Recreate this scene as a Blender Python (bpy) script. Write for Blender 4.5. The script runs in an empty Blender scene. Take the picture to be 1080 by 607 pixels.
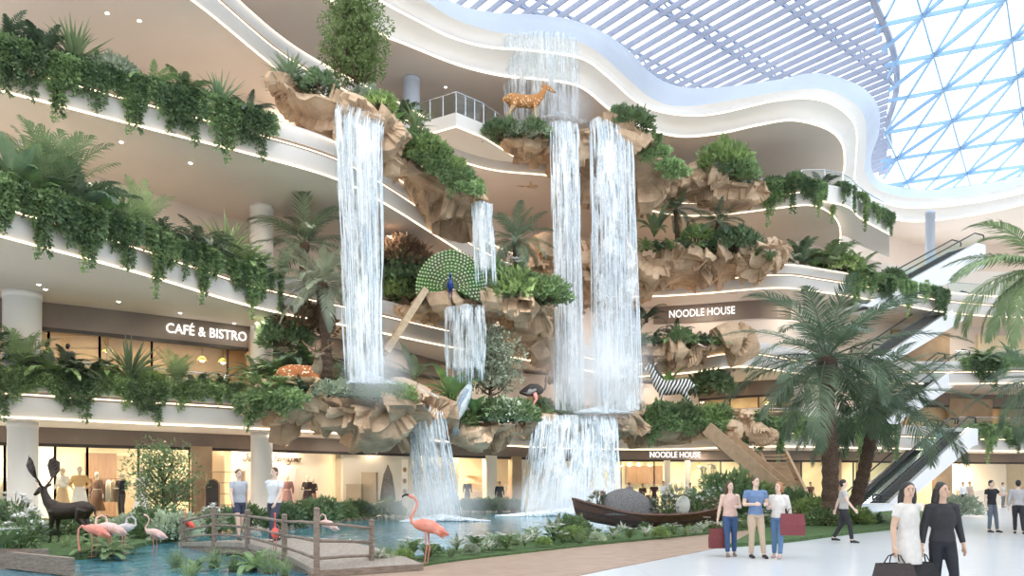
import bpy, math, random
import numpy as np
from mathutils import Vector, Matrix, noise
random.seed(7)
RNG = np.random.default_rng(11)
COL = bpy.context.scene.collection
PI = math.pi
# ---------------------------------------------------------------- camera frame (metres; photo treated as 1080x607)
F, HY, CX, EYE = 800.0, 510.0, 540.0, 1.6
def P(px, py, d):
    return Vector(((px - CX) * d / F, d, EYE + (HY - py) * d / F))
def PZ(px, py, z):
    return P(px, py, (z - EYE) * F / (HY - py))
def G(px, d, z=0.0):                       # a point at depth d on height z
    return Vector(((px - CX) * d / F, d, z))

# ---------------------------------------------------------------- materials
def new_mat(name):
    m = bpy.data.materials.new(name); m.use_nodes = True
    nt = m.node_tree; nt.nodes.clear()
    out = nt.nodes.new('ShaderNodeOutputMaterial')
    return m, nt, out
def N(nt, t, **kw):
    n = nt.nodes.new(t)
    for k, v in kw.items():
        if k in n.inputs: n.inputs[k].default_value = v
        else: setattr(n, k, v)
    return n
def L(nt, a, b): nt.links.new(a, b)
def c4(c): return (c[0], c[1], c[2], 1.0)
def srgb(r, g, b):
    f = lambda v: (v/255/12.92) if v/255 <= .04045 else ((v/255+.055)/1.055)**2.4
    return (f(r), f(g), f(b))
def mat(name, c1, c2=None, scale=4.0, rough=.5, metal=0.0, bump=0.0, bscale=None, spec=.5, detail=4, lo=.35, hi=.65, coord='Object', rnd=0.0, transl=0.0, stretch=None):
    m, nt, out = new_mat(name)
    b = N(nt, 'ShaderNodeBsdfPrincipled'); b.inputs['Roughness'].default_value = rough
    b.inputs['Metallic'].default_value = metal; b.inputs['Specular IOR Level'].default_value = spec
    tc = N(nt, 'ShaderNodeTexCoord')
    src = tc.outputs[coord]
    if stretch:
        mp = N(nt, 'ShaderNodeMapping'); mp.inputs['Scale'].default_value = stretch
        L(nt, src, mp.inputs['Vector']); src = mp.outputs['Vector']
    no = N(nt, 'ShaderNodeTexNoise', Scale=scale, Detail=detail); L(nt, src, no.inputs['Vector'])
    if c2 is None: c2 = tuple(min(1, x*1.06) for x in c1)
    r = N(nt, 'ShaderNodeValToRGB'); r.color_ramp.elements[0].position = lo; r.color_ramp.elements[1].position = hi
    r.color_ramp.elements[0].color = c4(c1); r.color_ramp.elements[1].color = c4(c2)
    L(nt, no.outputs['Fac'], r.inputs['Fac'])
    col = r.outputs['Color']
    if rnd:
        oi = N(nt, 'ShaderNodeObjectInfo')
        hs = N(nt, 'ShaderNodeHueSaturation')
        ma = N(nt, 'ShaderNodeMapRange'); ma.inputs['To Min'].default_value = 1-rnd; ma.inputs['To Max'].default_value = 1+rnd
        L(nt, oi.outputs['Random'], ma.inputs['Value']); L(nt, ma.outputs['Result'], hs.inputs['Value'])
        L(nt, col, hs.inputs['Color']); hs.inputs['Saturation'].default_value = .78; col = hs.outputs['Color']
    L(nt, col, b.inputs['Base Color'])
    if bump:
        n2 = N(nt, 'ShaderNodeTexNoise', Scale=bscale or scale*3, Detail=6); L(nt, src, n2.inputs['Vector'])
        bp = N(nt, 'ShaderNodeBump', Strength=bump, Distance=.05); L(nt, n2.outputs['Fac'], bp.inputs['Height']); L(nt, bp.outputs['Normal'], b.inputs['Normal'])
    if transl:
        tr = N(nt, 'ShaderNodeBsdfTranslucent'); L(nt, col, tr.inputs['Color'])
        mx = N(nt, 'ShaderNodeMixShader', Fac=transl); L(nt, b.outputs[0], mx.inputs[1]); L(nt, tr.outputs[0], mx.inputs[2])
        L(nt, mx.outputs[0], out.inputs['Surface'])
    else:
        L(nt, b.outputs[0], out.inputs['Surface'])
    return m
def emit(name, c, s):
    m, nt, out = new_mat(name)
    e = N(nt, 'ShaderNodeEmission', Strength=s); e.inputs['Color'].default_value = c4(c)
    L(nt, e.outputs[0], out.inputs['Surface']); return m
M = {}
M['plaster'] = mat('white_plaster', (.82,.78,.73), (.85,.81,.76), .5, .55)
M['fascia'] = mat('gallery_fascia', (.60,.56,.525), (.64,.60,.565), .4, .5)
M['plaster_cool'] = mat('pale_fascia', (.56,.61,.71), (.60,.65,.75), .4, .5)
M['soffit'] = mat('warm_soffit', (.80,.69,.60), (.84,.73,.64), .3, .6)
M['backwall'] = mat('peach_wall', (.76,.655,.57), (.80,.70,.62), .4, .6)
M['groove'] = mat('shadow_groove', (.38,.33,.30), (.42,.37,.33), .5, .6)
M['fascia_brown'] = mat('bronze_fascia', (.20,.15,.12), (.24,.19,.15), .6, .45)
M['dark_frame'] = mat('dark_metal_frame', (.03,.025,.02), (.05,.04,.035), 2, .4, .3)
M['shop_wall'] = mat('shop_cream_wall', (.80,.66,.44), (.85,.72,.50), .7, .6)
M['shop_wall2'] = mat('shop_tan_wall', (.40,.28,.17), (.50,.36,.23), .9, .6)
M['shop_pale'] = mat('shop_pale_wall', (.85,.78,.65), (.88,.82,.70), .9, .6)
M['shop_pink'] = mat('shop_pink_panel', (.85,.66,.62), (.88,.70,.66), .9, .6)
M['shop_brown'] = mat('shop_brown_panel', (.28,.15,.09), (.34,.19,.11), 2, .5, stretch=(6,6,.6))
M['wood'] = mat('bridge_wood', (.20,.15,.12), (.32,.25,.20), 6, .65, bump=.3, stretch=(1,1,6))
M['deckwood'] = mat('deck_wood', (.30,.25,.21), (.40,.34,.29), 4, .65, bump=.2, stretch=(8,1,1))
M['lightwood'] = mat('light_timber', (.50,.36,.23), (.62,.47,.31), 5, .5, bump=.1)
M['darkwood'] = mat('boat_wood', (.10,.045,.03), (.17,.08,.05), 5, .45, bump=.2, stretch=(1,6,6))
M['beamwood'] = mat('stair_cladding', (.38,.25,.15), (.46,.31,.19), 3, .5)
M['led'] = emit('led_strip', (1.0,.80,.56), 3.2)
M['led_cool'] = emit('led_strip_pale', (1.0,.86,.68), 2.6)
M['lamp'] = emit('lamp_disc', (1.0,.9,.75), 14.0)
M['sign_white'] = emit('sign_letters', (1,.97,.92), 1.6)
M['sign_dark'] = mat('sign_letters_bronze', (.07,.04,.03), (.10,.06,.04), 5, .4)
M['chrome'] = mat('rail_metal', (.55,.56,.58), (.65,.66,.68), 3, .25, .9)
M['blue_steel'] = mat('blue_steel', (.30,.50,.74), (.36,.56,.80), .5, .45)
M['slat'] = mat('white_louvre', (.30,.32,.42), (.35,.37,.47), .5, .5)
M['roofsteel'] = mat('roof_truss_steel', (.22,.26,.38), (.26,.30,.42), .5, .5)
M['black'] = mat('black_rubber', (.02,.02,.022), (.035,.035,.04), 4, .5)
M['escalator_side'] = mat('white_escalator_panel', (.82,.82,.84), (.86,.86,.88), .6, .3)
M['step'] = mat('escalator_step', (.05,.05,.055), (.09,.09,.10), 8, .45, .4)
M['rock'] = None
M['soil'] = mat('soil', (.05,.035,.02), (.09,.06,.04), 8, .9, bump=.5)
M['grass'] = mat('lawn', (.06,.12,.035), (.11,.19,.06), 9, .8, bump=.8, bscale=60)
M['path'] = mat('tan_path', (.37,.25,.185), (.44,.31,.235), 2.5, .5, bump=.1)
M['stone'] = mat('pale_stone', (.6,.56,.5), (.7,.66,.6), 3, .6, bump=.2)
# rock: tan sandstone with strata and cracks
def rock_mat():
    m, nt, out = new_mat('sandstone')
    b = N(nt, 'ShaderNodeBsdfPrincipled', Roughness=.85); b.inputs['Specular IOR Level'].default_value = .2
    tc = N(nt, 'ShaderNodeTexCoord')
    n1 = N(nt, 'ShaderNodeTexNoise', Scale=.9, Detail=8, Roughness=.6); L(nt, tc.outputs['Object'], n1.inputs['Vector'])
    r = N(nt, 'ShaderNodeValToRGB'); e = r.color_ramp.elements
    e[0].position = .30; e[0].color = c4((.35,.23,.15)); e[1].position = .72; e[1].color = c4((.73,.545,.385))
    k = r.color_ramp.elements.new(.5); k.color = c4((.57,.40,.265))
    L(nt, n1.outputs['Fac'], r.inputs['Fac'])
    mp = N(nt, 'ShaderNodeMapping'); mp.inputs['Scale'].default_value = (.6,.6,2.6); mp.inputs['Rotation'].default_value = (.12,.16,0)
    L(nt, tc.outputs['Object'], mp.inputs['Vector'])
    n2 = N(nt, 'ShaderNodeTexNoise', Scale=1.2, Detail=6, Roughness=.65); L(nt, mp.outputs[0], n2.inputs['Vector'])
    mr = N(nt, 'ShaderNodeMapRange'); mr.inputs['From Min'].default_value = .3; mr.inputs['From Max'].default_value = .7; mr.inputs['To Min'].default_value = .84; mr.inputs['To Max'].default_value = 1.1
    L(nt, n2.outputs['Fac'], mr.inputs['Value'])
    hs = N(nt, 'ShaderNodeHueSaturation'); L(nt, r.outputs['Color'], hs.inputs['Color']); L(nt, mr.outputs[0], hs.inputs['Value'])
    L(nt, hs.outputs[0], b.inputs['Base Color'])
    ad = N(nt, 'ShaderNodeMath', operation='ADD'); L(nt, n1.outputs['Fac'], ad.inputs[0]); L(nt, n2.outputs['Fac'], ad.inputs[1])
    bp = N(nt, 'ShaderNodeBump', Strength=.6, Distance=.14); L(nt, ad.outputs[0], bp.inputs['Height']); L(nt, bp.outputs[0], b.inputs['Normal'])
    L(nt, b.outputs[0], out.inputs['Surface']); return m
M['rock'] = rock_mat()
def leafm(name, a, b, rough=.45, sc=3.0, rnd=.22, tr=.3): return mat(name, a, b, sc, rough, rnd=rnd, transl=tr, lo=.3, hi=.7)
M['vine'] = leafm('vine_leaves', (0.151,0.277,0.082), (0.382,0.558,0.174))
M['vine_dark'] = leafm('dark_vine_leaves', (0.084,0.166,0.068), (0.225,0.356,0.131))
M['fern'] = leafm('fern_fronds', (0.125,0.245,0.060), (0.297,0.476,0.118))
M['palm'] = leafm('palm_fronds', (0.077,0.141,0.075), (0.191,0.283,0.140))
M['palm_dark'] = leafm('dark_palm_fronds', (0.053,0.083,0.048), (0.122,0.175,0.092))
M['palm_light'] = leafm('light_palm_fronds', (0.166,0.264,0.090), (0.359,0.481,0.176))
M['agave'] = leafm('strap_leaves', (0.127,0.231,0.102), (0.278,0.415,0.184))
M['broad'] = leafm('broad_leaves', (0.130,0.324,0.064), (0.344,0.620,0.125), .35)
M['tree'] = leafm('tree_leaves', (0.143,0.245,0.047), (0.376,0.526,0.109))
M['olive'] = leafm('grey_green_leaves', (0.232,0.287,0.177), (0.446,0.493,0.318))
M['shrub'] = leafm('shrub_leaves', (0.092,0.180,0.056), (0.232,0.362,0.110))
M['shrub_grey'] = leafm('silver_shrub_leaves', (0.280,0.371,0.238), (0.579,0.647,0.441))
M['bronze'] = leafm('bronze_leaves', (0.172,0.088,0.041), (0.335,0.191,0.080))
M['variegated'] = leafm('variegated_leaves', (0.126,0.230,0.088), (0.900,0.897,0.748), sc=9)
M['bark'] = mat('bark', (.10,.065,.04), (.17,.115,.075), 8, .9, bump=.6)
M['palmbark'] = mat('palm_bark', (.075,.045,.032), (.15,.095,.065), 10, .9, bump=.7, stretch=(1,1,3))
M['twig'] = mat('green_stem', (.07,.12,.03), (.12,.17,.05), 6, .7)
M['petal_white'] = mat('white_petals', (.82,.80,.76), (.9,.88,.85), 6, .5, transl=.3)
M['petal_pink'] = mat('pink_petals', (.80,.45,.45), (.85,.6,.58), 6, .5, transl=.3)
M['flower_yellow'] = mat('yellow_flowers', (.75,.62,.06), (.8,.7,.2), 6, .5)
def glass_mat(name, tint=(.85,.95,.93), a=.12):
    m, nt, out = new_mat(name)
    t = N(nt, 'ShaderNodeBsdfTransparent'); t.inputs['Color'].default_value = c4(tint)
    g = N(nt, 'ShaderNodeBsdfGlossy', Roughness=.03)
    no = N(nt, 'ShaderNodeTexNoise', Scale=.3); mr = N(nt, 'ShaderNodeMapRange'); mr.inputs['To Min'].default_value = a*.8; mr.inputs['To Max'].default_value = a*1.2
    L(nt, no.outputs['Fac'], mr.inputs['Value'])
    mx = N(nt, 'ShaderNodeMixShader'); L(nt, mr.outputs[0], mx.inputs[0]); L(nt, t.outputs[0], mx.inputs[1]); L(nt, g.outputs[0], mx.inputs[2])
    L(nt, mx.outputs[0], out.inputs['Surface']); return m
M['glass'] = glass_mat('clear_glass', a=.07)
M['glass_green'] = glass_mat('green_glass', (.75,.92,.86), .15)
M['roofglass'] = glass_mat('roof_glass', (.93,.97,1.0), .03)
# falling water: streaks that run down (V), broken across (U); UVs are in metres
def fall_mat(name, dens=.5, su=5.0, sv=.35, col=(.96,.98,1.0), soft=.11):
    m, nt, out = new_mat(name)
    tc = N(nt, 'ShaderNodeTexCoord')
    mp = N(nt, 'ShaderNodeMapping'); mp.inputs['Scale'].default_value = (su, sv, 1); L(nt, tc.outputs['UV'], mp.inputs['Vector'])
    n1 = N(nt, 'ShaderNodeTexNoise', Scale=1.0, Detail=5, Roughness=.62, Distortion=.25); L(nt, mp.outputs[0], n1.inputs['Vector'])
    mp2 = N(nt, 'ShaderNodeMapping'); mp2.inputs['Scale'].default_value = (su*.28, sv*2.2, 1); L(nt, tc.outputs['UV'], mp2.inputs['Vector'])
    n2 = N(nt, 'ShaderNodeTexNoise', Scale=1.0, Detail=6, Roughness=.7); L(nt, mp2.outputs[0], n2.inputs['Vector'])
    mx0 = N(nt, 'ShaderNodeMath', operation='MULTIPLY_ADD'); mx0.inputs[1].default_value = .55; L(nt, n2.outputs['Fac'], mx0.inputs[0])
    m1 = N(nt, 'ShaderNodeMath', operation='MULTIPLY'); m1.inputs[1].default_value = .55; L(nt, n1.outputs['Fac'], m1.inputs[0]); L(nt, m1.outputs[0], mx0.inputs[2])
    mr = N(nt, 'ShaderNodeMapRange'); mr.inputs['From Min'].default_value = .55 - (dens-.5)*.5 - soft*.5; mr.inputs['From Max'].default_value = .55 - (dens-.5)*.5 + soft*.5
    mr.inputs['To Min'].default_value = .02; mr.inputs['To Max'].default_value = .98
    fa = N(nt, 'ShaderNodeAttribute'); fa.attribute_name = 'fade'
    f1 = N(nt, 'ShaderNodeMath', operation='MULTIPLY_ADD'); f1.inputs[1].default_value = .34; f1.inputs[2].default_value = -.34; L(nt, fa.outputs['Fac'], f1.inputs[0])
    f2 = N(nt, 'ShaderNodeMath', operation='ADD'); L(nt, mx0.outputs[0], f2.inputs[0]); L(nt, f1.outputs[0], f2.inputs[1])
    L(nt, f2.outputs[0], mr.inputs['Value'])
    d = N(nt, 'ShaderNodeBsdfDiffuse'); d.inputs['Color'].default_value = c4(col)
    t = N(nt, 'ShaderNodeBsdfTranslucent'); t.inputs['Color'].default_value = c4(col)
    w = N(nt, 'ShaderNodeMixShader', Fac=.55); L(nt, d.outputs[0], w.inputs[1]); L(nt, t.outputs[0], w.inputs[2])
    gl = N(nt, 'ShaderNodeBsdfGlossy', Roughness=.2); w2 = N(nt, 'ShaderNodeMixShader', Fac=.08); L(nt, w.outputs[0], w2.inputs[1]); L(nt, gl.outputs[0], w2.inputs[2])
    tr = N(nt, 'ShaderNodeBsdfTransparent'); tr.inputs['Color'].default_value = (.95,.98,1,1)
    mx = N(nt, 'ShaderNodeMixShader'); L(nt, mr.outputs[0], mx.inputs[0]); L(nt, tr.outputs[0], mx.inputs[1]); L(nt, w2.outputs[0], mx.inputs[2])
    L(nt, mx.outputs[0], out.inputs['Surface']); return m
M['fall'] = fall_mat('falling_water', .46, 6.0, .22)
M['fall_thin'] = fall_mat('thin_falling_water', .44, 6.5, .22)
M['fall_dense'] = fall_mat('dense_falling_water', .47, 4.2, .30)
M['strand'] = mat('white_water_strand', (.90,.94,.98), (.96,.98,1.0), 2, .35, transl=.4)
M['foam'] = mat('water_foam', (.88,.93,.97), (.96,.98,1), 3, .6, transl=.3)
def pool_mat():
    m, nt, out = new_mat('pool_water')
    b = N(nt, 'ShaderNodeBsdfPrincipled', Roughness=.06); b.inputs['Specular IOR Level'].default_value = .8
    tc = N(nt, 'ShaderNodeTexCoord')
    n0 = N(nt, 'ShaderNodeTexNoise', Scale=.35, Detail=3); L(nt, tc.outputs['Object'], n0.inputs['Vector'])
    r = N(nt, 'ShaderNodeValToRGB'); r.color_ramp.elements[0].color = c4((.05,.20,.28)); r.color_ramp.elements[1].color = c4((.16,.38,.47))
    r.color_ramp.elements[0].position = .35; r.color_ramp.elements[1].position = .7
    L(nt, n0.outputs['Fac'], r.inputs['Fac']); L(nt, r.outputs[0], b.inputs['Base Color'])
    mp = N(nt, 'ShaderNodeMapping'); mp.inputs['Scale'].default_value = (1,.55,1); L(nt, tc.outputs['Object'], mp.inputs['Vector'])
    n1 = N(nt, 'ShaderNodeTexNoise', Scale=3.2, Detail=4, Distortion=.6); L(nt, mp.outputs[0], n1.inputs['Vector'])
    bp = N(nt, 'ShaderNodeBump', Strength=.35, Distance=.12); L(nt, n1.outputs['Fac'], bp.inputs['Height']); L(nt, bp.outputs[0], b.inputs['Normal'])
    L(nt, b.outputs[0], out.inputs['Surface']); return m
M['pool'] = pool_mat()
def tile_mat():
    m, nt, out = new_mat('polished_floor_tiles')
    b = N(nt, 'ShaderNodeBsdfPrincipled', Roughness=.22)
    tc = N(nt, 'ShaderNodeTexCoord')
    br = N(nt, 'ShaderNodeTexBrick', Scale=1.0); br.offset = 0.0
    br.inputs['Color1'].default_value = (.70,.72,.76,1); br.inputs['Color2'].default_value = (.72,.74,.78,1); br.inputs['Mortar'].default_value = (.60,.62,.67,1)
    br.inputs['Mortar Size'].default_value = .006; br.inputs['Brick Width'].default_value = 1.2; br.inputs['Row Height'].default_value = 1.2
    L(nt, tc.outputs['Object'], br.inputs['Vector']); L(nt, br.outputs['Color'], b.inputs['Base Color'])
    L(nt, b.outputs[0], out.inputs['Surface']); return m
M['tiles'] = tile_mat()
def mist_mat(name, dens):
    m, nt, out = new_mat(name)
    v = N(nt, 'ShaderNodeVolumePrincipled'); v.inputs['Color'].default_value = (.97,.98,1,1); v.inputs['Anisotropy'].default_value = .1
    tc = N(nt, 'ShaderNodeTexCoord')
    # density falls off from the middle of the puff (generated space) and is broken by noise
    mp = N(nt, 'ShaderNodeVectorMath', operation='SUBTRACT'); mp.inputs[1].default_value = (.5,.5,.5); L(nt, tc.outputs['Generated'], mp.inputs[0])
    ln = N(nt, 'ShaderNodeVectorMath', operation='LENGTH'); L(nt, mp.outputs[0], ln.inputs[0])
    mr = N(nt, 'ShaderNodeMapRange', interpolation_type='SMOOTHSTEP'); mr.inputs['From Min'].default_value = .5; mr.inputs['From Max'].default_value = .05; mr.inputs['To Min'].default_value = 0; mr.inputs['To Max'].default_value = dens
    L(nt, ln.outputs['Value'], mr.inputs['Value'])
    no = N(nt, 'ShaderNodeTexNoise', Scale=.8, Detail=3); L(nt, tc.outputs['Object'], no.inputs['Vector'])
    mu = N(nt, 'ShaderNodeMath', operation='MULTIPLY'); L(nt, mr.outputs[0], mu.inputs[0]); L(nt, no.outputs['Fac'], mu.inputs[1])
    L(nt, mu.outputs[0], v.inputs['Density']); L(nt, v.outputs[0], out.inputs['Volume']); return m

# ---------------------------------------------------------------- mesh builder
class MB:
    def __init__(s): s.v = []; s.f = []; s.n = 0; s.uv = None; s.fade = None
    def add(s, verts, faces):
        b = s.n
        s.v.extend([tuple(map(float, p)) for p in verts]); s.n += len(verts)
        s.f.extend([tuple(b + i for i in q) for q in faces]); return s
    def addnp(s, V, Fa):
        b = s.n; s.v.extend(map(tuple, V.tolist())); s.n += len(V)
        s.f.extend(map(tuple, (Fa + b).tolist())); return s
    def box(s, c, size, rz=0.0, rx=0.0, ry=0.0):
        hx, hy, hz = size[0]/2, size[1]/2, size[2]/2
        R = Matrix.Rotation(rz, 3, 'Z') @ Matrix.Rotation(ry, 3, 'Y') @ Matrix.Rotation(rx, 3, 'X')
        vs = [Vector(c) + R @ Vector((x*hx, y*hy, z*hz)) for x in (-1,1) for y in (-1,1) for z in (-1,1)]
        return s.add(vs, [(0,1,3,2),(4,6,7,5),(0,4,5,1),(2,3,7,6),(0,2,6,4),(1,5,7,3)])
    def bar(s, a, b, w, h=None, up=(0,0,1)):
        a, b = Vector(a), Vector(b); h = h or w
        t = (b - a).normalized(); u = Vector(up)
        sd = t.cross(u)
        if sd.length < 1e-4: sd = t.cross(Vector((1,0,0)))
        sd.normalize(); u = sd.cross(t).normalized()
        vs = [p + sd*(x*w/2) + u*(y*h/2) for p in (a, b) for x, y in ((-1,-1),(1,-1),(1,1),(-1,1))]
        return s.add(vs, [(3,2,1,0),(4,5,6,7),(0,1,5,4),(1,2,6,5),(2,3,7,6),(3,0,4,7)])
    def tube(s, pts, rad, n=8, sx=1.0, cap=True, side=None):
        pts = [Vector(p) for p in pts]; m = len(pts)
        if not hasattr(rad, '__len__'): rad = [rad]*m
        vs = []; fs = []; prev = Vector(side) if side is not None else None
        for i in range(m):
            t = (pts[min(i+1, m-1)] - pts[max(i-1, 0)])
            t = t.normalized() if t.length > 1e-9 else Vector((0,0,1))
            if prev is None:
                prev = t.cross(Vector((0,1,0))) if abs(t.y) < .9 else t.cross(Vector((1,0,0)))
            a = prev - t*prev.dot(t)
            a = a.normalized() if a.length > 1e-6 else t.orthogonal().normalized()
            prev = a; b = t.cross(a)
            r = rad[i]
            rx, ry = (r if hasattr(r, '__len__') else (r*sx, r))
            for k in range(n):
                an = 2*PI*k/n
                vs.append(pts[i] + a*(math.cos(an)*rx) + b*(math.sin(an)*ry))
        for i in range(m-1):
            for k in range(n):
                k2 = (k+1) % n
                fs.append((i*n+k, i*n+k2, (i+1)*n+k2, (i+1)*n+k))
        if cap:
            fs.append(tuple(range(n-1, -1, -1))); fs.append(tuple((m-1)*n + k for k in range(n)))
        return s.add(vs, fs)
    def ball(s, c, r, nu=12, nv=8, rot=None):
        if not hasattr(r, '__len__'): r = (r, r, r)
        vs = [Vector((0,0,-r[2]))]; c = Vector(c)
        for j in range(1, nv):
            ph = -PI/2 + PI*j/nv
            for i in range(nu):
                th = 2*PI*i/nu
                vs.append(Vector((r[0]*math.cos(ph)*math.cos(th), r[1]*math.cos(ph)*math.sin(th), r[2]*math.sin(ph))))
        vs.append(Vector((0,0,r[2])))
        fs = [(0, 1+(i+1) % nu, 1+i) for i in range(nu)]
        for j in range(nv-2):
            for i in range(nu):
                a = 1+j*nu+i; b = 1+j*nu+(i+1) % nu
                fs.append((a, b, b+nu, a+nu))
        t = len(vs)-1; o = 1+(nv-2)*nu
        fs += [(o+i, o+(i+1) % nu, t) for i in range(nu)]
        if rot is not None: vs = [rot @ v for v in vs]
        return s.add([c + v for v in vs], fs)
    def prism(s, poly, z0, z1):
        n = len(poly)
        vs = [(p[0], p[1], z0) for p in poly] + [(p[0], p[1], z1) for p in poly]
        area = sum(poly[i][0]*poly[(i+1) % n][1] - poly[(i+1) % n][0]*poly[i][1] for i in range(n))
        bot, top = tuple(range(n)), tuple(range(n, 2*n))
        fs = [bot[::-1], top] if area > 0 else [bot, top[::-1]]
        for i in range(n):
            j = (i+1) % n
            fs.append((i, j, n+j, n+i) if area > 0 else (j, i, n+i, n+j))
        return s.add(vs, fs)
    def loft(s, rows, close=False):             # rows: list of equal-length point lists
        m = len(rows[0]); b = s.n
        vs = [p for r in rows for p in r]; fs = []
        for i in range(len(rows)-1):
            for k in range(m if close else m-1):
                k2 = (k+1) % m
                fs.append((i*m+k, i*m+k2, (i+1)*m+k2, (i+1)*m+k))
        return s.add(vs, fs)
    def build(s, name, m, parent=None, smooth=False, loc=None):
        me = bpy.data.meshes.new(name); me.from_pydata(s.v, [], s.f); me.update()
        if smooth: me.polygons.foreach_set('use_smooth', [True]*len(me.polygons))
        if m is not None:
            for mm in (m if isinstance(m, (list, tuple)) else [m]): me.materials.append(mm)
        if s.uv is not None:
            ul = me.uv_layers.new(name='UVMap'); li = np.empty(len(me.loops), dtype=np.int32)
            me.loops.foreach_get('vertex_index', li); U = np.array(s.uv, dtype=np.float32)[li]
            ul.data.foreach_set('uv', U.ravel())
        if s.fade is not None:
            at = me.attributes.new('fade', 'FLOAT', 'POINT'); at.data.foreach_set('value', np.array(s.fade, dtype=np.float32))
        return link(name, me, parent, loc)
def link(name, data, parent=None, loc=None):
    o = bpy.data.objects.new(name, data); COL.objects.link(o)
    if parent is not None: o.parent = parent
    if loc is not None: o.location = loc
    return o
def merged(name, parts, parent=None):
    """several builders, each with its own material, as ONE mesh"""
    mb = MB(); mi = []
    for i, (q, m) in enumerate(parts):
        b = mb.n; mb.v.extend(q.v); mb.n += q.n; mb.f.extend([tuple(b + x for x in f) for f in q.f]); mi += [i]*len(q.f)
    o = mb.build(name, [m for _, m in parts], parent); o.data.polygons.foreach_set('material_index', mi); return o
def tag(o, label, cat, group=None, kind=None):
    o['label'] = label; o['category'] = cat
    if group: o['group'] = group
    if kind: o['kind'] = kind
    return o
def struct(o): o['kind'] = 'structure'; return o
def thing(name, label, cat, loc=(0,0,0), rz=0.0, group=None, scale=None):
    o = link(name, None); o.location = loc; o.rotation_euler = (0,0,rz)
    if scale is not None: o.scale = (scale,)*3 if not hasattr(scale, '__len__') else scale
    return tag(o, label, cat, group)
KIDS = {}
def children(o): return [c for c in bpy.data.objects if c.parent == o]
def dup(root, loc, rz=0.0, label=None, scale=1.0, group=None, kids=None):
    r = root.copy(); COL.objects.link(r); r.location = loc; r.rotation_euler = (root.rotation_euler.x, root.rotation_euler.y, rz)
    r.scale = (scale,)*3 if not hasattr(scale, '__len__') else scale
    if label: r['label'] = label
    if group: r['group'] = group
    for c in (kids if kids is not None else KIDS.get(root.name, [])):
        k = c.copy(); COL.objects.link(k); k.parent = r
    return r
def remesh(mb, name, m, vox, parent=None, smooth=4, loc=None, fn=None):
    """union of all pieces in mb as one continuous skin"""
    o = mb.build(name + '_tmp', None)
    md = o.modifiers.new('r', 'REMESH'); md.mode = 'VOXEL'; md.voxel_size = vox
    if smooth:
        sm = o.modifiers.new('s', 'SMOOTH'); sm.factor = .5; sm.iterations = smooth
    dg = bpy.context.evaluated_depsgraph_get()
    me = bpy.data.meshes.new_from_object(o.evaluated_get(dg), depsgraph=dg)
    old = o.data; bpy.data.objects.remove(o); bpy.data.meshes.remove(old)
    me.name = name; me.materials.clear(); me.materials.append(m)
    me.polygons.foreach_set('use_smooth', [True]*len(me.polygons))
    return link(name, me, parent, loc)
def catmull(pts, n):
    """n samples along a centripetal-ish Catmull-Rom through pts, by arc length"""
    pts = [Vector(p) for p in pts]; out = []
    q = [pts[0]*2 - pts[1]] + pts + [pts[-1]*2 - pts[-2]]
    for i in range(1, len(q)-2):
        for k in range(14):
            t = k/14; a, b, c, d = q[i-1], q[i], q[i+1], q[i+2]
            out.append(.5*((2*b) + (c-a)*t + (2*a-5*b+4*c-d)*t*t + (3*b-a-3*c+d)*t**3))
    out.append(pts[-1].copy())
    s = [0]
    for i in range(1, len(out)): s.append(s[-1] + (out[i]-out[i-1]).length)
    res = []; j = 0
    for k in range(n):
        L_ = s[-1]*k/(n-1)
        while j < len(s)-2 and s[j+1] < L_: j += 1
        f = (L_-s[j])/max(1e-9, s[j+1]-s[j]); res.append(out[j].lerp(out[j+1], min(1, max(0, f))))
    return res
ORD = ['first','second','third','fourth','fifth','sixth','seventh','eighth','ninth','tenth','eleventh','twelfth','thirteenth','fourteenth','fifteenth','sixteenth','seventeenth','eighteenth','nineteenth','twentieth',
       'twenty-first','twenty-second','twenty-third','twenty-fourth','twenty-fifth','twenty-sixth','twenty-seventh','twenty-eighth','twenty-ninth','thirtieth','thirty-first','thirty-second','thirty-third','thirty-fourth','thirty-fifth','thirty-sixth','thirty-seventh','thirty-eighth','thirty-ninth','fortieth']
def nth(i, n):
    if n == 1: return 'the only one'
    return 'leftmost' if i == 0 else ('rightmost' if i == n-1 else ORD[i] + ' from the left')
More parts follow.
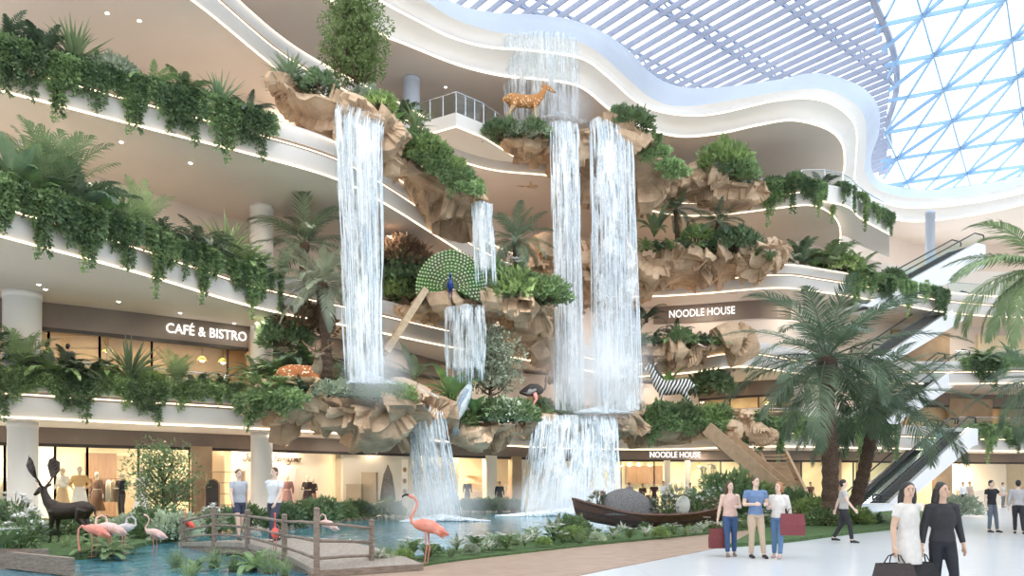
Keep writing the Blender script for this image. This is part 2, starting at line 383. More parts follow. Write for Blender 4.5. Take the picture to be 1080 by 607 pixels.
# ================================================================ ARCHITECTURE
VOID = Vector((9.0, 18.0, 0))
def outdir(p):
    d = Vector((p[0]-VOID.x, p[1]-VOID.y, 0)); return d.normalized()
def push2(p, w):
    d = Vector((p[0]-16, p[1]-8, 0)).normalized(); return Vector(p) + d*w
def push(p, w): return Vector(p) + outdir(p)*w
def normals(c):
    """unit plan normals of a curve, pointing to the void"""
    out = []
    for i in range(len(c)):
        t = c[min(i+1, len(c)-1)] - c[max(i-1, 0)]; t.z = 0
        n = Vector((t.y, -t.x, 0)).normalized()
        if n.dot(outdir(c[i])) > 0 and i == 0: pass
        out.append(n)
    return out
def offset(c, off, z=None):
    ns = normals(c)
    return [Vector((p.x + n.x*off, p.y + n.y*off, p.z if z is None else z)) for p, n in zip(c, ns)]
def hit(c, px):
    """point of plan curve c seen in image column px, with tangent and normal towards the void"""
    best = None
    for i in range(len(c)-1):
        a = CX + F*c[i].x/c[i].y; b = CX + F*c[i+1].x/c[i+1].y
        if (a - px)*(b - px) <= 0 and abs(a-b) > 1e-9:
            f = (px-a)/(b-a); p = c[i].lerp(c[i+1], f)
            if best is None or p.y < best[0].y:
                t = (c[i+1]-c[i]); t.z = 0; t.normalize()
                best = (p, t, Vector((t.y, -t.x, 0)))
    if best is None:
        k = min(range(len(c)), key=lambda i: abs(CX + F*c[i].x/c[i].y - px))
        t = c[min(k+1, len(c)-1)] - c[max(k-1, 0)]; t.z = 0; t.normalize()
        best = (c[k].copy(), t, Vector((t.y, -t.x, 0)))
    return best
def pxcurve(pts, z, n=120): return [Vector((p.x, p.y, z)) for p in catmull([PZ(x, y, z) for x, y in pts], n)]
def dcurve(pts, n=90): return catmull([G(x, d) for x, d in pts], n)
def ribbon(name, rows, m, smooth=True):
    mb = MB(); mb.loft(rows); return struct(mb.build(name, m, smooth=smooth))
def at_z(c, z): return [Vector((p.x, p.y, z)) for p in c]

LV = {
 1: (3.9, [(-140,435),(0,440),(130,446),(265,452),(400,460),(500,468),(600,473),(700,474),(800,471),(880,472),(940,473),(1000,475),(1080,476),(1240,477)]),
 2: (8.6, [(-189,199),(0,250),(140,287),(270,325),(380,347),(478,367),(545,378),(590,386),(660,397),(720,394),(780,387),(840,394),(900,403),(1000,405),(1080,404),(1240,404)]),
 3: (13.8, [(-150,63),(0,97),(170,140),(270,165),(355,190),(413,220),(473,258),(510,281),(560,300),(620,311),(680,313),(740,310),(820,304),(870,309),(940,320),(1000,330),(1080,335),(1240,335)]),
 4: (19.0, [(100,-60),(200,0),(290,72),(345,105),(420,140),(470,165),(520,180),(580,186),(620,196),(660,215),(710,227),(760,227),(820,220),(855,217),(876,226),(885,240),(884,258),(874,266)]),
}
EDGE = {}
NTR = [0]
def led(curve, r=.045, m='led', name=None):
    mb = MB(); mb.tube(curve, r, 6); NTR[0] += 1
    return struct(mb.build('trim_%d' % NTR[0], M[m], smooth=True))
for k, (z0, pts) in LV.items():
    c = pxcurve(pts, z0, 150); EDGE[k] = c
    tall = .75
    prof_a = [(0, 0), (.03, .05), (.03, tall)]
    rows = [offset(c, o, z0+z) for o, z in prof_a]
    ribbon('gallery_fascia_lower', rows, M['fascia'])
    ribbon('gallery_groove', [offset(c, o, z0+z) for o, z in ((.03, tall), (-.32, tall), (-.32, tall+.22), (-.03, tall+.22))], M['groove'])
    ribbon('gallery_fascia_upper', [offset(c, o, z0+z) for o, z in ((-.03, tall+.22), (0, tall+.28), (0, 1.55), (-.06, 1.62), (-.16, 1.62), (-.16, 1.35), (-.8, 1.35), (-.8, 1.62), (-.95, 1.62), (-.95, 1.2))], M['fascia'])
    ribbon('ceiling_gallery', [c, [push(p, 6) for p in c], [push(p, 14) for p in c]], M['soffit'])
    ribbon('floor_gallery', [offset(c, -.95, z0+1.2), [push(p, 7) + Vector((0,0,1.2)) for p in c], [push(p, 14) + Vector((0,0,1.2)) for p in c]], M['stone'])
    led(offset(c, .05, z0+.02), .032); led(offset(c, -.02, z0+tall+.10), .025)
    if k in (3, 4): led(offset(c, .02, z0+1.5), .022)
# ---- ground floor and storey walls
S0 = dcurve([(-160,28.2),(0,30),(300,37),(545,47),(620,51),(860,53),(1000,57),(1240,60)])
S1 = dcurve([(-150,27),(40,29.2),(265,33.9),(400,38.5),(480,44.5),(600,53),(700,55),(830,51),(900,56),(1080,60),(1240,60)])
S2 = dcurve([(-200,24.5),(0,27.5),(275,36),(400,39.5),(480,44),(600,52),(700,52.2),(830,50.5),(900,56),(1080,60),(1240,60)])
S3 = dcurve([(-150,29),(0,30),(200,33),(355,37),(480,45.5),(600,53),(700,54),(830,54),(900,58),(1000,62),(1240,62)])
S4 = dcurve([(60,29),(200,33),(300,38),(400,43),(500,48),(600,53),(700,55),(830,56),(880,60),(930,66),(1000,70),(1240,66)])
def wallrib(name, c, z0, z1, m): return ribbon(name, [at_z(c, z0), at_z(c, z1)], m)
wallrib('wall_storey_two', S2, 9.8, 13.82, M['backwall'])
wallrib('wall_storey_three', S3, 15.0, 19.02, M['backwall'])
wallrib('wall_storey_four', S4, 20.2, 23.52, M['backwall'])
# shop bands: back wall some metres behind, bronze fascia and dark frames on the shop line
B0 = offset(S0, -3.2); B1 = offset(S1, -3.5)
wallrib('wall_ground_shops', B0, 0, 3.9, M['shop_wall'])
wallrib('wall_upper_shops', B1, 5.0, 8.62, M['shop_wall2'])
def fascia(c, z0, z1, name='trim_shop_fascia', a=0, b=None, m='fascia_brown'):
    cc = c[a:b]
    ribbon(name, [offset(cc, -.12, z0), offset(cc, .08, z0), offset(cc, .08, z1), offset(cc, -.12, z1)], M[m], smooth=False)
fascia(S0, 3.25, 3.92); fascia(S1, 7.65, 8.6)
ia = [i for i, p in enumerate(S2) if 688 < CX + F*p.x/p.y < 834]; fascia(S2, 12.6, 13.8, a=ia[0], b=ia[-1]+1)
fascia(S0, 3.12, 3.25, 'trim_shop_frame', m='dark_frame'); fascia(S1, 7.5, 7.65, 'trim_shop_frame', m='dark_frame')
fascia(S0, 0.0, .12, 'trim_shop_plinth', m='stone')
ribbon('ceiling_shops', [offset(S0, 0, 3.6), offset(S0, -3.4, 3.6)], M['plaster'])
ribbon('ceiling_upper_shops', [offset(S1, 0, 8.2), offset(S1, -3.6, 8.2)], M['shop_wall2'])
# shop glazing (panes with mullions), piers and door openings
def glazing(c, pxs, z0, z1, tag_=0):
    for i in range(len(pxs)-1):
        a, t, n = hit(c, pxs[i]); b, _, _ = hit(c, pxs[i+1])
        win = MB(); win.loft([[Vector((a.x, a.y, z0)), Vector((b.x, b.y, z0))], [Vector((a.x, a.y, z1)), Vector((b.x, b.y, z1))]])
        NW[0] += 1
        w = MB(); w.bar((a.x, a.y, z0), (a.x, a.y, z1), .07); w.bar((b.x, b.y, z0), (b.x, b.y, z1), .07); w.bar((a.x, a.y, z0), (b.x, b.y, z0), .07)
        fr = struct(w.build('window_%d' % NW[0], M['dark_frame'])); win.build('pane', M['glass'], fr)
NW = [0]
glazing(S0, [-60, 5, 58, 92, 146, 200], .12, 3.12)
glazing(S0, [655, 690, 705, 724, 760, 790], .12, 3.12)
glazing(S0, [845, 870, 900, 950], .12, 3.12)
glazing(S1, [-60, 6, 51, 105, 160, 240], 5.1, 7.5)
glazing(S1, [735, 770, 800, 836], 5.1, 7.5)
NWALL = [0]
def panel_wall(c, px0, px1, z0, z1, m, thick=.12, off=0.0, name=None):
    """solid wall panel standing on a plan curve between two image columns"""
    cc = offset(c, off); a, t, n = hit(cc, px0); b, _, _ = hit(cc, px1)
    mb = MB(); mb.bar((a.x, a.y, (z0+z1)/2), (b.x, b.y, (z0+z1)/2), thick, z1-z0)
    NWALL[0] += 1
    return struct(mb.build(name or 'wall_panel_%d' % NWALL[0], M[m]))
panel_wall(S0, 200, 222, 0, 3.3, 'shop_tan' if 'shop_tan' in M else 'shop_wall2', .5)
panel_wall(B0, 90, 122, .1, 3.0, 'shop_brown', .3, .3)
panel_wall(B0, 122, 147, .1, 2.9, 'shop_wall2', .3, .25)
panel_wall(B0, 0, 58, .1, 3.4, 'shop_pale', .2, .3)
panel_wall(B0, 160, 205, .1, 3.3, 'shop_wall', .2, .4)
panel_wall(S0, 222, 236, 0, 3.3, 'shop_wall', .3, -.6)
panel_wall(S0, 245, 360, 0, 3.3, 'shop_pale', .3, -1.4, 'wall_boutique')
panel_wall(S0, 257, 280, 0, 2.55, 'shop_pink', .1, -1.2)
panel_wall(S0, 288, 312, 0, 2.55, 'shop_pink', .1, -1.2)
panel_wall(S0, 352, 360, 0, 3.3, 'shop_wall', .3, -.7)
panel_wall(S0, 360, 432, 0, 3.3, 'shop_pale', .3, -.5, 'wall_display')
panel_wall(S0, 432, 482, 0, 3.3, 'shop_wall', .3, -1.0)
panel_wall(S0, 511, 522, 0, 3.3, 'shop_pale', .4, 0)
panel_wall(S0, 538, 548, 0, 3.3, 'shop_wall2', .4, 0)
panel_wall(S0, 700, 706, 0, 3.2, 'shop_pale', .4, .1)
panel_wall(S0, 722, 727, 0, 3.2, 'shop_pale', .3, .1)
panel_wall(B0, 660, 700, 1.6, 2.9, 'shop_brown', .2, .3)
panel_wall(S0, 790, 845, 0, 3.3, 'shop_wall2', .3, -.5)
panel_wall(S0, 870, 885, 0, 3.3, 'shop_wall2', .5, 0)
panel_wall(S0, 905, 915, 0, 3.3, 'shop_wall2', .5, 0)
panel_wall(B0, 1003, 1060, 0, 3.4, 'shop_pale', .3, .4)
panel_wall(S0, 985, 1002, 0, 3.3, 'shop_wall2', .4, 0)
panel_wall(S1, 1000, 1045, 5.0, 8.2, 'shop_wall2', .3, 0)
panel_wall(S1, 960, 1000, 5.0, 8.2, 'shop_wall', .3, -1)
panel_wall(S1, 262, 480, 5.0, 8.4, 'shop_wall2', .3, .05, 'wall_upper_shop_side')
panel_wall(S1, 480, 735, 5.0, 8.4, 'backwall', .3, .05, 'wall_upper_back')
panel_wall(S1, 836, 950, 5.0, 8.4, 'backwall', .3, .05, 'wall_upper_passage')
panel_wall(S2, 940, 1000, 9.8, 13.2, 'shop_wall2', .3, .1)
panel_wall(S2, 1030, 1080, 9.8, 13.2, 'shop_wall', .3, .1)

# ---- roof ring: three curved bands of the skylight edge
R1 = [(214,-84),(300,-38),(347,0),(400,35),(428,47),(484,69),(529,80),(570,84),(612,92),(646,118),(677,134),(716,144),(758,141),(800,132),(836,127),(872,136),(888,151),(891,172),(889,195),(900,218),(942,231),(976,233),(1030,226),(1080,215),(1200,180)]
R2 = [(262,-90),(345,-32),(397,0),(439,22),(473,39),(512,50),(560,54),(612,62),(640,81),(666,104),(688,116),(722,122),(758,120),(822,106),(864,106),(892,120),(903,140),(902,172),(902,192),(915,208),(948,218),(976,219),(1018,215),(1080,203),(1200,165)]
R3 = [(330,-80),(400,-28),(450,2),(480,20),(520,33),(560,37),(604,42),(632,56),(660,81),(688,104),(716,112),(758,108),(820,97),(866,94),(895,105),(912,125),(913,165),(912,180),(920,195),(940,205),(976,209),(1018,206),(1080,194),(1200,157)]
R4 = [(350,-90),(430,-30),(480,3),(520,13),(562,15),(604,21),(640,36),(666,56),(688,78),(716,91),(758,92),(820,84),(862,77),(906,90),(926,112),(927,140),(919,165),(921,182),(935,194),(976,200),(1018,196),(1080,185),(1200,150)]
NR = 220
r1, r2, r3, r4 = pxcurve(R1, 23.5, NR), pxcurve(R2, 24.6, NR), pxcurve(R3, 25.6, NR), pxcurve(R4, 27.0, NR)
def mixrow(a, b, t, z, w=0): return [push(Vector((p.x*(1-t)+q.x*t, p.y*(1-t)+q.y*t, z)), w) for p, q in zip(a, b)]
def mixrow2(a, z, w): return [push2(Vector((p.x, p.y, z)), w) for p in a]
ribbon('ceiling_ring_soffit', [r1, [push2(p, 5) for p in r1], [push2(p, 16) for p in r1]], M['soffit'])
ribbon('ceiling_ring_lower', [r1, mixrow(r1, r2, .1, 23.62, .12), mixrow(r1, r2, .3, 23.9, .5), mixrow(r1, r2, .7, 24.3, .3), mixrow(r1, r2, 1, 24.58, -.05)], M['plaster'])
ribbon('ceiling_ring_middle', [mixrow(r2, r2, 0, 24.6), mixrow(r2, r3, .1, 24.75, .12), mixrow(r2, r3, .4, 25.05, .5), mixrow(r2, r3, .8, 25.4, .25), r3], M['plaster'])
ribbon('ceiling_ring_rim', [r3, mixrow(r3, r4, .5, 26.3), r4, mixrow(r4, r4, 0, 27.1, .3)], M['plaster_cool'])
ribbon('roof_deck', [mixrow2(r4, 27.1, .2), mixrow2(r4, 27.1, 8), mixrow2(r4, 27.1, 26)], M['plaster'])
led([push(p, -.04) for p in r1], .055, 'led_cool'); led([push(p, -.04) + Vector((0,0,.02)) for p in r2], .05, 'led_cool')

# ---- louvre roof over the hall and the blue steel dome beside it
LZ = 31.0
def seam_x(y):                       # plan line where louvres end and the dome begins
    a, b = PZ(921, 0, LZ), PZ(936, 128, LZ)
    t = (y - a.y)/(b.y - a.y); return a.x + (b.x-a.x)*t + 1.1*math.sin(PI*min(1, max(0, t)))
dirs = Vector((.63, -.777, 0)); perp = Vector((.777, .63, 0))
mb = MB(); tr = MB(); O = Vector((0, 47, LZ))
i = -60
while i < 60:
    o = O + perp*(i*.95)
    # clip to window: y in 32..70, x in -14..seam
    ts = np.linspace(-46, 46, 185); pts = [o + dirs*t for t in ts]
    ok = [p for p in pts if 14 < p.y < 72 and -30 < p.x < seam_x(p.y)]
    if len(ok) > 2: mb.bar(ok[0], ok[-1], .14, .36)
    i += 1
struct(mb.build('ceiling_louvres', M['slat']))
for j in range(-7, 8):
    o = O + dirs*(j*5.2) + Vector((0,0,.5)); ok = [o + perp*t for t in np.linspace(-46, 46, 185)]
    ok = [p for p in ok if 14 < p.y < 72 and -30 < p.x < seam_x(p.y)]
    if len(ok) > 2:
        tr.bar(ok[0], ok[-1], .16, .25); tr.bar(ok[0] + Vector((0,0,.9)), ok[-1] + Vector((0,0,.9)), .12, .16)
        for q in range(0, len(ok)-8, 8): tr.bar(ok[q], ok[q+4] + Vector((0,0,.9)), .08); tr.bar(ok[q+4] + Vector((0,0,.9)), ok[q+8], .08)
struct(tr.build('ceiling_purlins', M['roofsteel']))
gl = MB(); gl.add([(-30,14,32.3),(26.5,14,32.3),(34,72,32.3),(-30,72,32.3)], [(0,1,2,3)]); struct(gl.build('skylight_glass', M['roofglass']))
# dome: triangular grid on a shallow slope
def dome_z(p): return 27.1 + max(0, (67 - p.y))*.19 + .5*math.sin((p.x-20)*.08)
e1 = Vector((2.6, 3.4, 0)); e2 = Vector((4.5, -1.2, 0)); o0 = Vector((25.8, 47.7, 0))
def inside(p): return 22 < p.y < 72 and p.x < 60 and p.x > seam_x(p.y) - .6
def node(i, j): q = o0 + e1*i + e2*j; return Vector((q.x, q.y, dome_z(q)))
st = MB(); thin = MB()
def member(m_, a, b, w, h):
    if inside(a) and inside(b): m_.bar(a, b, w, h)
    elif inside(a) or inside(b):
        g, q = (a, b) if inside(a) else (b, a)
        for _ in range(12):
            mid = g.lerp(q, .5)
            if inside(mid): m_.bar(g, mid, w, h); g = mid
            else: q = mid
for i in range(-9, 10):
    for j in range(-8, 11):
        n0 = node(i, j); h0 = node(i, j+.5)
        member(thin, n0, node(i+1, j), .09, .2)
        member(st, n0, node(i, j+1), .11, .26)
        member(st, node(i, j), node(i-1, j+1), .11, .26)
        member(thin, n0, node(i-1, j+.5), .09, .2); member(thin, h0, node(i-1, j+1), .09, .2)
struct(st.build('skylight_truss', M['blue_steel'])); struct(thin.build('skylight_mullions', M['blue_steel']))
gl = MB(); rows = []
for y in np.linspace(20, 72, 12):
    rows.append([Vector((x, y, dome_z(Vector((x, y, 0))) + .35)) for x in np.linspace(seam_x(y)-.3, 60, 12)])
gl.loft(rows); struct(gl.build('skylight_dome_glass', M['roofglass'], smooth=True))
sm = MB(); sm.tube([Vector((seam_x(y), y, LZ-.1)) for y in np.linspace(36, 66, 30)], .22, 8); struct(sm.build('trim_skylight_seam', M['slat']))

# ---- columns
NC = [0]
def column(px, d, r, z0, z1, cool=False):
    p = G(px, d); mb = MB()
    mb.tube([(p.x, p.y, z0), (p.x, p.y, z0+.02), (p.x, p.y, z1-.25), (p.x, p.y, z1-.25), (p.x, p.y, z1)], [r*1.04, r, r, r*1.03, r*1.03], 28)
    o = struct(mb.build('column', M['plaster_cool' if cool else 'plaster'], smooth=True))
    for pl in o.data.polygons:
        if len(pl.vertices) > 4: pl.use_smooth = False
column(24, 28.2, .50, 0, 3.9); column(23.5, 27.8, .62, 5.1, 8.6)
column(276, 34.2, .47, 0, 3.9); column(276, 33.6, .47, 5.1, 8.6); column(276, 33.4, .50, 9.8, 13.8)
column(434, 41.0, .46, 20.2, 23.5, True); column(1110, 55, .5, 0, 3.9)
column(546, 49.2, .38, 0, 3.9); column(546, 47, .38, 5.1, 8.6); column(981, 61, .36, 15, 23.5, True)
column(560, 50.5, .4, 9.8, 13.8); column(18, 29, .6, 9.8, 13.8); column(30, 27.4, .5, 9.8, 13.8)

# ---- walkway balcony high up with glass rail (V shaped, in front of the upper gallery)
wk = [P(392,104,40.5), P(440,119,39.5), P(481,137,38.3), P(510,127,39.5), P(545,112,42)]
zt = 20.35
front = [Vector((p.x, p.y, zt)) for p in wk]; back = [push(p, 4.5) for p in front]
mb = MB(); poly = [(p.x, p.y) for p in front] + [(p.x, p.y) for p in reversed(back)]
mb.prism(poly, zt-.75, zt); struct(mb.build('floor_walkway', M['plaster']))
led([p + Vector((0,-.03,-.74)) for p in front], .03)
def glass_rail(name, label, pts, h=1.05, every=1, m='glass', group=None):
    t = thing(name, label, 'railing', pts[0], group=group); o = Vector(pts[0])
    g = MB(); r = MB()
    q = [Vector(p) - o for p in pts]
    g.loft([[p + Vector((0,0,.06)) for p in q], [p + Vector((0,0,h-.05)) for p in q]])
    r.tube([p + Vector((0,0,h)) for p in q], .035, 6)
    g.build('glass_panel', M[m], t); r.build('handrail', M['chrome'], t)
    for p in q[::every]:
        s = MB(); s.bar(p, p + Vector((0,0,h)), .05); s.build('post', M['chrome'], t)
    return t
pts = []
for a, b in zip(front[:-1], front[1:]):
    for k in range(3): pts.append(a.lerp(b, k/3) + Vector((0,.12,0)))
pts.append(front[-1]); glass_rail('glass_railing', 'glass balustrade on the V-shaped walkway under the skylight ring', pts, 1.1)
# railings along gallery edges where they show
def edge_rail(k, px0, px1, n, label, h=2.0, zoff=1.2, off=-1.0, every=2):
    c = offset(EDGE[k], off); pts = []
    for i in range(n):
        p, _, _ = hit(c, px0 + (px1-px0)*i/(n-1)); pts.append(Vector((p.x, p.y, LV[k][0]+zoff)))
    return glass_rail('glass_railing', label, pts, h, every)
edge_rail(3, -60, 285, 14, 'glass balustrade behind the hanging greenery of the third gallery, by the tree', .95)
edge_rail(2, -60, 285, 14, 'glass balustrade behind the palms of the second gallery', .95)
edge_rail(1, -60, 262, 14, 'glass balustrade in front of the café sign', 1.1)
edge_rail(1, 700, 935, 12, 'glass balustrade behind the zebra ledge and the hanging vines beside the palms', 1.3)
edge_rail(4, 715, 876, 12, 'glass balustrade behind the boulder on the curved upper balcony', 1.2)
edge_rail(1, 1012, 1150, 6, 'glass balustrade over the shop with the white back wall', 1.3)
edge_rail(2, 1008, 1150, 6, 'glass balustrade above the upper lit shop beside the escalators', 1.3)
edge_rail(3, 1000, 1150, 6, 'green glass balustrade under the sweeping white escalator', 1.4)

# ---- ground: tiles, tan path, pool, lawns
g = MB(); g.add([(-60,-12,0),(60,-12,0),(60,75,0),(-60,75,0)], [(0,1,2,3)])
struct(g.build('floor', M['tiles']))
def flat(name, poly, z, m, thick=.02, kind='structure', label=None, cat=None):
    mb = MB(); mb.prism([(p.x, p.y) for p in poly], z-thick, z); o = mb.build(name, M[m])
    o['kind'] = kind
    return o
def Gy(px, py, z=0.0): return PZ(px, py, z)
pool = catmull([Gy(-260,640),Gy(60,622),Gy(240,618),Gy(420,590),Gy(500,577),Gy(600,568),Gy(700,561),Gy(790,552),Gy(880,549),G(935,40),G(900,46),G(760,47),G(640,47.5),G(500,43.5),G(400,37),G(300,32),G(225,27),G(120,23),G(40,19),G(-120,17)], 120)
flat('floor_pool_water', pool, .03, 'pool', .05)
path = catmull([Gy(300,612),Gy(430,594),Gy(500,586),Gy(560,581),Gy(640,573),Gy(760,561),Gy(850,552),Gy(848,556),Gy(800,567),Gy(760,577),Gy(700,589),Gy(610,607),Gy(560,620),Gy(400,660)], 90)
flat('floor_path', path, .015, 'path', .03)
bed = catmull([Gy(395,600),Gy(470,583),Gy(560,570),Gy(660,561),Gy(760,552),Gy(850,547),Gy(858,551),Gy(762,562),Gy(640,574),Gy(560,583),Gy(470,594),Gy(420,603)], 80)
flat('ground_planting_bed', bed, .06, 'grass', .08)
lawn = catmull([Gy(770,577),Gy(830,572),Gy(900,563),Gy(960,556),Gy(1000,548),Gy(985,541),Gy(940,540),Gy(900,546),Gy(860,552),Gy(800,560)], 80)
flat('ground_lawn', lawn, .10, 'grass', .12)
lawn2 = catmull([G(700,44),G(790,36),G(850,31),G(905,33),G(890,40),G(820,46)], 50)
flat('ground_palm_bed', lawn2, .12, 'grass', .14)
lawnL = catmull([Gy(-200,600),Gy(30,592),Gy(100,590),Gy(160,575),Gy(205,566),G(215,26),G(120,27.5),G(20,25),G(-160,22)], 70)
flat('ground_garden', lawnL, .13, 'grass', .16)
kerb = MB(); kerb.bar(Gy(10,590,.2), Gy(75,597,.2), .12, .3); struct(kerb.build('trim_garden_edge', M['wood']))
# ---- the rest of the hall behind and beside the viewer: unseen walls put in to block sky light
for nm, poly in (('wall_rear', [(-45,-14,0),(60,-14,0),(60,-14,33),(-45,-14,33)]), ('wall_side_west', [(-45,-14,0),(-45,30,0),(-45,30,33),(-45,-14,33)]), ('wall_side_east', [(60,-14,0),(60,60,0),(60,60,33),(60,-14,33)])):
    g = MB(); g.add(poly, [(0,1,2,3)]); struct(g.build(nm, M['plaster']))
# ---- world, camera
w = bpy.data.worlds.new('sky'); bpy.context.scene.world = w; w.use_nodes = True
nt = w.node_tree; nt.nodes.clear()
tc = N(nt, 'ShaderNodeTexCoord'); no = N(nt, 'ShaderNodeTexNoise', Scale=3.0, Detail=5); L(nt, tc.outputs['Generated'], no.inputs['Vector'])
rp = N(nt, 'ShaderNodeValToRGB'); rp.color_ramp.elements[0].position = .42; rp.color_ramp.elements[1].position = .6
rp.color_ramp.elements[0].color = (.82,.92,1.0,1); rp.color_ramp.elements[1].color = (.97,.985,1.0,1)
bg = N(nt, 'ShaderNodeBackground', Strength=2.2); wo = N(nt, 'ShaderNodeOutputWorld')
L(nt, no.outputs['Fac'], rp.inputs['Fac']); L(nt, rp.outputs[0], bg.inputs['Color']); L(nt, bg.outputs[0], wo.inputs['Surface'])
cam = bpy.data.cameras.new('camera'); cam.lens = 36*F/1080; cam.sensor_width = 36; cam.sensor_fit = 'HORIZONTAL'
cam.shift_y = (HY - 303.5)/1080; cam.clip_end = 300
co = link('camera', cam, loc=(0,0,EYE)); co.rotation_euler = (PI/2, 0, 0); bpy.context.scene.camera = co
sc = bpy.context.scene
sc.view_settings.view_transform = 'Standard'; sc.view_settings.look = 'None'; sc.view_settings.gamma = 1; sc.view_settings.use_curve_mapping = False
sc.view_settings.exposure = 0.24
sc.cycles.max_bounces = 8; sc.cycles.diffuse_bounces = 4; sc.cycles.glossy_bounces = 3; sc.cycles.transmission_bounces = 4; sc.cycles.transparent_max_bounces = 24
sc.cycles.volume_bounces = 4; sc.cycles.use_denoising = True; sc.cycles.sample_clamp_indirect = 8
# ---- shop lamps and downlights, with added fall and gallery lights
def area(name, loc, e, size, col=(1,.82,.6), rot=(0,0,0), sy=None):
    l = bpy.data.lights.new(name, 'AREA'); l.energy = e; l.size = size; l.color = col
    if sy: l.shape = 'RECTANGLE'; l.size_y = sy
    o = link(name, l, loc=loc); o.rotation_euler = rot; return o
for px, e in ((-20,170),(75,220),(170,200),(240,120),(300,200),(395,220),(460,120),(500,160),(525,100),(675,180),(715,140),(775,150),(880,120),(940,160),(1030,300)):
    p, t, n = hit(S0, px); q = p - n*1.0; area('shop_lamp', (q.x, q.y, 3.5), e, 1.6)
for px, e in ((20,60),(90,80),(180,90),(235,60),(755,130),(815,130),(980,100),(1070,100)):
    p, t, n = hit(S1, px); q = p - n*1.6; area('upper_shop_lamp', (q.x, q.y, 8.1), e, 1.6, (1,.76,.5))
# added spots without fittings under the skylight ring, to brighten the falls
def spot(loc, aim, e, ang):
    l = bpy.data.lights.new('added_fall_light', 'SPOT'); l.energy = e; l.spot_size = ang; l.spot_blend = .6; l.shadow_soft_size = .8; l.color = (.95,.98,1)
    o = link('added_fall_light', l, loc=loc); o.rotation_euler = (Vector(aim) - Vector(loc)).to_track_quat('-Z', 'Y').to_euler()
spot((2,16,29), P(632,300,39), 14000, .62); spot((4,14,27), P(610,500,38), 34000, .40); spot((-4,12,27), P(385,260,29), 7000, .62); spot((-2,12,26), P(458,480,32), 14000, .34); spot((4,22,29), P(590,110,40), 2500, .42)
# recessed downlights in the gallery ceilings: a trim ring and a glowing disc each
spots = [(2,(41,300)),(2,(48,305)),(2,(125,318)),(2,(190,330)),(2,(247,341)),(3,(201,172)),(3,(128,150)),(2,(290,350)),(4,(113,14)),(4,(147,22)),(4,(470,92))]
def downlight(k, px, py, i):
    z = (LV[k][0] if k != 4 or px > 300 else 19.0) if k != 4 or py < 60 else 23.5
    p = PZ(px, py, z - .02)
    t = thing('ceiling_downlight', LBL_DL[i], 'light', p, group=None)
    a = MB(); a.tube([(0,0,0),(0,0,.03)], .085, 14); a.build('trim_ring', M['chrome'], t)
    b = MB(); b.tube([(0,0,-.012),(0,0,.0)], .062, 14); b.build('lamp_disc', M['lamp'], t)
LBL_DL = ['round downlight in the ceiling beside the thick column, nearer the column','round downlight just beyond the thick column top','round downlight over the café fascia, before the sign','round downlight above the start of the café sign','round downlight above the last word of the café sign',
 'round downlight in the peach ceiling above the fan palms of the second gallery','round downlight in the ceiling above the tall palm clump of the second gallery','round downlight in the ceiling behind the slim column','small round downlight in the topmost ceiling over the fern pots','brightest round downlight in the topmost ceiling by the glass balustrade','round downlight in the ring ceiling above the V-shaped walkway']
for i, (k, (px, py)) in enumerate(spots): downlight(k, px, py, i)
for k, pxs in ((2, (-40,40,120,200,270,350,440,520,600,700,800,900,1010)), (3, (-40,60,160,250,330,410,480,550,640,740,840,930,1020)), (4, (230,300,370,440,520,600,680,760,830)), (1, (300,380,470,560,640,740,820,900,1000))):
    c = offset(EDGE[k], -1.3)
    for px in pxs:
        p, t, n = hit(c, px); area('added_gallery_light', (p.x, p.y, LV[k][0]-.05), 60, .5, (1,.85,.70))  # area lights added without fittings, to reach the downlights' light level
# ================================================================ PLANTS
def nrm(a): return a/np.maximum(1e-9, np.linalg.norm(a, axis=-1, keepdims=True))
def leaves(mb, pos, dr, ln, wd, up=None, fold=.12, droop=.0):
    """batch of folded pointed leaves"""
    pos = np.asarray(pos, float); dr = nrm(np.asarray(dr, float)); n = len(pos)
    ln = np.broadcast_to(np.asarray(ln, float), (n,))[:, None]; wd = np.broadcast_to(np.asarray(wd, float), (n,))[:, None]
    if up is None: up = RNG.normal(size=(n, 3)) + np.array([0, 0, .9])
    side = nrm(np.cross(dr, up)); nn = np.cross(side, dr)
    z = np.array([0, 0, 1.0])
    p1 = pos + dr*ln*.42 + side*wd*.5 + nn*wd*fold; p3 = pos + dr*ln*.42 - side*wd*.5 + nn*wd*fold
    p2 = pos + dr*ln - z*ln*droop
    V = np.stack([pos, p1, p2, p3], 1).reshape(-1, 3)
    Fa = np.arange(n*4).reshape(n, 4)
    mb.addnp(V, Fa)
def sph(n): return nrm(RNG.normal(size=(n, 3)))
def straps(mb, p0, az, el, ln, wd, bend, seg=6, tipw=.05, fold=.25):
    """one strap leaf curving down; tapering; two faces wide with a keel"""
    vs = []; p = np.array(p0, float); a = el
    h = np.array([math.cos(az), math.sin(az), 0]); s = np.array([-math.sin(az), math.cos(az), 0])
    for i in range(seg+1):
        t = i/seg; w_ = wd*(.55 + .9*t if t < .5 else 1.0*(2-2*t)) if True else wd
        w_ = max(w_, wd*tipw)
        d = h*math.cos(a) + np.array([0, 0, math.sin(a)]); up = np.cross(s, d)*-1
        vs += [p + s*w_/2 - up*w_*-fold, p, p - s*w_/2 - up*w_*-fold]
        p = p + d*ln/seg; a -= bend/seg
    fs = []
    for i in range(seg):
        for k in range(2): fs.append((i*3+k, i*3+k+1, i*3+k+4, i*3+k+3))
    mb.add(vs, fs)
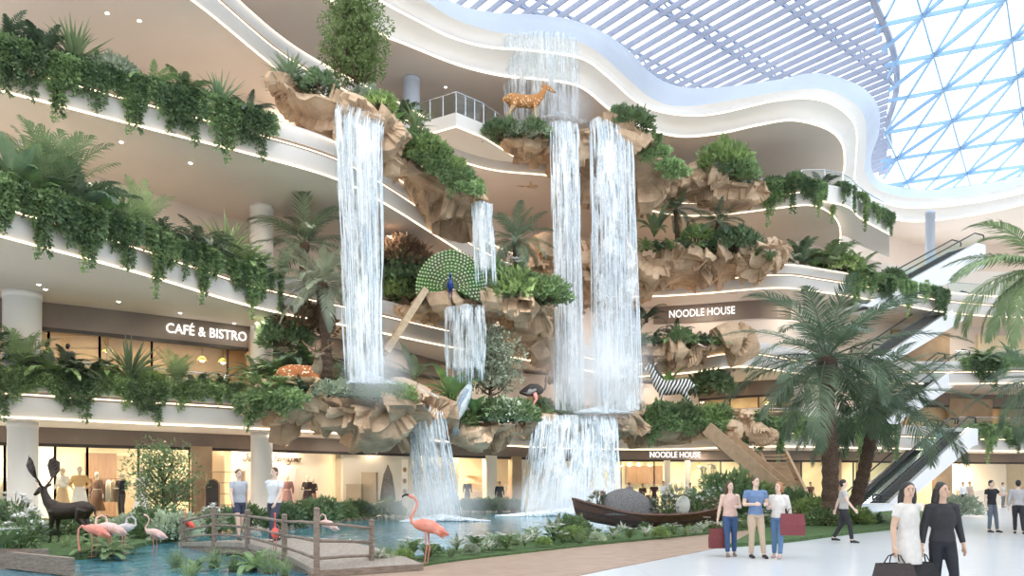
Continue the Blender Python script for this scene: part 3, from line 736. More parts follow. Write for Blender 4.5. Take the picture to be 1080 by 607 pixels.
def frond(mb, p0, az, el, ln, bend, n=22, ll=.35, lw=.03, vee=.35, droop=.35, start=.15, rw=.015):
    """feather frond: arching rachis with leaflets on both sides"""
    seg = 14; p = np.array(p0, float); a = el
    h = np.array([math.cos(az), math.sin(az), 0]); s = np.array([-math.sin(az), math.cos(az), 0]); z = np.array([0, 0, 1.0])
    pts = []; ds = []
    for i in range(seg+1):
        d = h*math.cos(a) + z*math.sin(a); pts.append(p.copy()); ds.append(d); p = p + d*ln/seg; a -= bend/seg*(.5 + i/seg)
    pts = np.array(pts); ds = np.array(ds)
    mb.tube([Vector(q) for q in pts], [rw*(1.1-i/seg) for i in range(seg+1)], 4, cap=False)
    t = np.linspace(start, 1.0, n); f = t*seg; i0 = np.minimum(f.astype(int), seg-1); fr = (f-i0)[:, None]
    q = pts[i0]*(1-fr) + pts[i0+1]*fr; d = nrm(ds[i0]*(1-fr) + ds[i0+1]*fr)
    prof = np.sin(PI*np.clip(.12 + t*.86, 0, 1))**.6*ll
    for sg in (-1, 1):
        up = np.cross(s, d)*-1
        ang = np.clip(1.15 - .75*t, .25, 1.2)[:, None]
        dr = d*np.cos(ang) + (s*sg)*np.sin(ang) + up*vee*.5
        dr = nrm(dr + RNG.normal(size=dr.shape)*.06)
        L1 = prof[:, None]; side = nrm(np.cross(dr, up)); w = lw
        m1 = q + dr*L1*.5; m2 = q + dr*L1 - z*L1*droop
        V = np.stack([q + side*w*.3, q - side*w*.3, m1 - side*w*.5, m1 + side*w*.5, m2], 1).reshape(-1, 3)
        b = np.arange(n)*5
        for k in b:
            k = int(k); mb_f.append((k, k+1, k+2, k+3)); mb_t.append((k+3, k+2, k+4))
        base = mb.n; mb.v.extend(map(tuple, V.tolist())); mb.n += len(V)
        mb.f.extend([tuple(base+x for x in F_) for F_ in mb_f]); mb.f.extend([tuple(base+x for x in F_) for F_ in mb_t]); mb_f.clear(); mb_t.clear()
mb_f = []; mb_t = []
# ---- prototypes: each is a dict of parts -> mesh (built once, linked into as many things as the photo shows)
PROTO = {}
def proto(name, **parts): PROTO[name] = [(k, q.build('tmp', v[1], smooth=False)) for k, v in parts.items() for q in (v[0] if isinstance(v[0], list) else [v[0]])]
def finish_protos():
    for k, ps in PROTO.items():
        for i, (nm, o) in enumerate(ps):
            me = o.data; me.name = k + '_' + nm; bpy.data.objects.remove(o); ps[i] = (nm, me)
def plant(kind, cat_name, label, cat, loc, rz=0.0, scale=1.0, group=None):
    t = thing(cat_name, label, cat, loc, rz, group, scale)
    for nm, me in PROTO[kind]: link(nm, me, t)
    return t
def u(a, b): return random.uniform(a, b)
# trailing clumps, five lengths
for vi, (drops, m_) in enumerate((((.5,.9,.6,.3), 'vine'), ((1.2,.5,.8,1.6), 'vine_dark'), ((.4,.5,.3,.6), 'vine'), ((1.0,1.8,1.3,.7,.9), 'vine'), ((.7,1.0,1.2,.8,1.4,.6), 'vine_dark'), ((.25,.35,.3), 'vine'))):
    f = MB(); s = MB(); w_ = 1.25
    n = 460; d = sph(n); r = RNG.uniform(.55, 1.0, (n, 1)); d[:, 2] = np.abs(d[:, 2])*.9 - .15
    pos = d*r*np.array([w_*.55, .42, .42]) + np.array([0, -.05, .12])
    leaves(f, pos, d + RNG.normal(size=(n,3))*.6 + np.array([0,0,.1]), RNG.uniform(.12,.21,n), RNG.uniform(.07,.12,n))
    for k in range(12): a = u(0, 2*PI); s.tube([(u(-.4,.4), 0, 0), (math.cos(a)*.35, math.sin(a)*.25, .3)], .008, 4)
    for k, L0 in enumerate(drops):
        x0 = -w_*.5 + w_*(k+.5)/len(drops) + u(-.1,.1)
        for j in range(5):
            L1 = L0*u(.55, 1.1); x1 = x0 + u(-.12,.12); pts = []; yy = -.40 + u(-.08,.08)
            for q in range(9):
                t = q/8; pts.append((x1 + .05*math.sin(3*t+j) , yy - .10*math.sin(min(1,t*3)*PI/2), .22 - .2*t*t - L1*t))
            s.tube(pts, .007, 3, cap=False)
            m = int(26 + 46*L1); t = RNG.uniform(0, 1, m); P_ = np.array(pts); fi = np.minimum((t*8).astype(int), 7); fr = (t*8-fi)[:, None]
            q_ = P_[fi]*(1-fr) + P_[fi+1]*fr; sp = (.10*(1-.55*t))[:, None]
            o_ = RNG.normal(size=(m,3))*sp*np.array([1,.8,.3])
            leaves(f, q_ + o_*.4, o_ + np.array([0,-.04,-.05]) + RNG.normal(size=(m,3))*.03, RNG.uniform(.10,.17,m), RNG.uniform(.055,.10,m))
    proto('vine%d' % vi, foliage=(f, M[m_]), stems=(s, M['twig']))
for vi, m_ in enumerate(('fern', 'palm', 'vine_dark')):
    f = MB()
    for k in range(22):
        frond(f, (u(-.05,.05), u(-.05,.05), 0), 2*PI*k/22*1.0 + u(-.2,.2), u(.5, 1.35), u(.6,1.0), u(1.2, 2.1), 18, .17, .035, .1, .25, .1, .007)
    c = MB(); c.ball((0,0,.02), (.08,.08,.06)); proto('fern%d' % vi, fronds=(f, M[m_]), crown_base=(c, M['bark']))
for vi, (m_, L0, up0) in enumerate((('palm', 1.3, 1.2), ('palm_light', 1.1, 1.0), ('palm_dark', 1.6, 1.1), ('palm_light', 1.5, 1.3))):
    f = MB(); s = MB()
    for k in range(18):
        frond(f, (u(-.06,.06), u(-.06,.06), .1), 2.4*k + u(-.2,.2), u(up0-(.75 if vi < 3 else .45), up0+.3), L0*u(.75,1.05), u(.9,1.7)*(1 if vi < 3 else .6), 24 if vi < 3 else 22, .34 if vi < 3 else .42, .045 if vi < 3 else .026, .3, .3, .2, .012)
    s.tube([(0,0,0), (0,0,.25)], [.10,.07], 8); proto('palmlet%d' % vi, fronds=(f, M[m_]), stem=(s, M['palmbark']))
for vi, (m_, el0, n_) in enumerate((('agave', .15, 46), ('palm_light', .5, 40))):
    f = MB(); c = MB(); c.ball((0,0,.05), (.10,.10,.1))
    for k in range(n_): straps(f, (0,0,.08), 2.4*k, u(el0, 1.45), u(.65,.9), .065, u(.1,.9))
    proto('agave%d' % vi, leaves=(f, M[m_]), crown_base=(c, M['bark']))
for vi, (m_, n_, wd) in enumerate((('broad', 13, .30), ('agave', 12, .24), ('variegated', 16, .2))):
    f = MB(); s = MB()
    for k in range(n_):
        az = 2.4*k + u(-.2,.2); el = u(.55,1.35); h = u(.15,.35); q = (math.cos(az)*h*.4, math.sin(az)*h*.4, h)
        s.tube([(0,0,0), q], .012, 5); straps(f, q, az, el, u(.5,.85), wd*u(.8,1.1), u(.5,1.3), 7, .04, .12)
    proto('broad%d' % vi, leaves=(f, M[m_]), stems=(s, M['twig']))
for vi, (m_, ls) in enumerate((('shrub', .11), ('shrub_grey', .10), ('tree', .12), ('vine_dark', .13), ('bronze', .12))):
    f = MB(); s = MB(); n = 1100; d = sph(n); d[:, 2] = np.abs(d[:, 2])
    lump = np.array([1 + .25*noise.noise(Vector(x)*2.3 + Vector((vi*7,0,0))) for x in d])[:, None]
    pos = d*RNG.uniform(.5, 1.0, (n,1))**.6*lump*np.array([.55,.55,.55]) + np.array([0,0,.04])
    leaves(f, pos, d + RNG.normal(size=(n,3))*.5 + np.array([0,0,.3]), RNG.uniform(ls*.8, ls*1.4, n), RNG.uniform(ls*.45, ls*.7, n))
    for k in range(14): q = sph(1)[0]; s.tube([(0,0,0), (q[0]*.25, q[1]*.25, .2+abs(q[2])*.2)], [.014,.006], 4)
    proto('shrub%d' % vi, foliage=(f, M[m_]), stems=(s, M['bark']))
# grass-like tufts and white-flowered ground plants
f = MB()
for k in range(70): straps(f, (u(-.12,.12), u(-.12,.12), 0), u(0,6.28), u(.8,1.5), u(.35,.65), .018, u(.2,1.2), 4)
b_ = MB(); b_.ball((0,0,.0), (.12,.12,.03)); proto('tuft', blades=(f, M['palm_light']), base=(b_, M['soil']))
f = MB(); fl = []; s = MB()
for k in range(20):
    az = 2.4*k; q = (math.cos(az)*.12, math.sin(az)*.12, u(.1,.25)); s.tube([(0,0,0), q], .008, 4); straps(f, q, az, u(.3,1.2), u(.25,.42), .13, u(.6,1.2), 5, .05, .1)
for k in range(7):
    c = Vector((u(-.25,.25), u(-.25,.25), u(.3,.5))); s.tube([(0,0,.1), c], .006, 4)
    fl.append(MB())
    for j in range(6): straps(fl[-1], c, j*PI/3, .5, .10, .06, .6, 3, .2, .1)
proto('flowerplant', leaves=(f, M['shrub']), flower=(fl, M['petal_white']), stems=(s, M['twig']))
finish_protos()

# ---- palms with a trunk: trunk mesh + each frond an object
FR = {}
for key, (m_, ln, bend, n_, ll, lw, dr) in {'date': ('olive', 1, 1.1, 44, .19, .015, .22), 'big': ('palm', 1, 1.15, 58, .22, .010, .30), 'light': ('palm_light', 1, 1.2, 50, .2, .016, .4)}.items():
    FR[key] = []
    for v in range(3):
        f = MB(); frond(f, (0,0,0), 0, 0, ln, bend*(.8+.25*v), n_, ll, lw, .3, dr, .16, .007)
        o = f.build('frond', M[m_]); FR[key].append(o.data); bpy.data.objects.remove(o)
def palm(name, label, base, top, r0, r1, key, n, L0, els=(-.5, 1.3), group=None, seed=1, cat='palm tree'):
    rd = random.Random(seed); b = Vector(base); tp = Vector(top) - b
    t = thing(name, label, cat, b, group=group); tr = MB(); pts = []; rr = []
    K = 26
    for i in range(K+1):
        f = i/K; pts.append(Vector((0,0,0)).lerp(tp, f) + Vector((tp.y, -tp.x, 0))*0*f + Vector((.04*math.sin(f*5), .03*math.cos(f*4), 0))*min(1, f*4))
        rr.append((r0*(1-f) + r1*f)*(1.0 + (.10 if i % 2 else -.05)) * (1.25 if f < .06 else 1))
    tr.tube(pts, rr, 12); tr.build('trunk', M['palmbark'], t)
    bo = MB(); bo.ball(tp + Vector((0,0,.05)), (r1*1.6, r1*1.6, r1*2.0), 10, 8); bo.build('crown_base', M['palmbark'], t)
    for k in range(n):
        f = k/(n-1); el = els[1] + (els[0]-els[1])*f**.9 + rd.uniform(-.12,.12)
        fo = link('frond', FR[key][rd.randrange(3)], t, tp + Vector((0,0,r1*1.5)))
        s_ = L0*rd.uniform(.85,1.1)*(.8 if el > 1.1 else 1)
        fo.scale = (s_,)*3; fo.rotation_euler = (rd.uniform(-.25,.25), -el, 2.399*k + rd.uniform(-.2,.2))
    return t
def tree(name, label, base, h, w_, m_, ls, nl, trunk=.45, seed=1, cat='tree', shape=1.0, bm='bark', group=None):
    rd = random.Random(seed); t = thing(name, label, cat, base, group=group); tr = MB(); f = MB(); bl = []
    tr.tube([(0,0,0), (.03*h*.2,0,h*trunk*.6), (0,.02,h*trunk), (.02,0,h*.8)], [.035*h, .026*h, .02*h, .008*h], 9)
    for k in range(26):
        z = h*(trunk*.8 + (.86-trunk*.8)*(k+.5)/26); a = 2.4*k; hf = (z/h - trunk*.7)/(1-trunk*.7)
        rad = w_*.5*(math.sin(PI*min(1, .25+hf*.75))**.7)*shape if shape < 1.5 else w_*.5*(1.05-hf)
        e = Vector((math.cos(a)*rad*rd.uniform(.6,.95), math.sin(a)*rad*rd.uniform(.6,.95), z + h*.12))
        tr.tube([(0,0,z*.75), (e.x*.45, e.y*.45, z*.92), e], [.012*h, .008*h, .003*h], 5); bl.append((e, w_*rd.uniform(.17,.25)))
        bl.append((Vector((e.x*.55, e.y*.55, z+h*.05)), w_*rd.uniform(.14,.2)))
    bl += [(Vector((0,0,h*.93)), w_*.13), (Vector((0,0,h*.8)), w_*.2)]
    per = nl//len(bl)
    for c, r in bl:
        d = sph(per); pos = d*RNG.uniform(.3,1,(per,1))**.5*r*np.array([1,1,.8]) + np.array(c)
        leaves(f, pos, d + RNG.normal(size=(per,3))*.6, RNG.uniform(ls*.7,ls*1.3,per), RNG.uniform(ls*.4,ls*.65,per))
    tr.build('trunk', M[bm], t, smooth=True); f.build('foliage', M[m_], t); return t

# ================================================================ ROCKS
def rock(label, top, bot, d, D, amp=.30, name='rock_ledge', n=64, under=.55, seed=0, lip=.0):
    """sandstone ledge: upper and lower silhouette in the photo at depth d, D metres deep, chunked and cracked"""
    def samp(c, x):
        if x <= c[0][0]: return c[0][1]
        for a, b in zip(c[:-1], c[1:]):
            if x <= b[0]: return a[1] + (b[1]-a[1])*(x-a[0])/(b[0]-a[0])
        return c[-1][1]
    x0, x1 = top[0][0], top[-1][0]; rows = []
    prof = [(1.0,.98),(.8,1.0),(.6,1.0),(.4,1.01),(.25,1.0),(.12,.98),(.04,.92),(0.,.82),(.0,.70),(.03,.58),(.08,.46),(.15,.34),(.24,.22),(.34,.12),(.46,.04),(.60,0.),(.8,.02),(1.0,.15),(1.04,.4),(1.04,.7)]
    for i in range(n):
        t = i/(n-1); px = x0 + (x1-x0)*t
        e = min(1.0, (t*(1-t)*4)*2.2)**.5
        dd = d + (1-e)*D*.35
        pt = P(px, samp(top, px), dd + .1*D); pb = P(px, samp(bot, px), dd + under*D)
        zt, zb = pt.z, min(pb.z, pt.z - .05); De = D*(.35 + .65*e); row = []
        X = pt.x
        for a, z in prof:
            row.append(Vector((X*(1 + (a-.1)*De/ d*.15), dd + a*De*1.0, zb + (zt-zb)*z)))
        rows.append(row)
    mb = MB(); mb.loft(rows, close=True); K = len(prof)
    mb.f.append(tuple(range(K-1, -1, -1))); mb.f.append(tuple((n-1)*K + k for k in range(K)))
    me = bpy.data.meshes.new(name); me.from_pydata(mb.v, [], mb.f); me.update()
    o = link(name, me); md = o.modifiers.new('s', 'SUBSURF'); md.subdivision_type = 'SIMPLE'; md.levels = 1 if n > 200 else 1; md.render_levels = 1
    dg = bpy.context.evaluated_depsgraph_get(); m2 = bpy.data.meshes.new_from_object(o.evaluated_get(dg), depsgraph=dg)
    bpy.data.objects.remove(o); bpy.data.meshes.remove(me); m2.name = name
    c = Vector((0,0,0)); nn = len(m2.vertices)
    sv = Vector((seed*13.7, seed*5.1, seed*3.3))
    nor = [v.normal.copy() for v in m2.vertices]
    for v, nr in zip(m2.vertices, nor):
        k = 0.0
        for fr, wt in ((.42, 1.0), (1.0, .34)):
            p = Vector((v.co.x*fr, v.co.y*fr, v.co.z*fr*1.5)) + sv*fr
            dist, pt_ = noise.voronoi(p); q = pt_[0]; dl = p - q
            g_ = Vector((noise.cell(q*7.13), noise.cell(q*5.71 + Vector((9,4,1))), noise.cell(q*6.37 + Vector((3,8,5)))))*2 - Vector((1,1,1))
            crack = min(.22, dist[1]-dist[0])
            k += wt*(1.5*dl.dot(g_) + .55*(noise.cell(q*3.3)-.5) + (crack-.18)*1.2)
        k += .12*noise.noise(v.co*3.1 + sv)
        v.co += nr*(max(-1.0, min(1.0, k))*amp*1.1)
    m2.materials.clear(); m2.materials.append(M['rock']); m2.update()
    for pl in m2.polygons: pl.use_smooth = False
    o = link(name, m2); ctr = P((x0+x1)/2, samp(top, (x0+x1)/2), d); 
    m2.transform(Matrix.Translation(-ctr)); o.location = ctr
    return tag(o, label, 'rock')
rock('brown rock ledge under the tall green tree, left fall pours over it', [(287,88),(300,86),(318,97),(332,90),(352,96),(380,108),(405,118),(424,133)], [(287,106),(305,128),(330,142),(352,150),(380,160),(405,172),(424,160)], 29.3, 3.0, seed=1, amp=.3)
rock('tan overhanging rock slab with hanging greenery beside the left waterfall', [(404,176),(418,170),(436,168),(455,180),(476,194),(494,204),(506,214)], [(404,205),(425,218),(445,228),(465,232),(485,238),(500,236),(506,226)], 33.4, 4.4, seed=2, amp=.4)
rock('brown rock ledge the spotted deer stands on, high beside the falls', [(517,146),(530,140),(550,142),(575,140),(600,132),(640,126),(668,134),(680,150),(700,170),(716,186)], [(517,152),(524,168),(545,176),(575,180),(600,196),(640,210),(668,222),(690,218),(705,208),(716,196)], 39.5, 6.0, seed=3, amp=.45, n=64)
rock('pale rounded boulder ledge below the bushy shrub on the upper balcony', [(694,190),(716,184),(735,172),(752,180),(775,188),(800,190),(812,198)], [(694,206),(715,210),(740,212),(765,214),(790,218),(805,212),(812,206)], 45.5, 3.0, seed=4, amp=.35)
rock('wide tan rock ledge with small palms right of the tall falls', [(662,266),(690,262),(720,264),(745,270),(760,258),(780,268),(800,262),(830,256)], [(662,300),(680,306),(700,310),(725,304),(740,308),(765,296),(790,296),(815,288),(830,272)], 45.2, 4.0, seed=5, amp=.5, n=60)
rock('chunky rock ledge of split boulders under the grass, below the second-storey noodle sign', [(662,362),(690,364),(720,366),(745,362),(760,352),(775,345),(786,352),(790,366)], [(662,378),(685,388),(710,384),(740,386),(755,382),(768,386),(780,384),(790,376)], 44.6, 3.4, seed=6, amp=.5)
rock('big rock ledge carrying the date palm and the resting spotted deer', [(258,416),(275,412),(300,422),(330,424),(360,418),(395,418),(428,420),(440,425)], [(258,436),(270,452),(300,458),(318,452),(335,452),(355,466),(385,472),(405,468),(425,460),(440,452)], 29.6, 4.2, seed=7, amp=.5, n=60, under=.4)
rock('rock ledge beside the lower left cascade, under the heron', [(468,450),(485,452),(505,446),(520,442),(545,446),(560,446)], [(468,458),(485,466),(505,472),(516,470),(540,464),(560,462)], 36.0, 3.2, seed=8, amp=.4)
rock('rock ledge with the peacock on it, middle cascade spills from its front', [(404,318),(430,322),(455,316),(480,314),(515,312),(545,316),(580,320)], [(404,336),(425,345),(450,346),(480,340),(515,338),(545,342),(580,348)], 35.4, 4.6, seed=9, amp=.45)
rock('rock pillar dropping from the peacock ledge beside the tall falls', [(538,330),(552,326),(572,326),(592,322),(608,330)], [(538,352),(548,366),(560,364),(580,404),(600,412),(608,372)], 40.2, 2.6, seed=10, amp=.45)
rock('shadowed rock shelf half hidden behind the tall falls', [(552,262),(575,252),(600,258),(625,250),(650,262),(664,268)], [(552,304),(575,308),(600,318),(625,322),(650,316),(664,300)], 43.4, 3.4, seed=11, amp=.45)
rock('rock wall stretch behind the mist at the foot of the tall falls', [(560,420),(590,428),(620,430),(650,424),(680,428)], [(560,446),(590,458),(620,464),(650,466),(680,460)], 41.4, 4, seed=12, amp=.4)
rock('long tan rock ledge the zebra stands above', [(646,440),(680,446),(715,446),(745,442),(772,438),(790,440)], [(646,470),(670,467),(700,464),(735,461),(760,457),(778,453),(790,448)], 44.2, 4.2, seed=13, amp=.34, n=56)
rock('stacked pale boulder at the end of the zebra ledge, beside the hanging vines', [(765,434),(778,430),(790,432),(803,448),(812,458)], [(765,466),(775,472),(790,470),(803,470),(812,466)], 43.4, 2.4, seed=14, amp=.4)
rock('mossy rock wedge left of the peacock, under the bronze bush', [(402,288),(415,280),(428,290),(440,300),(448,312)], [(402,340),(415,342),(428,338),(440,332),(448,322)], 36.2, 2.4, seed=15, amp=.35)
rock('small pale boulder on the wide palm ledge, at its far end', [(786,262),(800,254),(815,252),(828,262)], [(786,284),(800,290),(815,290),(828,282)], 44.4, 2.0, seed=16, amp=.35)
rock('rock shelf the lower left cascade slides over', [(396,404),(420,402),(440,410),(458,422),(474,430)], [(396,430),(420,440),(440,448),(458,452),(474,450)], 32.2, 2.6, seed=17, amp=.35)
rock('rock rim at the lip of the broad lower waterfall', [(548,440),(575,441),(600,440),(630,440),(658,440)], [(548,460),(575,462),(600,464),(630,463),(655,458)], 39.5, 2.4, seed=18, amp=.3)

# ================================================================ WATERFALLS
def fall(label, A, B, layers=3, m_='fall', bulge=.25, strands=60, gap=.16, seed=1, nu=28, nv=40, wob=.10, sw=.035, foam=True, lip=.5, fadeout=False):
    """curtain of falling water between the lip polyline A and the foot polyline B: several streaked sheets with free strands between"""
    rd = random.Random(seed); A = catmull(A, nu); B = catmull(B, nu); base = B[nu//2]
    t = thing('waterfall', label, 'waterfall', base)
    H = (A[0]-B[0]).length; W = (A[-1]-A[0]).length
    def pos(uu, vv, off, sd):
        f = uu*(nu-1); i = min(int(f), nu-2); a = A[i].lerp(A[i+1], f-i); b = B[i].lerp(B[i+1], f-i)
        p = a.lerp(b, vv)
        q = Vector((0, -1, 0))
        g = off + (bulge*(math.sqrt(min(1, vv*4)) - .0) - lip*max(0, .06-vv)*12)
        wv = wob*noise.noise(Vector((uu*W*.9 + sd*9, vv*H*.25, sd*3.1)))
        if vv < .04: p = p + Vector((0,0,-.15*(vv/.04)**2 + .0))
        return p + q*(g + wv) + Vector((wob*.6*noise.noise(Vector((uu*W*.7, vv*H*.3, sd+20))), 0, 0))*min(1, vv*5)
    for l in range(layers):
        mb = MB(); rows = []; mb.uv = []; mb.fade = []
        for j in range(nv):
            vv = j/(nv-1); row = []
            for i in range(nu):
                uu = (i/(nu-1)-.5)*(1.0 - .10*l) + .5 + .035*l*(-1)**l; eg = abs(i/(nu-1)-.5)*2
                if eg > .9: uu += math.copysign(.06*(noise.noise(Vector((vv*H*1.6, l*3.3 + seed, i*.01)))-.25)*min(1, vv*8), uu-.5)
                uu = min(1.0, max(0.0, uu)); row.append(pos(uu, vv, -gap*l, l + seed) - base); mb.uv.append((i/(nu-1)*W + l*3.7 + seed*2.3, -vv*H + l*5.1)); mb.fade.append(min(1, (1-eg)*6 + .25)*(min(1, (1-vv)*5) if fadeout else 1))
            rows.append(row)
        mb.loft(rows); mb.build('water_sheet', M[m_], t, smooth=True)
    if strands:
        mb = MB()
        for k in range(strands):
            uu = rd.uniform(.01,.99); v0 = rd.uniform(-.4,.8); v1 = min(1, v0 + rd.uniform(.15,.6)); v0 = max(0, v0); v1 = max(v1, v0+.1); v0 = min(v0, v1-.1); off = rd.uniform(-gap*layers, .10); sd = rd.uniform(0,9)
            K = 10; pts = [pos(uu, v0 + (v1-v0)*q/K, off, sd) - base for q in range(K+1)]
            rr = [sw*rd.uniform(.4,1.0)*max(.08, math.sin(PI*min(1, .08+q/K*.9))) for q in range(K+1)]
            mb.tube(pts, rr, 4, sx=1.4)
        mb.build('water_strands', M['strand'], t, smooth=True)
    return t
fall('tall left waterfall dropping from the tree ledge behind the date palm', [P(351,99,29.0), P(378,109,28.9), P(404,117,29.1)], [P(364,402,29.3), P(386,405,29.1), P(408,404,29.3)], strands=110, seed=1, sw=.03)
fall('curved veil of water pouring from the roof ring behind the standing deer', [P(530,42,40.9), P(536,36,40.1), P(560,32.5,39.5), P(585,33,39.6), P(604,38,40.3), P(611,44,41)], [P(531,134,42.6), P(537,134,42), P(560,136,41.6), P(585,136,41.6), P(604,134,42), P(612,130,42.6)], layers=2, m_='fall_thin', bulge=0, strands=110, wob=.03, seed=2, lip=0, sw=.016, gap=.1)
fall('narrower of the two tall central falls, plunging beside the deer ledge', [P(580,126,39.2), P(596,123,39.1), P(612,128,39.3)], [P(584,432,39.6), P(600,433,39.5), P(617,433,39.6)], strands=110, seed=3, gap=.2)
fall('wider of the two tall central falls, plunging from the rock lip to the mist', [P(622,124,39.2), P(632,120,39.0), P(648,126,38.9), P(668,138,39.2)], [P(625,434,39.5), P(638,436,39.2), P(655,434,39.2), P(677,432,39.5)], strands=170, seed=4, gap=.22, m_='fall_dense')
fall('broad lowest waterfall crashing into the pool below the zebra', [P(562,437,39.2), P(600,436,38.7), P(652,437,39.2)], [P(546,541,38.8), P(600,545,38.2), P(656,541,38.8)], strands=220, seed=5, gap=.25, m_='fall_dense', wob=.2, sw=.04)
fall('lower left cascade sliding off the palm ledge into the pool', [P(428,425,32.3), P(448,424,32.1), P(468,430,32.4)], [P(438,544,33.4), P(464,548,32.9), P(488,543,33.4)], strands=110, seed=6, gap=.18, wob=.15)
fall('short middle cascade below the peacock', [P(467,320,35.0), P(490,318,34.8), P(514,320,35.0)], [P(470,402,34.7), P(490,404,34.5), P(514,402,34.7)], layers=3, fadeout=True, strands=70, seed=7, sw=.025)
fall('thin high cascade falling beside the dark palm below the tan slab', [P(497,211,34.0), P(508,208,33.8), P(520,213,34.0)], [P(500,300,34.2), P(511,302,34.0), P(525,300,34.2)], layers=3, fadeout=True, strands=60, seed=8, sw=.025)
# water sliding from the foot of the left fall over the shelf to the cascade lip
t = thing('rock_stream', 'sheet of water sliding over the shelf between the two left falls', 'stream', P(420,410,31)); b0 = t.location
mb = MB(); rows = []; mb.uv = []; mb.fade = []
Lp = catmull([P(362,404,29.8), P(392,404,30.4), P(414,410,31.2), P(430,424,32.0)], 22); Rp = catmull([P(408,402,30.1), P(428,402,31.2), P(450,412,32.2), P(470,428,32.6)], 22)
for i in range(22):
    row = []
    for k in range(12):
        q = Lp[i].lerp(Rp[i], k/11); q = q + Vector((0,-.1,.12 + .08*noise.noise(q*1.7))); row.append(q - b0); mb.uv.append((k*.15, i*.12)); mb.fade.append(1.0)
    rows.append(row)
mb.loft(rows); mb.build('water_sheet', M['fall_dense'], t, smooth=True)
# foam churned up where the falls land
def foam(label, c, rx, ry, n=420, h=.35, s=.16):
    o = MB()
    for k in range(n):
        a = u(0, 2*PI); r = min(.98, random.random()**.75*(.75 + .35*math.sin(a*3+rx))); x, y = math.cos(a)*r*rx, math.sin(a)*r*ry; rr = s*u(.35,1.0)*(1.2-r*.8)
        o.ball((x, y, u(0, h)*(1-r)**1.2), (rr*1.4, rr*1.2, rr*.6), 6, 4)
    ob = o.build('foam', M['foam'], None, smooth=True, loc=c); return tag(ob, label, 'foam', kind='stuff')
foam('white foam at the foot of the broad lowest waterfall', G(600, 37.6, .05), 3.7, 1.8, 3600, .35, .11)
foam('white foam at the foot of the lower left cascade', G(466, 32.2, .05), 2.1, 1.3, 2200, .25, .09)
foam('white splashing water where the tall central falls hit the rim', P(632, 435, 39.3), 1.8, .5, 1400, .3, .10)
foam('white splashing water where the roof veil lands on the deer ledge', P(590, 128, 41.5), 1.5, .7, 900, .6, .09)
foam('white splashing water where the tall left fall lands', P(388, 404, 29.2), 1.1, .4, 700, .5, .08)
M['mist'] = mist_mat('mist', 1.5); M['mist_thin'] = mist_mat('thin_mist', 1.3)
def mist(label, c, r, m_='mist'):
    o = MB(); o.ball((0,0,0), r, 20, 12); ob = o.build('mist', M[m_], None, smooth=True, loc=c); return tag(ob, label, 'mist', kind='stuff')
mist('mist around the foot of the tall central falls', P(630,388,38.2), (3.7,1.3,3.6))
mist('mist around the foot of the broad lowest waterfall', P(600,530,37.2), (4.2,1.6,1.8), 'mist_thin')
mist('mist around the foot of the tall left fall', P(398,392,28.7), (1.7,1.0,1.7))
mist('mist drifting from the foot of the lower left cascade', P(455,530,31.8), (3.2,1.4,1.4), 'mist_thin')
mist('spray where the roof veil lands beside the deer', P(600,115,40.8), (1.9,.9,1.5))
# ================================================================ PLANTING
NAMES = {'vine':('trailing_vine','trailing plant'), 'fern':('fern','fern'), 'palmlet':('small_palm','palm'), 'agave':('spiky_plant','plant'), 'broad':('broadleaf_plant','plant'), 'shrub':('shrub','bush'), 'tuft':('grass_tuft','grass tuft'), 'flowerplant':('flowering_plant','flowering plant')}
HGT = {'vine':.55, 'fern':.85, 'palmlet':1.35, 'agave':.85, 'broad':1.0, 'shrub':.6, 'tuft':.55, 'flowerplant':.5}
def kind_of(k): return k.rstrip('0123456789')
def put(k, px, py, d, hpx, label, rz=None, group=None, at=None):
    nm, cat = NAMES[kind_of(k)]; s = hpx*d/F/HGT[kind_of(k)]
    loc = at if at is not None else P(px, py, d)
    return plant(k, nm, label, cat, loc, u(0, 6.28) if rz is None else rz, s, group)
def face(n): return math.atan2(n.y, n.x) + PI/2
def vines(level, px0, px1, n, where, kinds, sc=1.0, off=-.30, up=1.38, group=None, curve=None, z=None):
    c = offset(curve or EDGE[level], off); zz = (LV[level][0] + up) if z is None else z
    for i in range(n):
        px = px0 + (px1-px0)*(i+.5)/n + u(-3,3); p, t, nn = hit(c, px)
        k = kinds[i % len(kinds)]
        plant('vine%d' % k, 'trailing_vine', 'trailing vine clump over %s, %s' % (where, nth(i, n)), 'trailing plant', (p.x, p.y, zz + u(-.05,.1)), face(nn) + u(-.2,.2), sc*u(.88,1.15), group)
def accents(level, items, where, off=-.45, up=1.4):
    c = offset(EDGE[level], off)
    for k, px, s, lab in items:
        p, t, nn = hit(c, px); nm, cat = NAMES[kind_of(k)]
        plant(k, nm, lab + ' ' + where, cat, (p.x, p.y, LV[level][0]+up+.12), u(0,6.28), s*1.3)
# --- third gallery (upper left)
vines(3, -40, 284, 19, 'the third gallery rim', (3,1,0,4,1,0,3,4,2,1), 1.0, group='trailing vines of the third gallery')
accents(3, [('agave1', 78, 1.45, 'big spiky rosette with broad pale leaves standing tallest'), ('palmlet0', 48, .8, 'dark feathery palm beside the big rosette'), ('shrub1', 120, 1.1, 'soft grey-green bush just past the big rosette'),
  ('fern0', 160, 1.1, 'bright arching fern at mid length'), ('palmlet1', 196, .85, 'pale arching palm two plants before the end'), ('agave0', 232, 1.25, 'dark green cycad rosette near the end'), ('fern1', 8, 1.3, 'dense fern at the picture edge'), ('palmlet2', 262, .6, 'small dark palm at the very end'), ('fern2', 100, .9, 'dark low fern between rosette and grey bush')], 'on the third gallery rim')
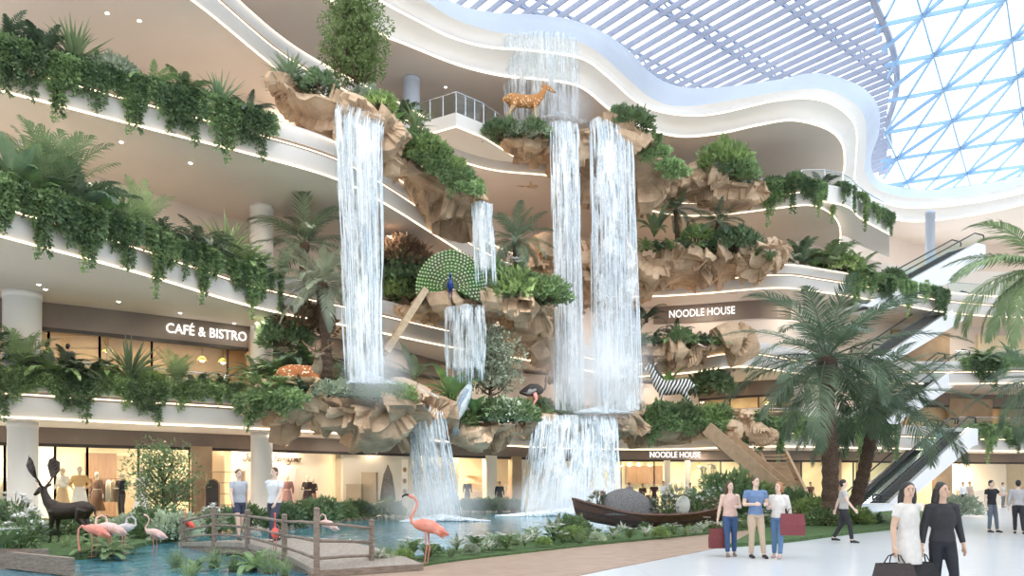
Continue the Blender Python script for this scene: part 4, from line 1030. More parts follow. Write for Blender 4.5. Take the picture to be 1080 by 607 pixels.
# --- second gallery
vines(2, -60, 288, 20, 'the second gallery rim', (4,2,3,0,1,3,2,4,3,1), 1.0, group='trailing vines of the second gallery')
accents(2, [('palmlet3', 58, 1.38, 'tallest feathery palm clump'), ('palmlet0', 84, 1.1, 'lower palm right behind the tallest clump'), ('broad1', 14, 1.5, 'broad glossy plant at the picture edge'), ('fern0', 30, 1.2, 'wide light fern next to the edge plant'), ('palmlet3', 36, .95, 'pale palm in front of the tallest clump'),
  ('broad0', 108, .9, 'low bright broadleaf plant past the tall palms'), ('agave1', 130, 1.2, 'fan-shaped spiky plant with stiff leaves'), ('palmlet3', 150, .9, 'fan palm with several heads at mid length'), ('fern1', 172, 1.1, 'wide fern after the fan palm'), ('palmlet2', 212, .9, 'dark palm between the fan palm and the slim column'),
  ('agave1', 240, 1.75, 'large yellowish spiky rosette nearest the slim column'), ('shrub1', 225, .9, 'silvery bush beside the large rosette'), ('fern0', 262, 1.3, 'light green fern tumbling at the end'), ('fern2', 276, 1.1, 'dark fern at the very end by the date palm')], 'on the second gallery rim')
# --- first gallery
vines(1, -60, 258, 17, 'the first gallery rim before the café', (2,0,4,5,0,2,5,4,0), .95, group='trailing vines of the first gallery')
accents(1, [('palmlet3', 20, 1.0, 'palm in front of the thick column'), ('fern0', 52, 1.4, 'wide drooping fern after the thick column'), ('palmlet2', 70, .8, 'dark palm frond clump before the first window'), ('fern1', 92, 1.3, 'large fern with hanging fronds'), ('agave0', 137, 1.7, 'big dark cycad rosette before the café window'),
  ('fern0', 112, 1.0, 'mid green fern left of the big cycad'), ('shrub2', 158, .8, 'bright low bush right of the big cycad'), ('palmlet3', 186, .8, 'light green arching palm under the café sign'), ('fern1', 205, 1.1, 'fern under the middle of the café sign'), ('fern2', 236, 1.0, 'dark fern under the end of the café sign'), ('palmlet0', -20, 1.2, 'palm at the picture edge')], 'on the first gallery rim')
# --- right side rims
vines(1, 788, 936, 11, 'the rim between boulder and palms', (4,1,3,0,1,3), 1.25, group='trailing vines behind the tall palms')
vines(1, 1014, 1100, 6, 'the rim over the white shop', (0,3,2,4), 1.15, group='trailing vines over the white shop')
vines(2, 1014, 1100, 5, 'the second rim by the escalators', (2,4,0,5), 1.2, group='trailing vines by the escalators')
vines(4, 806, 876, 6, 'the curved upper balcony', (3,1,0,4,3), 1.15, group='trailing vines of the curved upper balcony')
vines(3, 890, 990, 7, 'the rim under the slim white column', (3,0,4,2), 1.3, group='trailing vines under the slim white column')
accents(1, [('palmlet1', 800, .9, 'pale fern palm close to the boulder'), ('shrub2', 838, 1.0, 'leafy bush between boulder and palm trunk'), ('fern0', 925, 1.2, 'arching fern beyond the palm trunks'), ('fern1', 1032, 1.1, 'low fern over the white shop'), ('agave0', 1060, 1.0, 'spiky plant over the white shop')], 'on the right first gallery rim')
accents(2, [('palmlet1', 1040, 1.1, 'light feathery palm'), ('broad1', 1068, 1.3, 'reddish broad plant'), ('fern0', 1022, 1.0, 'round fern')], 'on the second gallery rim beside the escalators')
accents(3, [('palmlet1', 872, 1.9, 'tall pale fan palm'), ('palmlet0', 845, 1.3, 'darker fan palm'), ('shrub2', 885, 1.9, 'yellow-green bush under the tall fan palm'), ('palmlet1', 905, 1.3, 'weeping pale palm'), ('shrub0', 940, 1.3, 'round green bush'), ('shrub2', 968, 1.1, 'bush nearest the slim white column'), ('broad0', 858, 1.2, 'bright broadleaf plant')], 'on the third gallery rim behind the big palms')
accents(4, [('palmlet0', 865, .8, 'small palm'), ('shrub0', 838, 1.0, 'round bush'), ('shrub3', 815, .9, 'dark bush')], 'on the curved upper balcony')
# outer lip of the upper balcony and a planter ledge beyond it
def prism_px(name, front, back, z0, z1, m='plaster'):
    mb = MB(); f_ = [(p.x, p.y) for p in front]; b_ = [(p.x, p.y) for p in back]
    mb.prism(f_ + b_[::-1], z0, z1); return struct(mb.build(name, M[m]))
bf = catmull([PZ(x, y, 19.8) for x, y in ((846,206),(872,206),(895,212),(908,224),(938,241))], 24); bb = [push(p, 6) for p in bf]
prism_px('floor_balcony', bf, bb, 19.35, 20.5); led([p + Vector((0,-.03,-.42)) for p in bf], .04)
vines(4, 884, 936, 4, 'the tip of the upper balcony', (1,3,0,4), 1.0, curve=bf, z=20.5, off=-.2, group='trailing vines at the balcony tip')
glass_rail('glass_railing', 'glass balustrade at the tip of the upper balcony under the round skylight', [p + Vector((0,0,.7)) + outdir(p)*.5 for p in bf[::3]], 1.1)
# --- rock ledges and their plants
put('shrub1', 302, 96, 30.6, 22, 'low silvery bush on the tree ledge beside the spiky cycad')
put('agave0', 306, 88, 30.4, 34, 'dark spiky cycad on the tree ledge, left of the tree')
put('fern2', 322, 95, 30.2, 24, 'dark fern at the foot of the tall green tree')
put('shrub3', 338, 97, 29.9, 20, 'dark bush beside the top of the tall left fall')
put('shrub1', 386, 112, 30.6, 20, 'grey-green bush under the tall green tree, over the water lip')
put('shrub2', 400, 118, 30.2, 20, 'bright bush at the outer end of the tree ledge')
tree('green_tree', 'tall bright green tree standing on the highest left rock ledge', P(375,112,30.8), 4.6, 2.5, 'tree', .13, 13000, .25, 3)
put('palmlet0', 424, 134, 34.8, 34, 'dark palm on the upper gallery right of the tall left fall')
put('broad0', 412, 138, 33.6, 26, 'bright broadleaf plant right of the tall left fall, near its top')
put('agave1', 437, 140, 34.2, 30, 'strappy pale plant above the tan overhanging slab')
for i, (x, y, k, h) in enumerate(((425,164,'shrub2',22),(440,164,'shrub0',26),(452,172,'shrub2',26),(462,178,'shrub0',22),(474,188,'shrub2',22),(486,196,'shrub0',20),(497,204,'shrub2',16))):
    put(k, x, y, 33.9, h, 'leafy bush along the top of the tan overhanging slab, ' + nth(i, 7), group='bushes on the tan slab')
for i, (x, y) in enumerate(((445,170),(462,178),(478,190),(494,202))):
    plant('vine%d' % (5, 2, 0, 5)[i], 'trailing_vine', 'vine tumbling over the edge of the tan overhanging slab, ' + nth(i, 4), 'trailing plant', P(x, y, 33.5), .3, 1.0, 'vines on the tan slab')
for i, (x, k, h) in enumerate(((524,'shrub3',18),(536,'shrub0',20),(549,'shrub1',18),(562,'shrub0',20),(572,'shrub1',15))):
    put(k, x, 147, 39.6, h, 'clipped bush under the standing deer, ' + nth(i, 5), group='bushes under the standing deer')
put('shrub0', 668, 140, 40.2, 24, 'dark bush at the right lip of the tall falls')
put('shrub3', 655, 128, 41.0, 15, 'small dark bush behind the right lip of the tall falls')
for i, (x, y, k) in enumerate(((684,152,0),(694,164,2),(706,178,5),(714,186,5))):
    plant('vine%d' % k, 'trailing_vine', 'vine creeping down the right flank of the deer ledge, ' + nth(i, 4), 'trailing plant', P(x, y, 39.9), -.3, 1.1, 'vines on the flank of the deer ledge')
put('shrub2', 764, 182, 45.9, 31, 'tall yellow-green bush on the pale boulder ledge')
put('shrub0', 776, 190, 45.7, 26, 'round darker bush beside the tall yellow-green bush'); put('fern0', 782, 190, 45.6, 24, 'fern hanging at the end of the pale boulder ledge'); put('shrub1', 758, 186, 45.7, 14, 'small silvery bush on the pale boulder ledge')
for i, (x, k, h) in enumerate(((682,'fern0',18),(695,'fern1',16),(708,'fern0',18),(721,'fern1',17),(735,'fern0',17),(745,'fern1',14))):
    put(k, x, 264, 45.4, h, 'silvery arching fern on the wide palm ledge, ' + nth(i, 6), group='ferns on the wide palm ledge')
put('shrub2', 734, 258, 46.2, 20, 'yellow-green bush between the two small palms'); put('shrub3', 765, 262, 46.0, 20, 'dark bush under the leaning small palm'); put('shrub3', 778, 268, 45.5, 26, 'dark bush at the notch of the wide palm ledge')
put('broad1', 690, 250, 46.6, 34, 'golden upright plant beside the first small palm'); put('flowerplant', 798, 270, 44.8, 14, 'white-flowering plant before the small pale boulder'); put('flowerplant', 812, 276, 44.4, 13, 'white-flowering plant at the far end of the wide palm ledge')
palm('small_palm_tree', 'small upright palm with short trunk on the wide rock ledge', P(714,262,46.4), P(713,224,46.4), .16, .10, 'big', 26, 1.8, (-.5, 1.3), seed=4)
palm('small_palm_tree', 'small palm leaning outward at the end of the wide rock ledge', P(752,262,46.4), P(757,236,46.2), .15, .09, 'big', 24, 1.9, (-.4, 1.2), seed=5)
for i, (x, k, h) in enumerate(((676,'fern0',20),(690,'fern1',22),(704,'fern0',20),(718,'shrub0',18),(731,'fern0',20),(744,'fern1',20),(758,'fern0',18))):
    put(k, x, 364, 44.9, h, 'grassy plant on the chunky boulder ledge, ' + nth(i, 7), group='grasses on the boulder ledge')
put('palmlet2', 712, 358, 45.8, 24, 'dark spiky palm behind the boulder ledge grass'); put('palmlet2', 682, 340, 46.4, 26, 'dark palm left of the second-storey noodle sign')
# palm ledge
palm('date_palm', 'tall feathery date palm standing on the big left rock ledge', P(345,402,31.2), P(340,306,31.2), .24, .17, 'date', 34, 2.3, (-.6, 1.3), seed=2)
palm('date_palm', 'darker date palm behind the tall one, fronds reaching up to the ceiling', P(318,400,33.0), P(321,262,33.0), .22, .15, 'big', 16, 3.0, (-.1, 1.3), seed=9)
for i, (x, y, d, k, h) in enumerate(((276,416,29.9,'fern0',40),(290,400,31.0,'fern0',40),(310,392,31.6,'fern1',42),(330,390,32,'fern0',40),(300,416,29.8,'fern0',30),(283,432,29.4,'fern0',34),(318,414,29.8,'fern1',24),(270,398,31.2,'fern2',34))):
    put(k, x, y, d, h, 'lush fern around the resting spotted deer, ' + nth(sorted((276,290,310,330,300,283,318,270)).index(x), 8), group='ferns around the resting deer')
for i, (x, y, h, k) in enumerate(((346,419,18,'shrub1'),(362,418,18,'shrub1'),(378,420,18,'shrub1'),(394,421,20,'shrub2'),(408,422,20,'shrub2'),(421,424,20,'shrub2'))):
    put(k, x, y, 29.8, h, 'round leafy bush on the front rim of the date palm ledge, ' + nth(i, 6), group='bushes on the palm ledge rim')
for i, x in enumerate((275, 292, 306)):
    plant('vine%d' % (0, 2, 5)[i], 'trailing_vine', 'green fern-like vine hanging off the palm ledge corner, ' + nth(i, 3), 'trailing plant', P(x, 424, 29.3), 0, 1.15, 'vines on the palm ledge corner')
put('broad1', 378, 408, 30.4, 40, 'dark broadleaf plant right of the resting deer'); put('palmlet2', 392, 410, 30.2, 30, 'dark drooping palm beside the foot of the tall left fall'); put('fern2', 366, 402, 31, 30, 'dark fern behind the resting deer head')
put('shrub3', 300, 366, 32.2, 30, 'dark bush behind the date palm trunk'); put('bronze' if False else 'shrub4', 322, 352, 32.4, 34, 'brown-leaved bush behind the date palm trunk')
# peacock ledge and around
for i, (x, y, k, h) in enumerate(((412,300,'shrub3',34),(424,286,'shrub4',34),(436,302,'shrub3',30),(418,318,'shrub2',26),(434,320,'shrub0',22))):
    put(k, x, y, 36.9, h, ('bronze bushy plant left of the peacock, under the orange sprig' if k == 'shrub4' else 'bush on the mossy wedge left of the peacock, ' + ORD[i] + ' from the tall fall'))
put('broad1', 425, 262, 37.2, 26, 'orange-brown sprig rising above the bronze bush'); 
for i, (x, k, h) in enumerate(((470,'shrub0',14),(484,'shrub3',12),(498,'shrub0',14),(514,'fern2',22),(528,'shrub0',26),(542,'shrub2',34),(556,'shrub0',30),(570,'shrub2',24),(580,'shrub0',26))):
    put(k, x, 319, 36.0, h, 'green bush along the peacock ledge, ' + nth(i, 9), group='bushes on the peacock ledge')
put('shrub3', 516, 300, 36.8, 24, 'dark bush right of the peacock tail, under the thin high cascade'); put('flowerplant', 540, 300, 36.8, 26, 'yellow-tinged plant under the dark palm')
palm('dark_palm', 'dark bushy palm between the thin high cascade and the tall central falls', P(546,312,38.0), P(545,258,38.0), .2, .16, 'big', 26, 2.3, (-.7, 1.35), seed=6)
# heron ledge
put('broad1', 437, 404, 34.6, 42, 'upright paddle-leaved plant right of the tall left fall'); put('broad0', 477, 428, 35.4, 48, 'large bright green paddle-leaved plant behind the heron'); put('broad1', 462, 436, 36.0, 30, 'dark broad plant left of the heron')
put('broad0', 500, 440, 35.8, 32, 'glossy broad plant right of the heron'); put('shrub2', 488, 450, 36.1, 18, 'low bright bush under the heron'); put('fern0', 512, 444, 36.0, 22, 'light fern below the grey-green tree')
tree('grey_green_tree', 'round grey-green small tree on the heron ledge', P(517,438,36.6), 4.2, 2.9, 'olive', .16, 6500, .35, 5)
for i, (x, y, h) in enumerate(((524,444,24),(536,446,26),(548,446,24))): put('shrub1' if i == 1 else 'shrub0', x, y, 36.4, h, 'small-leaved bush at the end of the heron ledge, ' + nth(i, 3), group='bushes at the end of the heron ledge')
for i, x in enumerate((556, 570, 586, 600)): put('shrub0' if i % 2 else 'fern0', x, 438, 40.2, 18, 'greenery at the feet of the ostrich, ' + nth(i, 4), group='greenery around the ostrich')
# zebra ledge
for i, (x, k, h) in enumerate(((664,'fern0',24),(674,'shrub2',20),(686,'broad0',26),(698,'shrub0',22),(710,'fern1',24),(722,'shrub0',22),(736,'fern0',22),(750,'shrub2',20),(762,'shrub0',18))):
    put(k, x, 446, 44.3, h, 'leafy plant at the front of the zebra ledge, ' + nth(i, 9), group='plants along the zebra ledge')
for i, x in enumerate((690, 712, 734, 754)): plant('vine%d' % (0, 5, 2, 5)[i], 'trailing_vine', 'vine draped over the front of the zebra ledge, ' + nth(i, 4), 'trailing plant', P(x, 448, 44.0), 0, 1.3, 'vines on the zebra ledge')
put('broad0', 702, 416, 46.6, 34, 'bright yellow-green plant behind the zebra back'); put('shrub3', 750, 416, 47, 26, 'dark bush behind the zebra, before the lit shop')
# --- ground planting
rr = random.Random(5)
def on(curve_pts, n): return catmull([Gy(x, y) for x, y in curve_pts], n)
bedline = on([(405,597),(470,588),(540,579),(600,573),(660,569),(720,564),(770,558),(845,550)], 30)
kk = ['tuft','flowerplant','shrub0','broad2','flowerplant','shrub1','tuft','broad2','flowerplant','shrub2']
for i, p in enumerate(bedline):
    k = kk[i % 10]; nm, cat = NAMES[kind_of(k)]; s = {'tuft':.9,'flowerplant':1.0,'shrub0':.55,'broad2':.6,'shrub1':.55,'shrub2':.55}[k]*rr.uniform(.85,1.15)*(.8 if i < 5 else 1)*(.62 if 605 < CX + F*p.x/p.y < 765 else 1)
    w_ = {'tuft':'grassy tuft','flowerplant':'white-flowered leafy plant','shrub0':'low dark bush','broad2':'white-variegated broad plant','shrub1':'low silvery bush','shrub2':'low bright bush'}[k]
    plant(k, nm, '%s along the pool-front bed, %s' % (w_, nth(i, 30)), cat, (p.x, p.y + rr.uniform(-.2,.35), .1), rr.uniform(0,6), s)
bl2 = on([(560,573),(620,566),(680,561),(740,556)], 9)
for i, p in enumerate(bl2):
    k = ('flowerplant','broad2','shrub0')[i % 3]; nm, cat = NAMES[kind_of(k)]
    plant(k, nm, 'leafy plant in the back row of the pool-front bed, ' + nth(i, 9), cat, (p.x, p.y+.1, .06), i, .9 if i < 3 else .42)
put('shrub3', 601, 566, 21.8, 18, 'knobbly dark bush in front of the broad lowest waterfall', at=P(601,575,21.5)); put('shrub0', 600, 556, 21.4, 18, 'rounded top of the dark bush before the lowest waterfall', at=P(601,562,21.6))
for i, p in enumerate(on([(398,599),(470,591),(540,582),(600,576.5),(660,571.5),(720,566.5),(770,560),(845,551)], 34)):
    k = ('broad2','shrub2','flowerplant','tuft','shrub1','broad2','flowerplant')[i % 7]; nm, cat = NAMES[kind_of(k)]
    plant(k, nm, 'small leafy plant edging the tan path, ' + nth(i, 34), cat, (p.x, p.y - .05, .1), i*1.7, {'tuft':.6,'broad2':.42,'shrub1':.4,'shrub2':.4,'flowerplant':.75}[k]*rr.uniform(.85,1.2), 'front row of the path bed')
# pool back edge and shop front shrubs
for i, (x, d) in enumerate(((232,24.5),(246,25.5),(262,26.5),(300,27),(312,29.5),(324,29.5),(338,31),(350,31.5),(362,33),(378,34.5),(394,35.5),(410,36.5))):
    put(('shrub3','flowerplant','shrub0')[i % 3], x, 0, d, 24 if i < 8 else 18, 'dark leafy bush between the bridge and the boutique, ' + nth(i, 12), at=G(x, d, .05), group='bushes along the boutique front')
for i, x in enumerate((492, 502, 512, 522, 532, 541)): put('shrub3' if i % 2 else 'shrub0', x, 0, 43, 13, 'low dark bush before the suited figures, ' + nth(i, 6), at=G(x, 43, .05), group='low bushes before the suited figures')
# left garden
tree('garden_tree', 'airy dark green garden tree in front of the boutique window', G(172, 24.3, .1), 2.75, 2.3, 'shrub', .10, 4200, .3, 8)
for i, (x, d, k, h) in enumerate(((-6,20,'palmlet0',60),(10,19,'fern0',42),(22,16.5,'flowerplant',32),(4,15.5,'flowerplant',36),(36,20,'broad1',38),(48,21.6,'fern1',26),(76,22.4,'shrub0',22),(108,22,'palmlet1',36),(122,24,'fern0',30),(138,21.5,'shrub1',24),(152,22.5,'shrub0',26),(168,21,'shrub3',30),(184,20.5,'shrub1',30),(70,17.6,'tuft',17),(84,17.0,'tuft',15),(104,16.4,'fern0',36),(118,15.6,'palmlet1',34),(128,17,'fern2',28),(20,23,'shrub2',24))):
    put(k, x, 0, d, h, {'palmlet0':'dark feathery palm','palmlet1':'light feathery palm','fern0':'bright fern','fern1':'wide fern','fern2':'dark fern','flowerplant':'white-flowered plant','broad1':'dark broadleaf plant','shrub0':'green bush','shrub1':'silvery bush','shrub2':'bright bush','shrub3':'dark bush','tuft':'grassy tuft'}[k] + ' in the garden around the dark stag, ' + nth(sorted((-6,10,22,4,36,48,76,108,122,138,152,168,184,70,84,104,118,128,20)).index(x), 19), at=G(x, d, .1))
for i, (x, py, h) in enumerate(((186,600,26),(206,604,24),(226,600,28),(246,604,24),(268,603,36),(284,606,30),(300,608,22),(200,612,26),(412,598,22),(424,594,26))):
    put(('tuft','fern0','tuft')[i % 3] if i < 7 else 'tuft', x, py, 1.6*F/(py-HY), h, 'reedy tuft at the water edge below the bridge, ' + nth(sorted((186,206,226,246,268,284,300,200,412,424)).index(x), 10), at=G(x, 1.6*F/(py-HY), .03), group='reeds below the bridge')
# under the tall palms, right
for i, (x, d, k, h) in enumerate(((770,33,'shrub0',46),(786,34,'shrub2',40),(842,31,'shrub0',28),(856,30,'shrub2',26),(830,33,'shrub3',30),(868,27.5,'shrub0',20),(888,29,'fern0',20),(904,28.5,'shrub2',18),(926,29,'fern1',18),(1014,36,'shrub1',22),(822,36,'fern0',30),(878,31,'shrub3',22))):
    put(k, x, 0, d, h, {'shrub0':'green bush','shrub1':'silvery bush','shrub2':'bright bush','shrub3':'dark bush','fern0':'arching fern','fern1':'wide fern'}[k] + ' on the lawn around the two tall palms, ' + nth(sorted((770,786,842,856,830,868,888,904,926,1014,822,878)).index(x), 12), at=G(x, d, .08))
palm('tall_palm', 'tall palm with upright trunk in front of the escalators, left of the pair', G(876, 27.5, .1), P(872,388,27.5), .30, .24, 'big', 30, 4.3, (-.45, 1.3), seed=11)
palm('tall_palm', 'leaning tall palm right of the pair before the escalators', G(897, 30, .1), P(926,432,30.5), .26, .22, 'big', 28, 4.2, (-.4, 1.25), seed=14)
palm('tall_palm', 'palm at the right picture edge, light fronds reaching in high up', G(1112, 24, 0), P(1100,292,24), .24, .2, 'light', 26, 3.3, (-.7, 1.2), seed=16)
palm('tall_palm', 'lower palm at the right picture edge, dark fronds reaching in', G(1108, 27, 0), P(1098,408,27), .22, .18, 'big', 24, 2.6, (-.8, 1.2), seed=18)
# ================================================================ PEOPLE
SKIN = mat('skin', (.62,.40,.29), (.68,.45,.33), 6, .5); SKIN2 = mat('fair_skin', (.74,.52,.41), (.78,.57,.46), 6, .5)
MANQ = mat('mannequin_shell', (.70,.58,.45), (.74,.62,.5), 3, .4)
CL = {}
def cloth(c):
    if c not in CL: CL[c] = mat('cloth_%d' % len(CL), tuple(x*.9 for x in c), c, 14, .85, bump=.15)
    return CL[c]
HAIRC = {'brown': mat('brown_hair', (.07,.04,.02), (.12,.07,.04), 20, .45), 'dark': mat('dark_hair', (.012,.01,.009), (.03,.024,.02), 20, .4), 'red': mat('auburn_hair', (.36,.15,.06), (.48,.22,.09), 20, .45)}
EYEM = mat('eye_dark', (.02,.015,.01), (.03,.02,.015), 5, .2); LIP = mat('lips', (.5,.2,.18), (.55,.24,.2), 5, .5)
ARMS = {'down': ((.245,.03,1.14), (.265,-.03,.885)), 'bag': ((.25,.04,1.13), (.28,-.02,.87)), 'bent': ((.25,.03,1.15), (.12,-.25,1.16)), 'hip': ((.30,.06,1.16), (.20,-.12,1.05)), 'swing_f': ((.25,-.08,1.15), (.25,-.24,.95)), 'swing_b': ((.25,.13,1.16), (.26,.20,.92)), 'out': ((.34,-.06,1.25), (.50,-.22,1.28)), 'shoulderbag': ((.27,.02,1.14), (.22,-.16,1.02))}
LEGS = {'stand': ((.09,-.015,.50), (.095,.02,.085)), 'fwd': ((.085,-.15,.51), (.08,-.20,.09)), 'back': ((.085,.06,.49), (.085,.27,.13)), 'ease': ((.11,-.07,.50), (.15,-.08,.085))}
def person(label, loc, rz, h, arms=('down','down'), legs=('stand','stand'), top=(.8,.8,.8), sleeve='short', bottom=(.1,.15,.3), style='trousers', hair='brown', hairlen='short', shoe=(.05,.04,.04), vox=.010, woman=False, skin=None, cat='person', turn=0.0, name='person', jacket=None):
    s = h/1.75; t = thing(name, label, cat, loc, rz); sk = skin or SKIN2
    sw = .165 if woman else .195; hw = .165 if woman else .155
    def S(p): return tuple(x*s for x in p)
    body = MB(); sl = MB(); tr = MB(); sh = MB()
    def tb(mb, pts, rr, n=10, inf=0.0):
        mb.tube([S(p) for p in pts], [((r[0]+inf)*s, (r[1]+inf)*s) if hasattr(r, '__len__') else (r+inf)*s for r in rr], n, side=(1,0,0))
    torso = [(0,.005,.86),(0,.005,.93),(0,0,1.02),(0,0,1.10),(0,.005,1.22),(0,.01,1.33),(0,.015,1.42),(0,.02,1.455)]
    tr_r = [(hw*.86,.10),(hw,.118),(hw*.9,.105),(hw*.80,.095),(hw*.95+.01,.112),(sw*.90,.115),(sw*.66,.085),(.065,.06)]
    tb(body, torso, tr_r, 16); tb(body, [(0,.02,1.40),(0,.012,1.50),(0,.0,1.56)], [.062,.054,.054])
    R = Matrix.Rotation(turn, 3, 'Z')
    def H(p): q = R @ Vector(p); return Vector((q.x*s, (q.y-.005)*s, (1.635+q.z)*s))
    body.ball(H((0,.012,.012)), (.074*s,.092*s,.105*s), 16, 12); body.ball(H((0,-.022,-.058)), (.055*s,.062*s,.055*s), 12, 8)
    body.tube([H((0,-.082,.01)), H((0,-.108,-.026)), H((0,-.085,-.034))], [.010*s,.015*s,.008*s], 6)
    for sg in (-1, 1): body.ball(H((sg*.076,.012,-.008)), (.010*s,.02*s,.03*s), 6, 6)
    side = {}
    for i, sg in enumerate((-1, 1)):
        e, w_ = ARMS[arms[i]]; sho = (sg*sw,.015,1.405); e = (sg*e[0]*(sw/.195)**.5, e[1], e[2]); w_ = (sg*w_[0], w_[1], w_[2])
        tb(body, [(sg*sw*.75,.015,1.40), sho, tuple((a+b)/2 for a, b in zip(sho, e)), e], [.062,.060,.048,.040]); tb(body, [e, tuple(a*.6+b*.4 for a, b in zip(e, w_)), w_], [.041,.038,.026])
        a = Vector(w_) - Vector(e); a.normalize(); inw = Vector((-sg,0,0)) - a*(Vector((-sg,0,0)).dot(a)); inw.normalize(); cr = a.cross(inw)
        pc = Vector(w_) + a*.055; tb(body, [w_, tuple(pc), tuple(Vector(w_) + a*.09)], [(.027,.020),(.020,.040) if abs(inw.x) > .5 else (.038,.02),(.018,.036) if abs(inw.x) > .5 else (.034,.018)], 8)
        for k in range(4):
            o = Vector(w_) + a*.085 + cr*((k-1.5)*.019); fl = (.065,.078,.074,.056)[k]
            tb(body, [tuple(o), tuple(o + a*fl*.5 + inw*.008), tuple(o + a*fl*.95 + inw*.030)], [.0105,.0098,.0085], 6)
        o = Vector(w_) + a*.03 - cr*.026*-1; tb(body, [tuple(o), tuple(o + a*.03 + cr*.022 + inw*.012), tuple(o + a*.062 + cr*.024 + inw*.022)], [.013,.011,.009], 6)
        side[sg] = Vector(S(tuple(Vector(w_) + a*.10)))
        if sleeve != 'none':
            pts = [(sg*sw*.6,.015,1.405), sho, tuple((p+q)/2 for p, q in zip(sho, e))]; rr = [.072,.070,.061]
            if sleeve == 'long': pts += [e, tuple(p*.12+q*.88 for p, q in zip(e, w_))]; rr += [.055,.038]
            tb(sl, pts, rr)
        k_, an = LEGS[legs[i]]; k_ = (sg*k_[0], k_[1], k_[2]); an = (sg*an[0], an[1], an[2]); hip = (sg*.085,.005,.90)
        tb(body, [hip, tuple(a*.5+b*.5 for a, b in zip(hip, k_)), k_, tuple(a*.6+b*.4 for a, b in zip(k_, an)), an], [.088,.075,.054,.052,.034])
        tb(body, [an, (an[0], an[1]-.06, an[2]-.045), (an[0]*1.05, an[1]-.15, an[2]-.06)], [(.034,.034),(.038,.03),(.036,.018)])
        tb(sh, [(an[0], an[1]+.045, an[2]-.045), (an[0], an[1]-.03, an[2]-.035), (an[0]*1.02, an[1]-.12, an[2]-.052), (an[0]*1.04, an[1]-.19, an[2]-.062)], [(.034,.038),(.042,.045),(.048,.032),(.030,.018)])
        if style == 'trousers': tb(tr, [hip, tuple(a*.5+b*.5 for a, b in zip(hip, k_)), k_, tuple(a*.5+b*.5 for a, b in zip(k_, an)), tuple(a*.06+b*.94 for a, b in zip(k_, an))], [.098,.088,.066,.062,.052])
        if style == 'shorts': tb(tr, [hip, tuple(a*.4+b*.6 for a, b in zip(hip, k_))], [.10,.092])
    if style in ('trousers','shorts'): tb(tr, torso[:3], tr_r[:3], 16, .012)
    if style == 'skirt': tb(tr, [(0,.0,.62),(0,.0,.80),(0,.0,.93),(0,0,1.05)], [(.19,.16),(.185,.15),(.18,.132),(.145,.11)], 18)
    if style == 'dress': tb(tr, [(0,.02,.30),(0,.0,.60),(0,.0,.93),(0,0,1.08)], [(.30,.27),(.24,.2),(.18,.135),(.14,.11)], 20)
    bd = remesh(body, 'body', sk, vox*s, t, 3)
    if sl.n or sleeve == 'none':
        tb(sl, torso[1 if style in ('trousers','shorts','skirt') else 3:], [(a+.014, b+.014) for a, b in tr_r[1 if style in ('trousers','shorts','skirt') else 3:-1]] + [(.085,.06)], 16)
        remesh(sl, 'jacket' if jacket else 'shirt', cloth(top), max(vox, .012)*s, t, 3)
    if tr.n: remesh(tr, {'trousers':'trousers','shorts':'shorts','skirt':'skirt','dress':'dress'}[style], cloth(bottom), max(vox, .012)*s, t, 4)
    remesh(sh, 'shoes', cloth(shoe), max(vox, .011)*s, t, 2)
    if hair:
        hb = MB(); hb.ball(H((0,.026,.034)), (.082*s,.096*s,.096*s), 14, 10); hb.ball(H((0,.045,-.01)), (.074*s,.072*s,.085*s), 12, 8)
        if hairlen == 'long':
            for sx in (-.052, -.02, .02, .052): hb.tube([H((sx,.03,.03)), H((sx*1.5,.055,-.10)), H((sx*1.5,.075,-.22)), H((sx*1.2,.085,-.32))], [.055*s,.05*s,.042*s,.016*s], 8)
        if hairlen == 'bob':
            for sx in (-.062, 0, .062): hb.tube([H((sx,.02,.03)), H((sx*1.15,.04,-.08)), H((sx*1.1,.045,-.13))], [.045*s,.045*s,.03*s], 8)
        remesh(hb, 'hair', HAIRC[hair], .011*s, t, 2)
        ey = MB()
        for sg in (-1, 1): ey.ball(H((sg*.03,-.077,.012)), (.011*s,.006*s,.006*s), 8, 6); ey.bar(H((sg*.018,-.082,.032)), H((sg*.044,-.074,.034)), .006*s)
        ey.build('eyes', EYEM, bd, smooth=True); mo = MB(); mo.tube([H((-.022,-.083,-.062)), H((0,-.09,-.062)), H((.022,-.083,-.062))], [.003*s,.006*s,.003*s], 6); mo.build('mouth', LIP, bd, smooth=True)
    W = Matrix.Translation(Vector(loc)) @ Matrix.Rotation(rz, 4, 'Z')
    return t, {k: W @ v for k, v in side.items()}
def shopping_bag(label, hand, w_, h, d_, col, rz=0.0, name='shopping_bag', drop=.12, paper=True):
    t = thing(name, label, 'bag', Vector(hand) - Vector((0,0,h+drop)), rz); b = MB()
    b.loft([[(-w_/2,-d_/2,0),(w_/2,-d_/2,0),(w_/2,d_/2,0),(-w_/2,d_/2,0)], [(-w_/2,-d_/2*1.1,h*.5),(w_/2,-d_/2*1.1,h*.5),(w_/2,d_/2*1.1,h*.5),(-w_/2,d_/2*1.1,h*.5)], [(-w_*.46,-d_*.3,h),(w_*.46,-d_*.3,h),(w_*.46,d_*.3,h),(-w_*.46,d_*.3,h)]], close=True)
    b.f.append((3,2,1,0)); b.build('body', cloth(col), t)
    for sy in (-1, 1):
        g = MB(); g.tube([(-w_*.22, sy*d_*.28, h), (-w_*.14, sy*d_*.12, h+drop*.75), (0, 0, h+drop), (w_*.14, sy*d_*.12, h+drop*.75), (w_*.22, sy*d_*.28, h)], .008, 5); g.build('handle', cloth(tuple(c*.6 for c in col)), t, smooth=True)
def ground(px, py, z=0.0): return PZ(px, py, z)
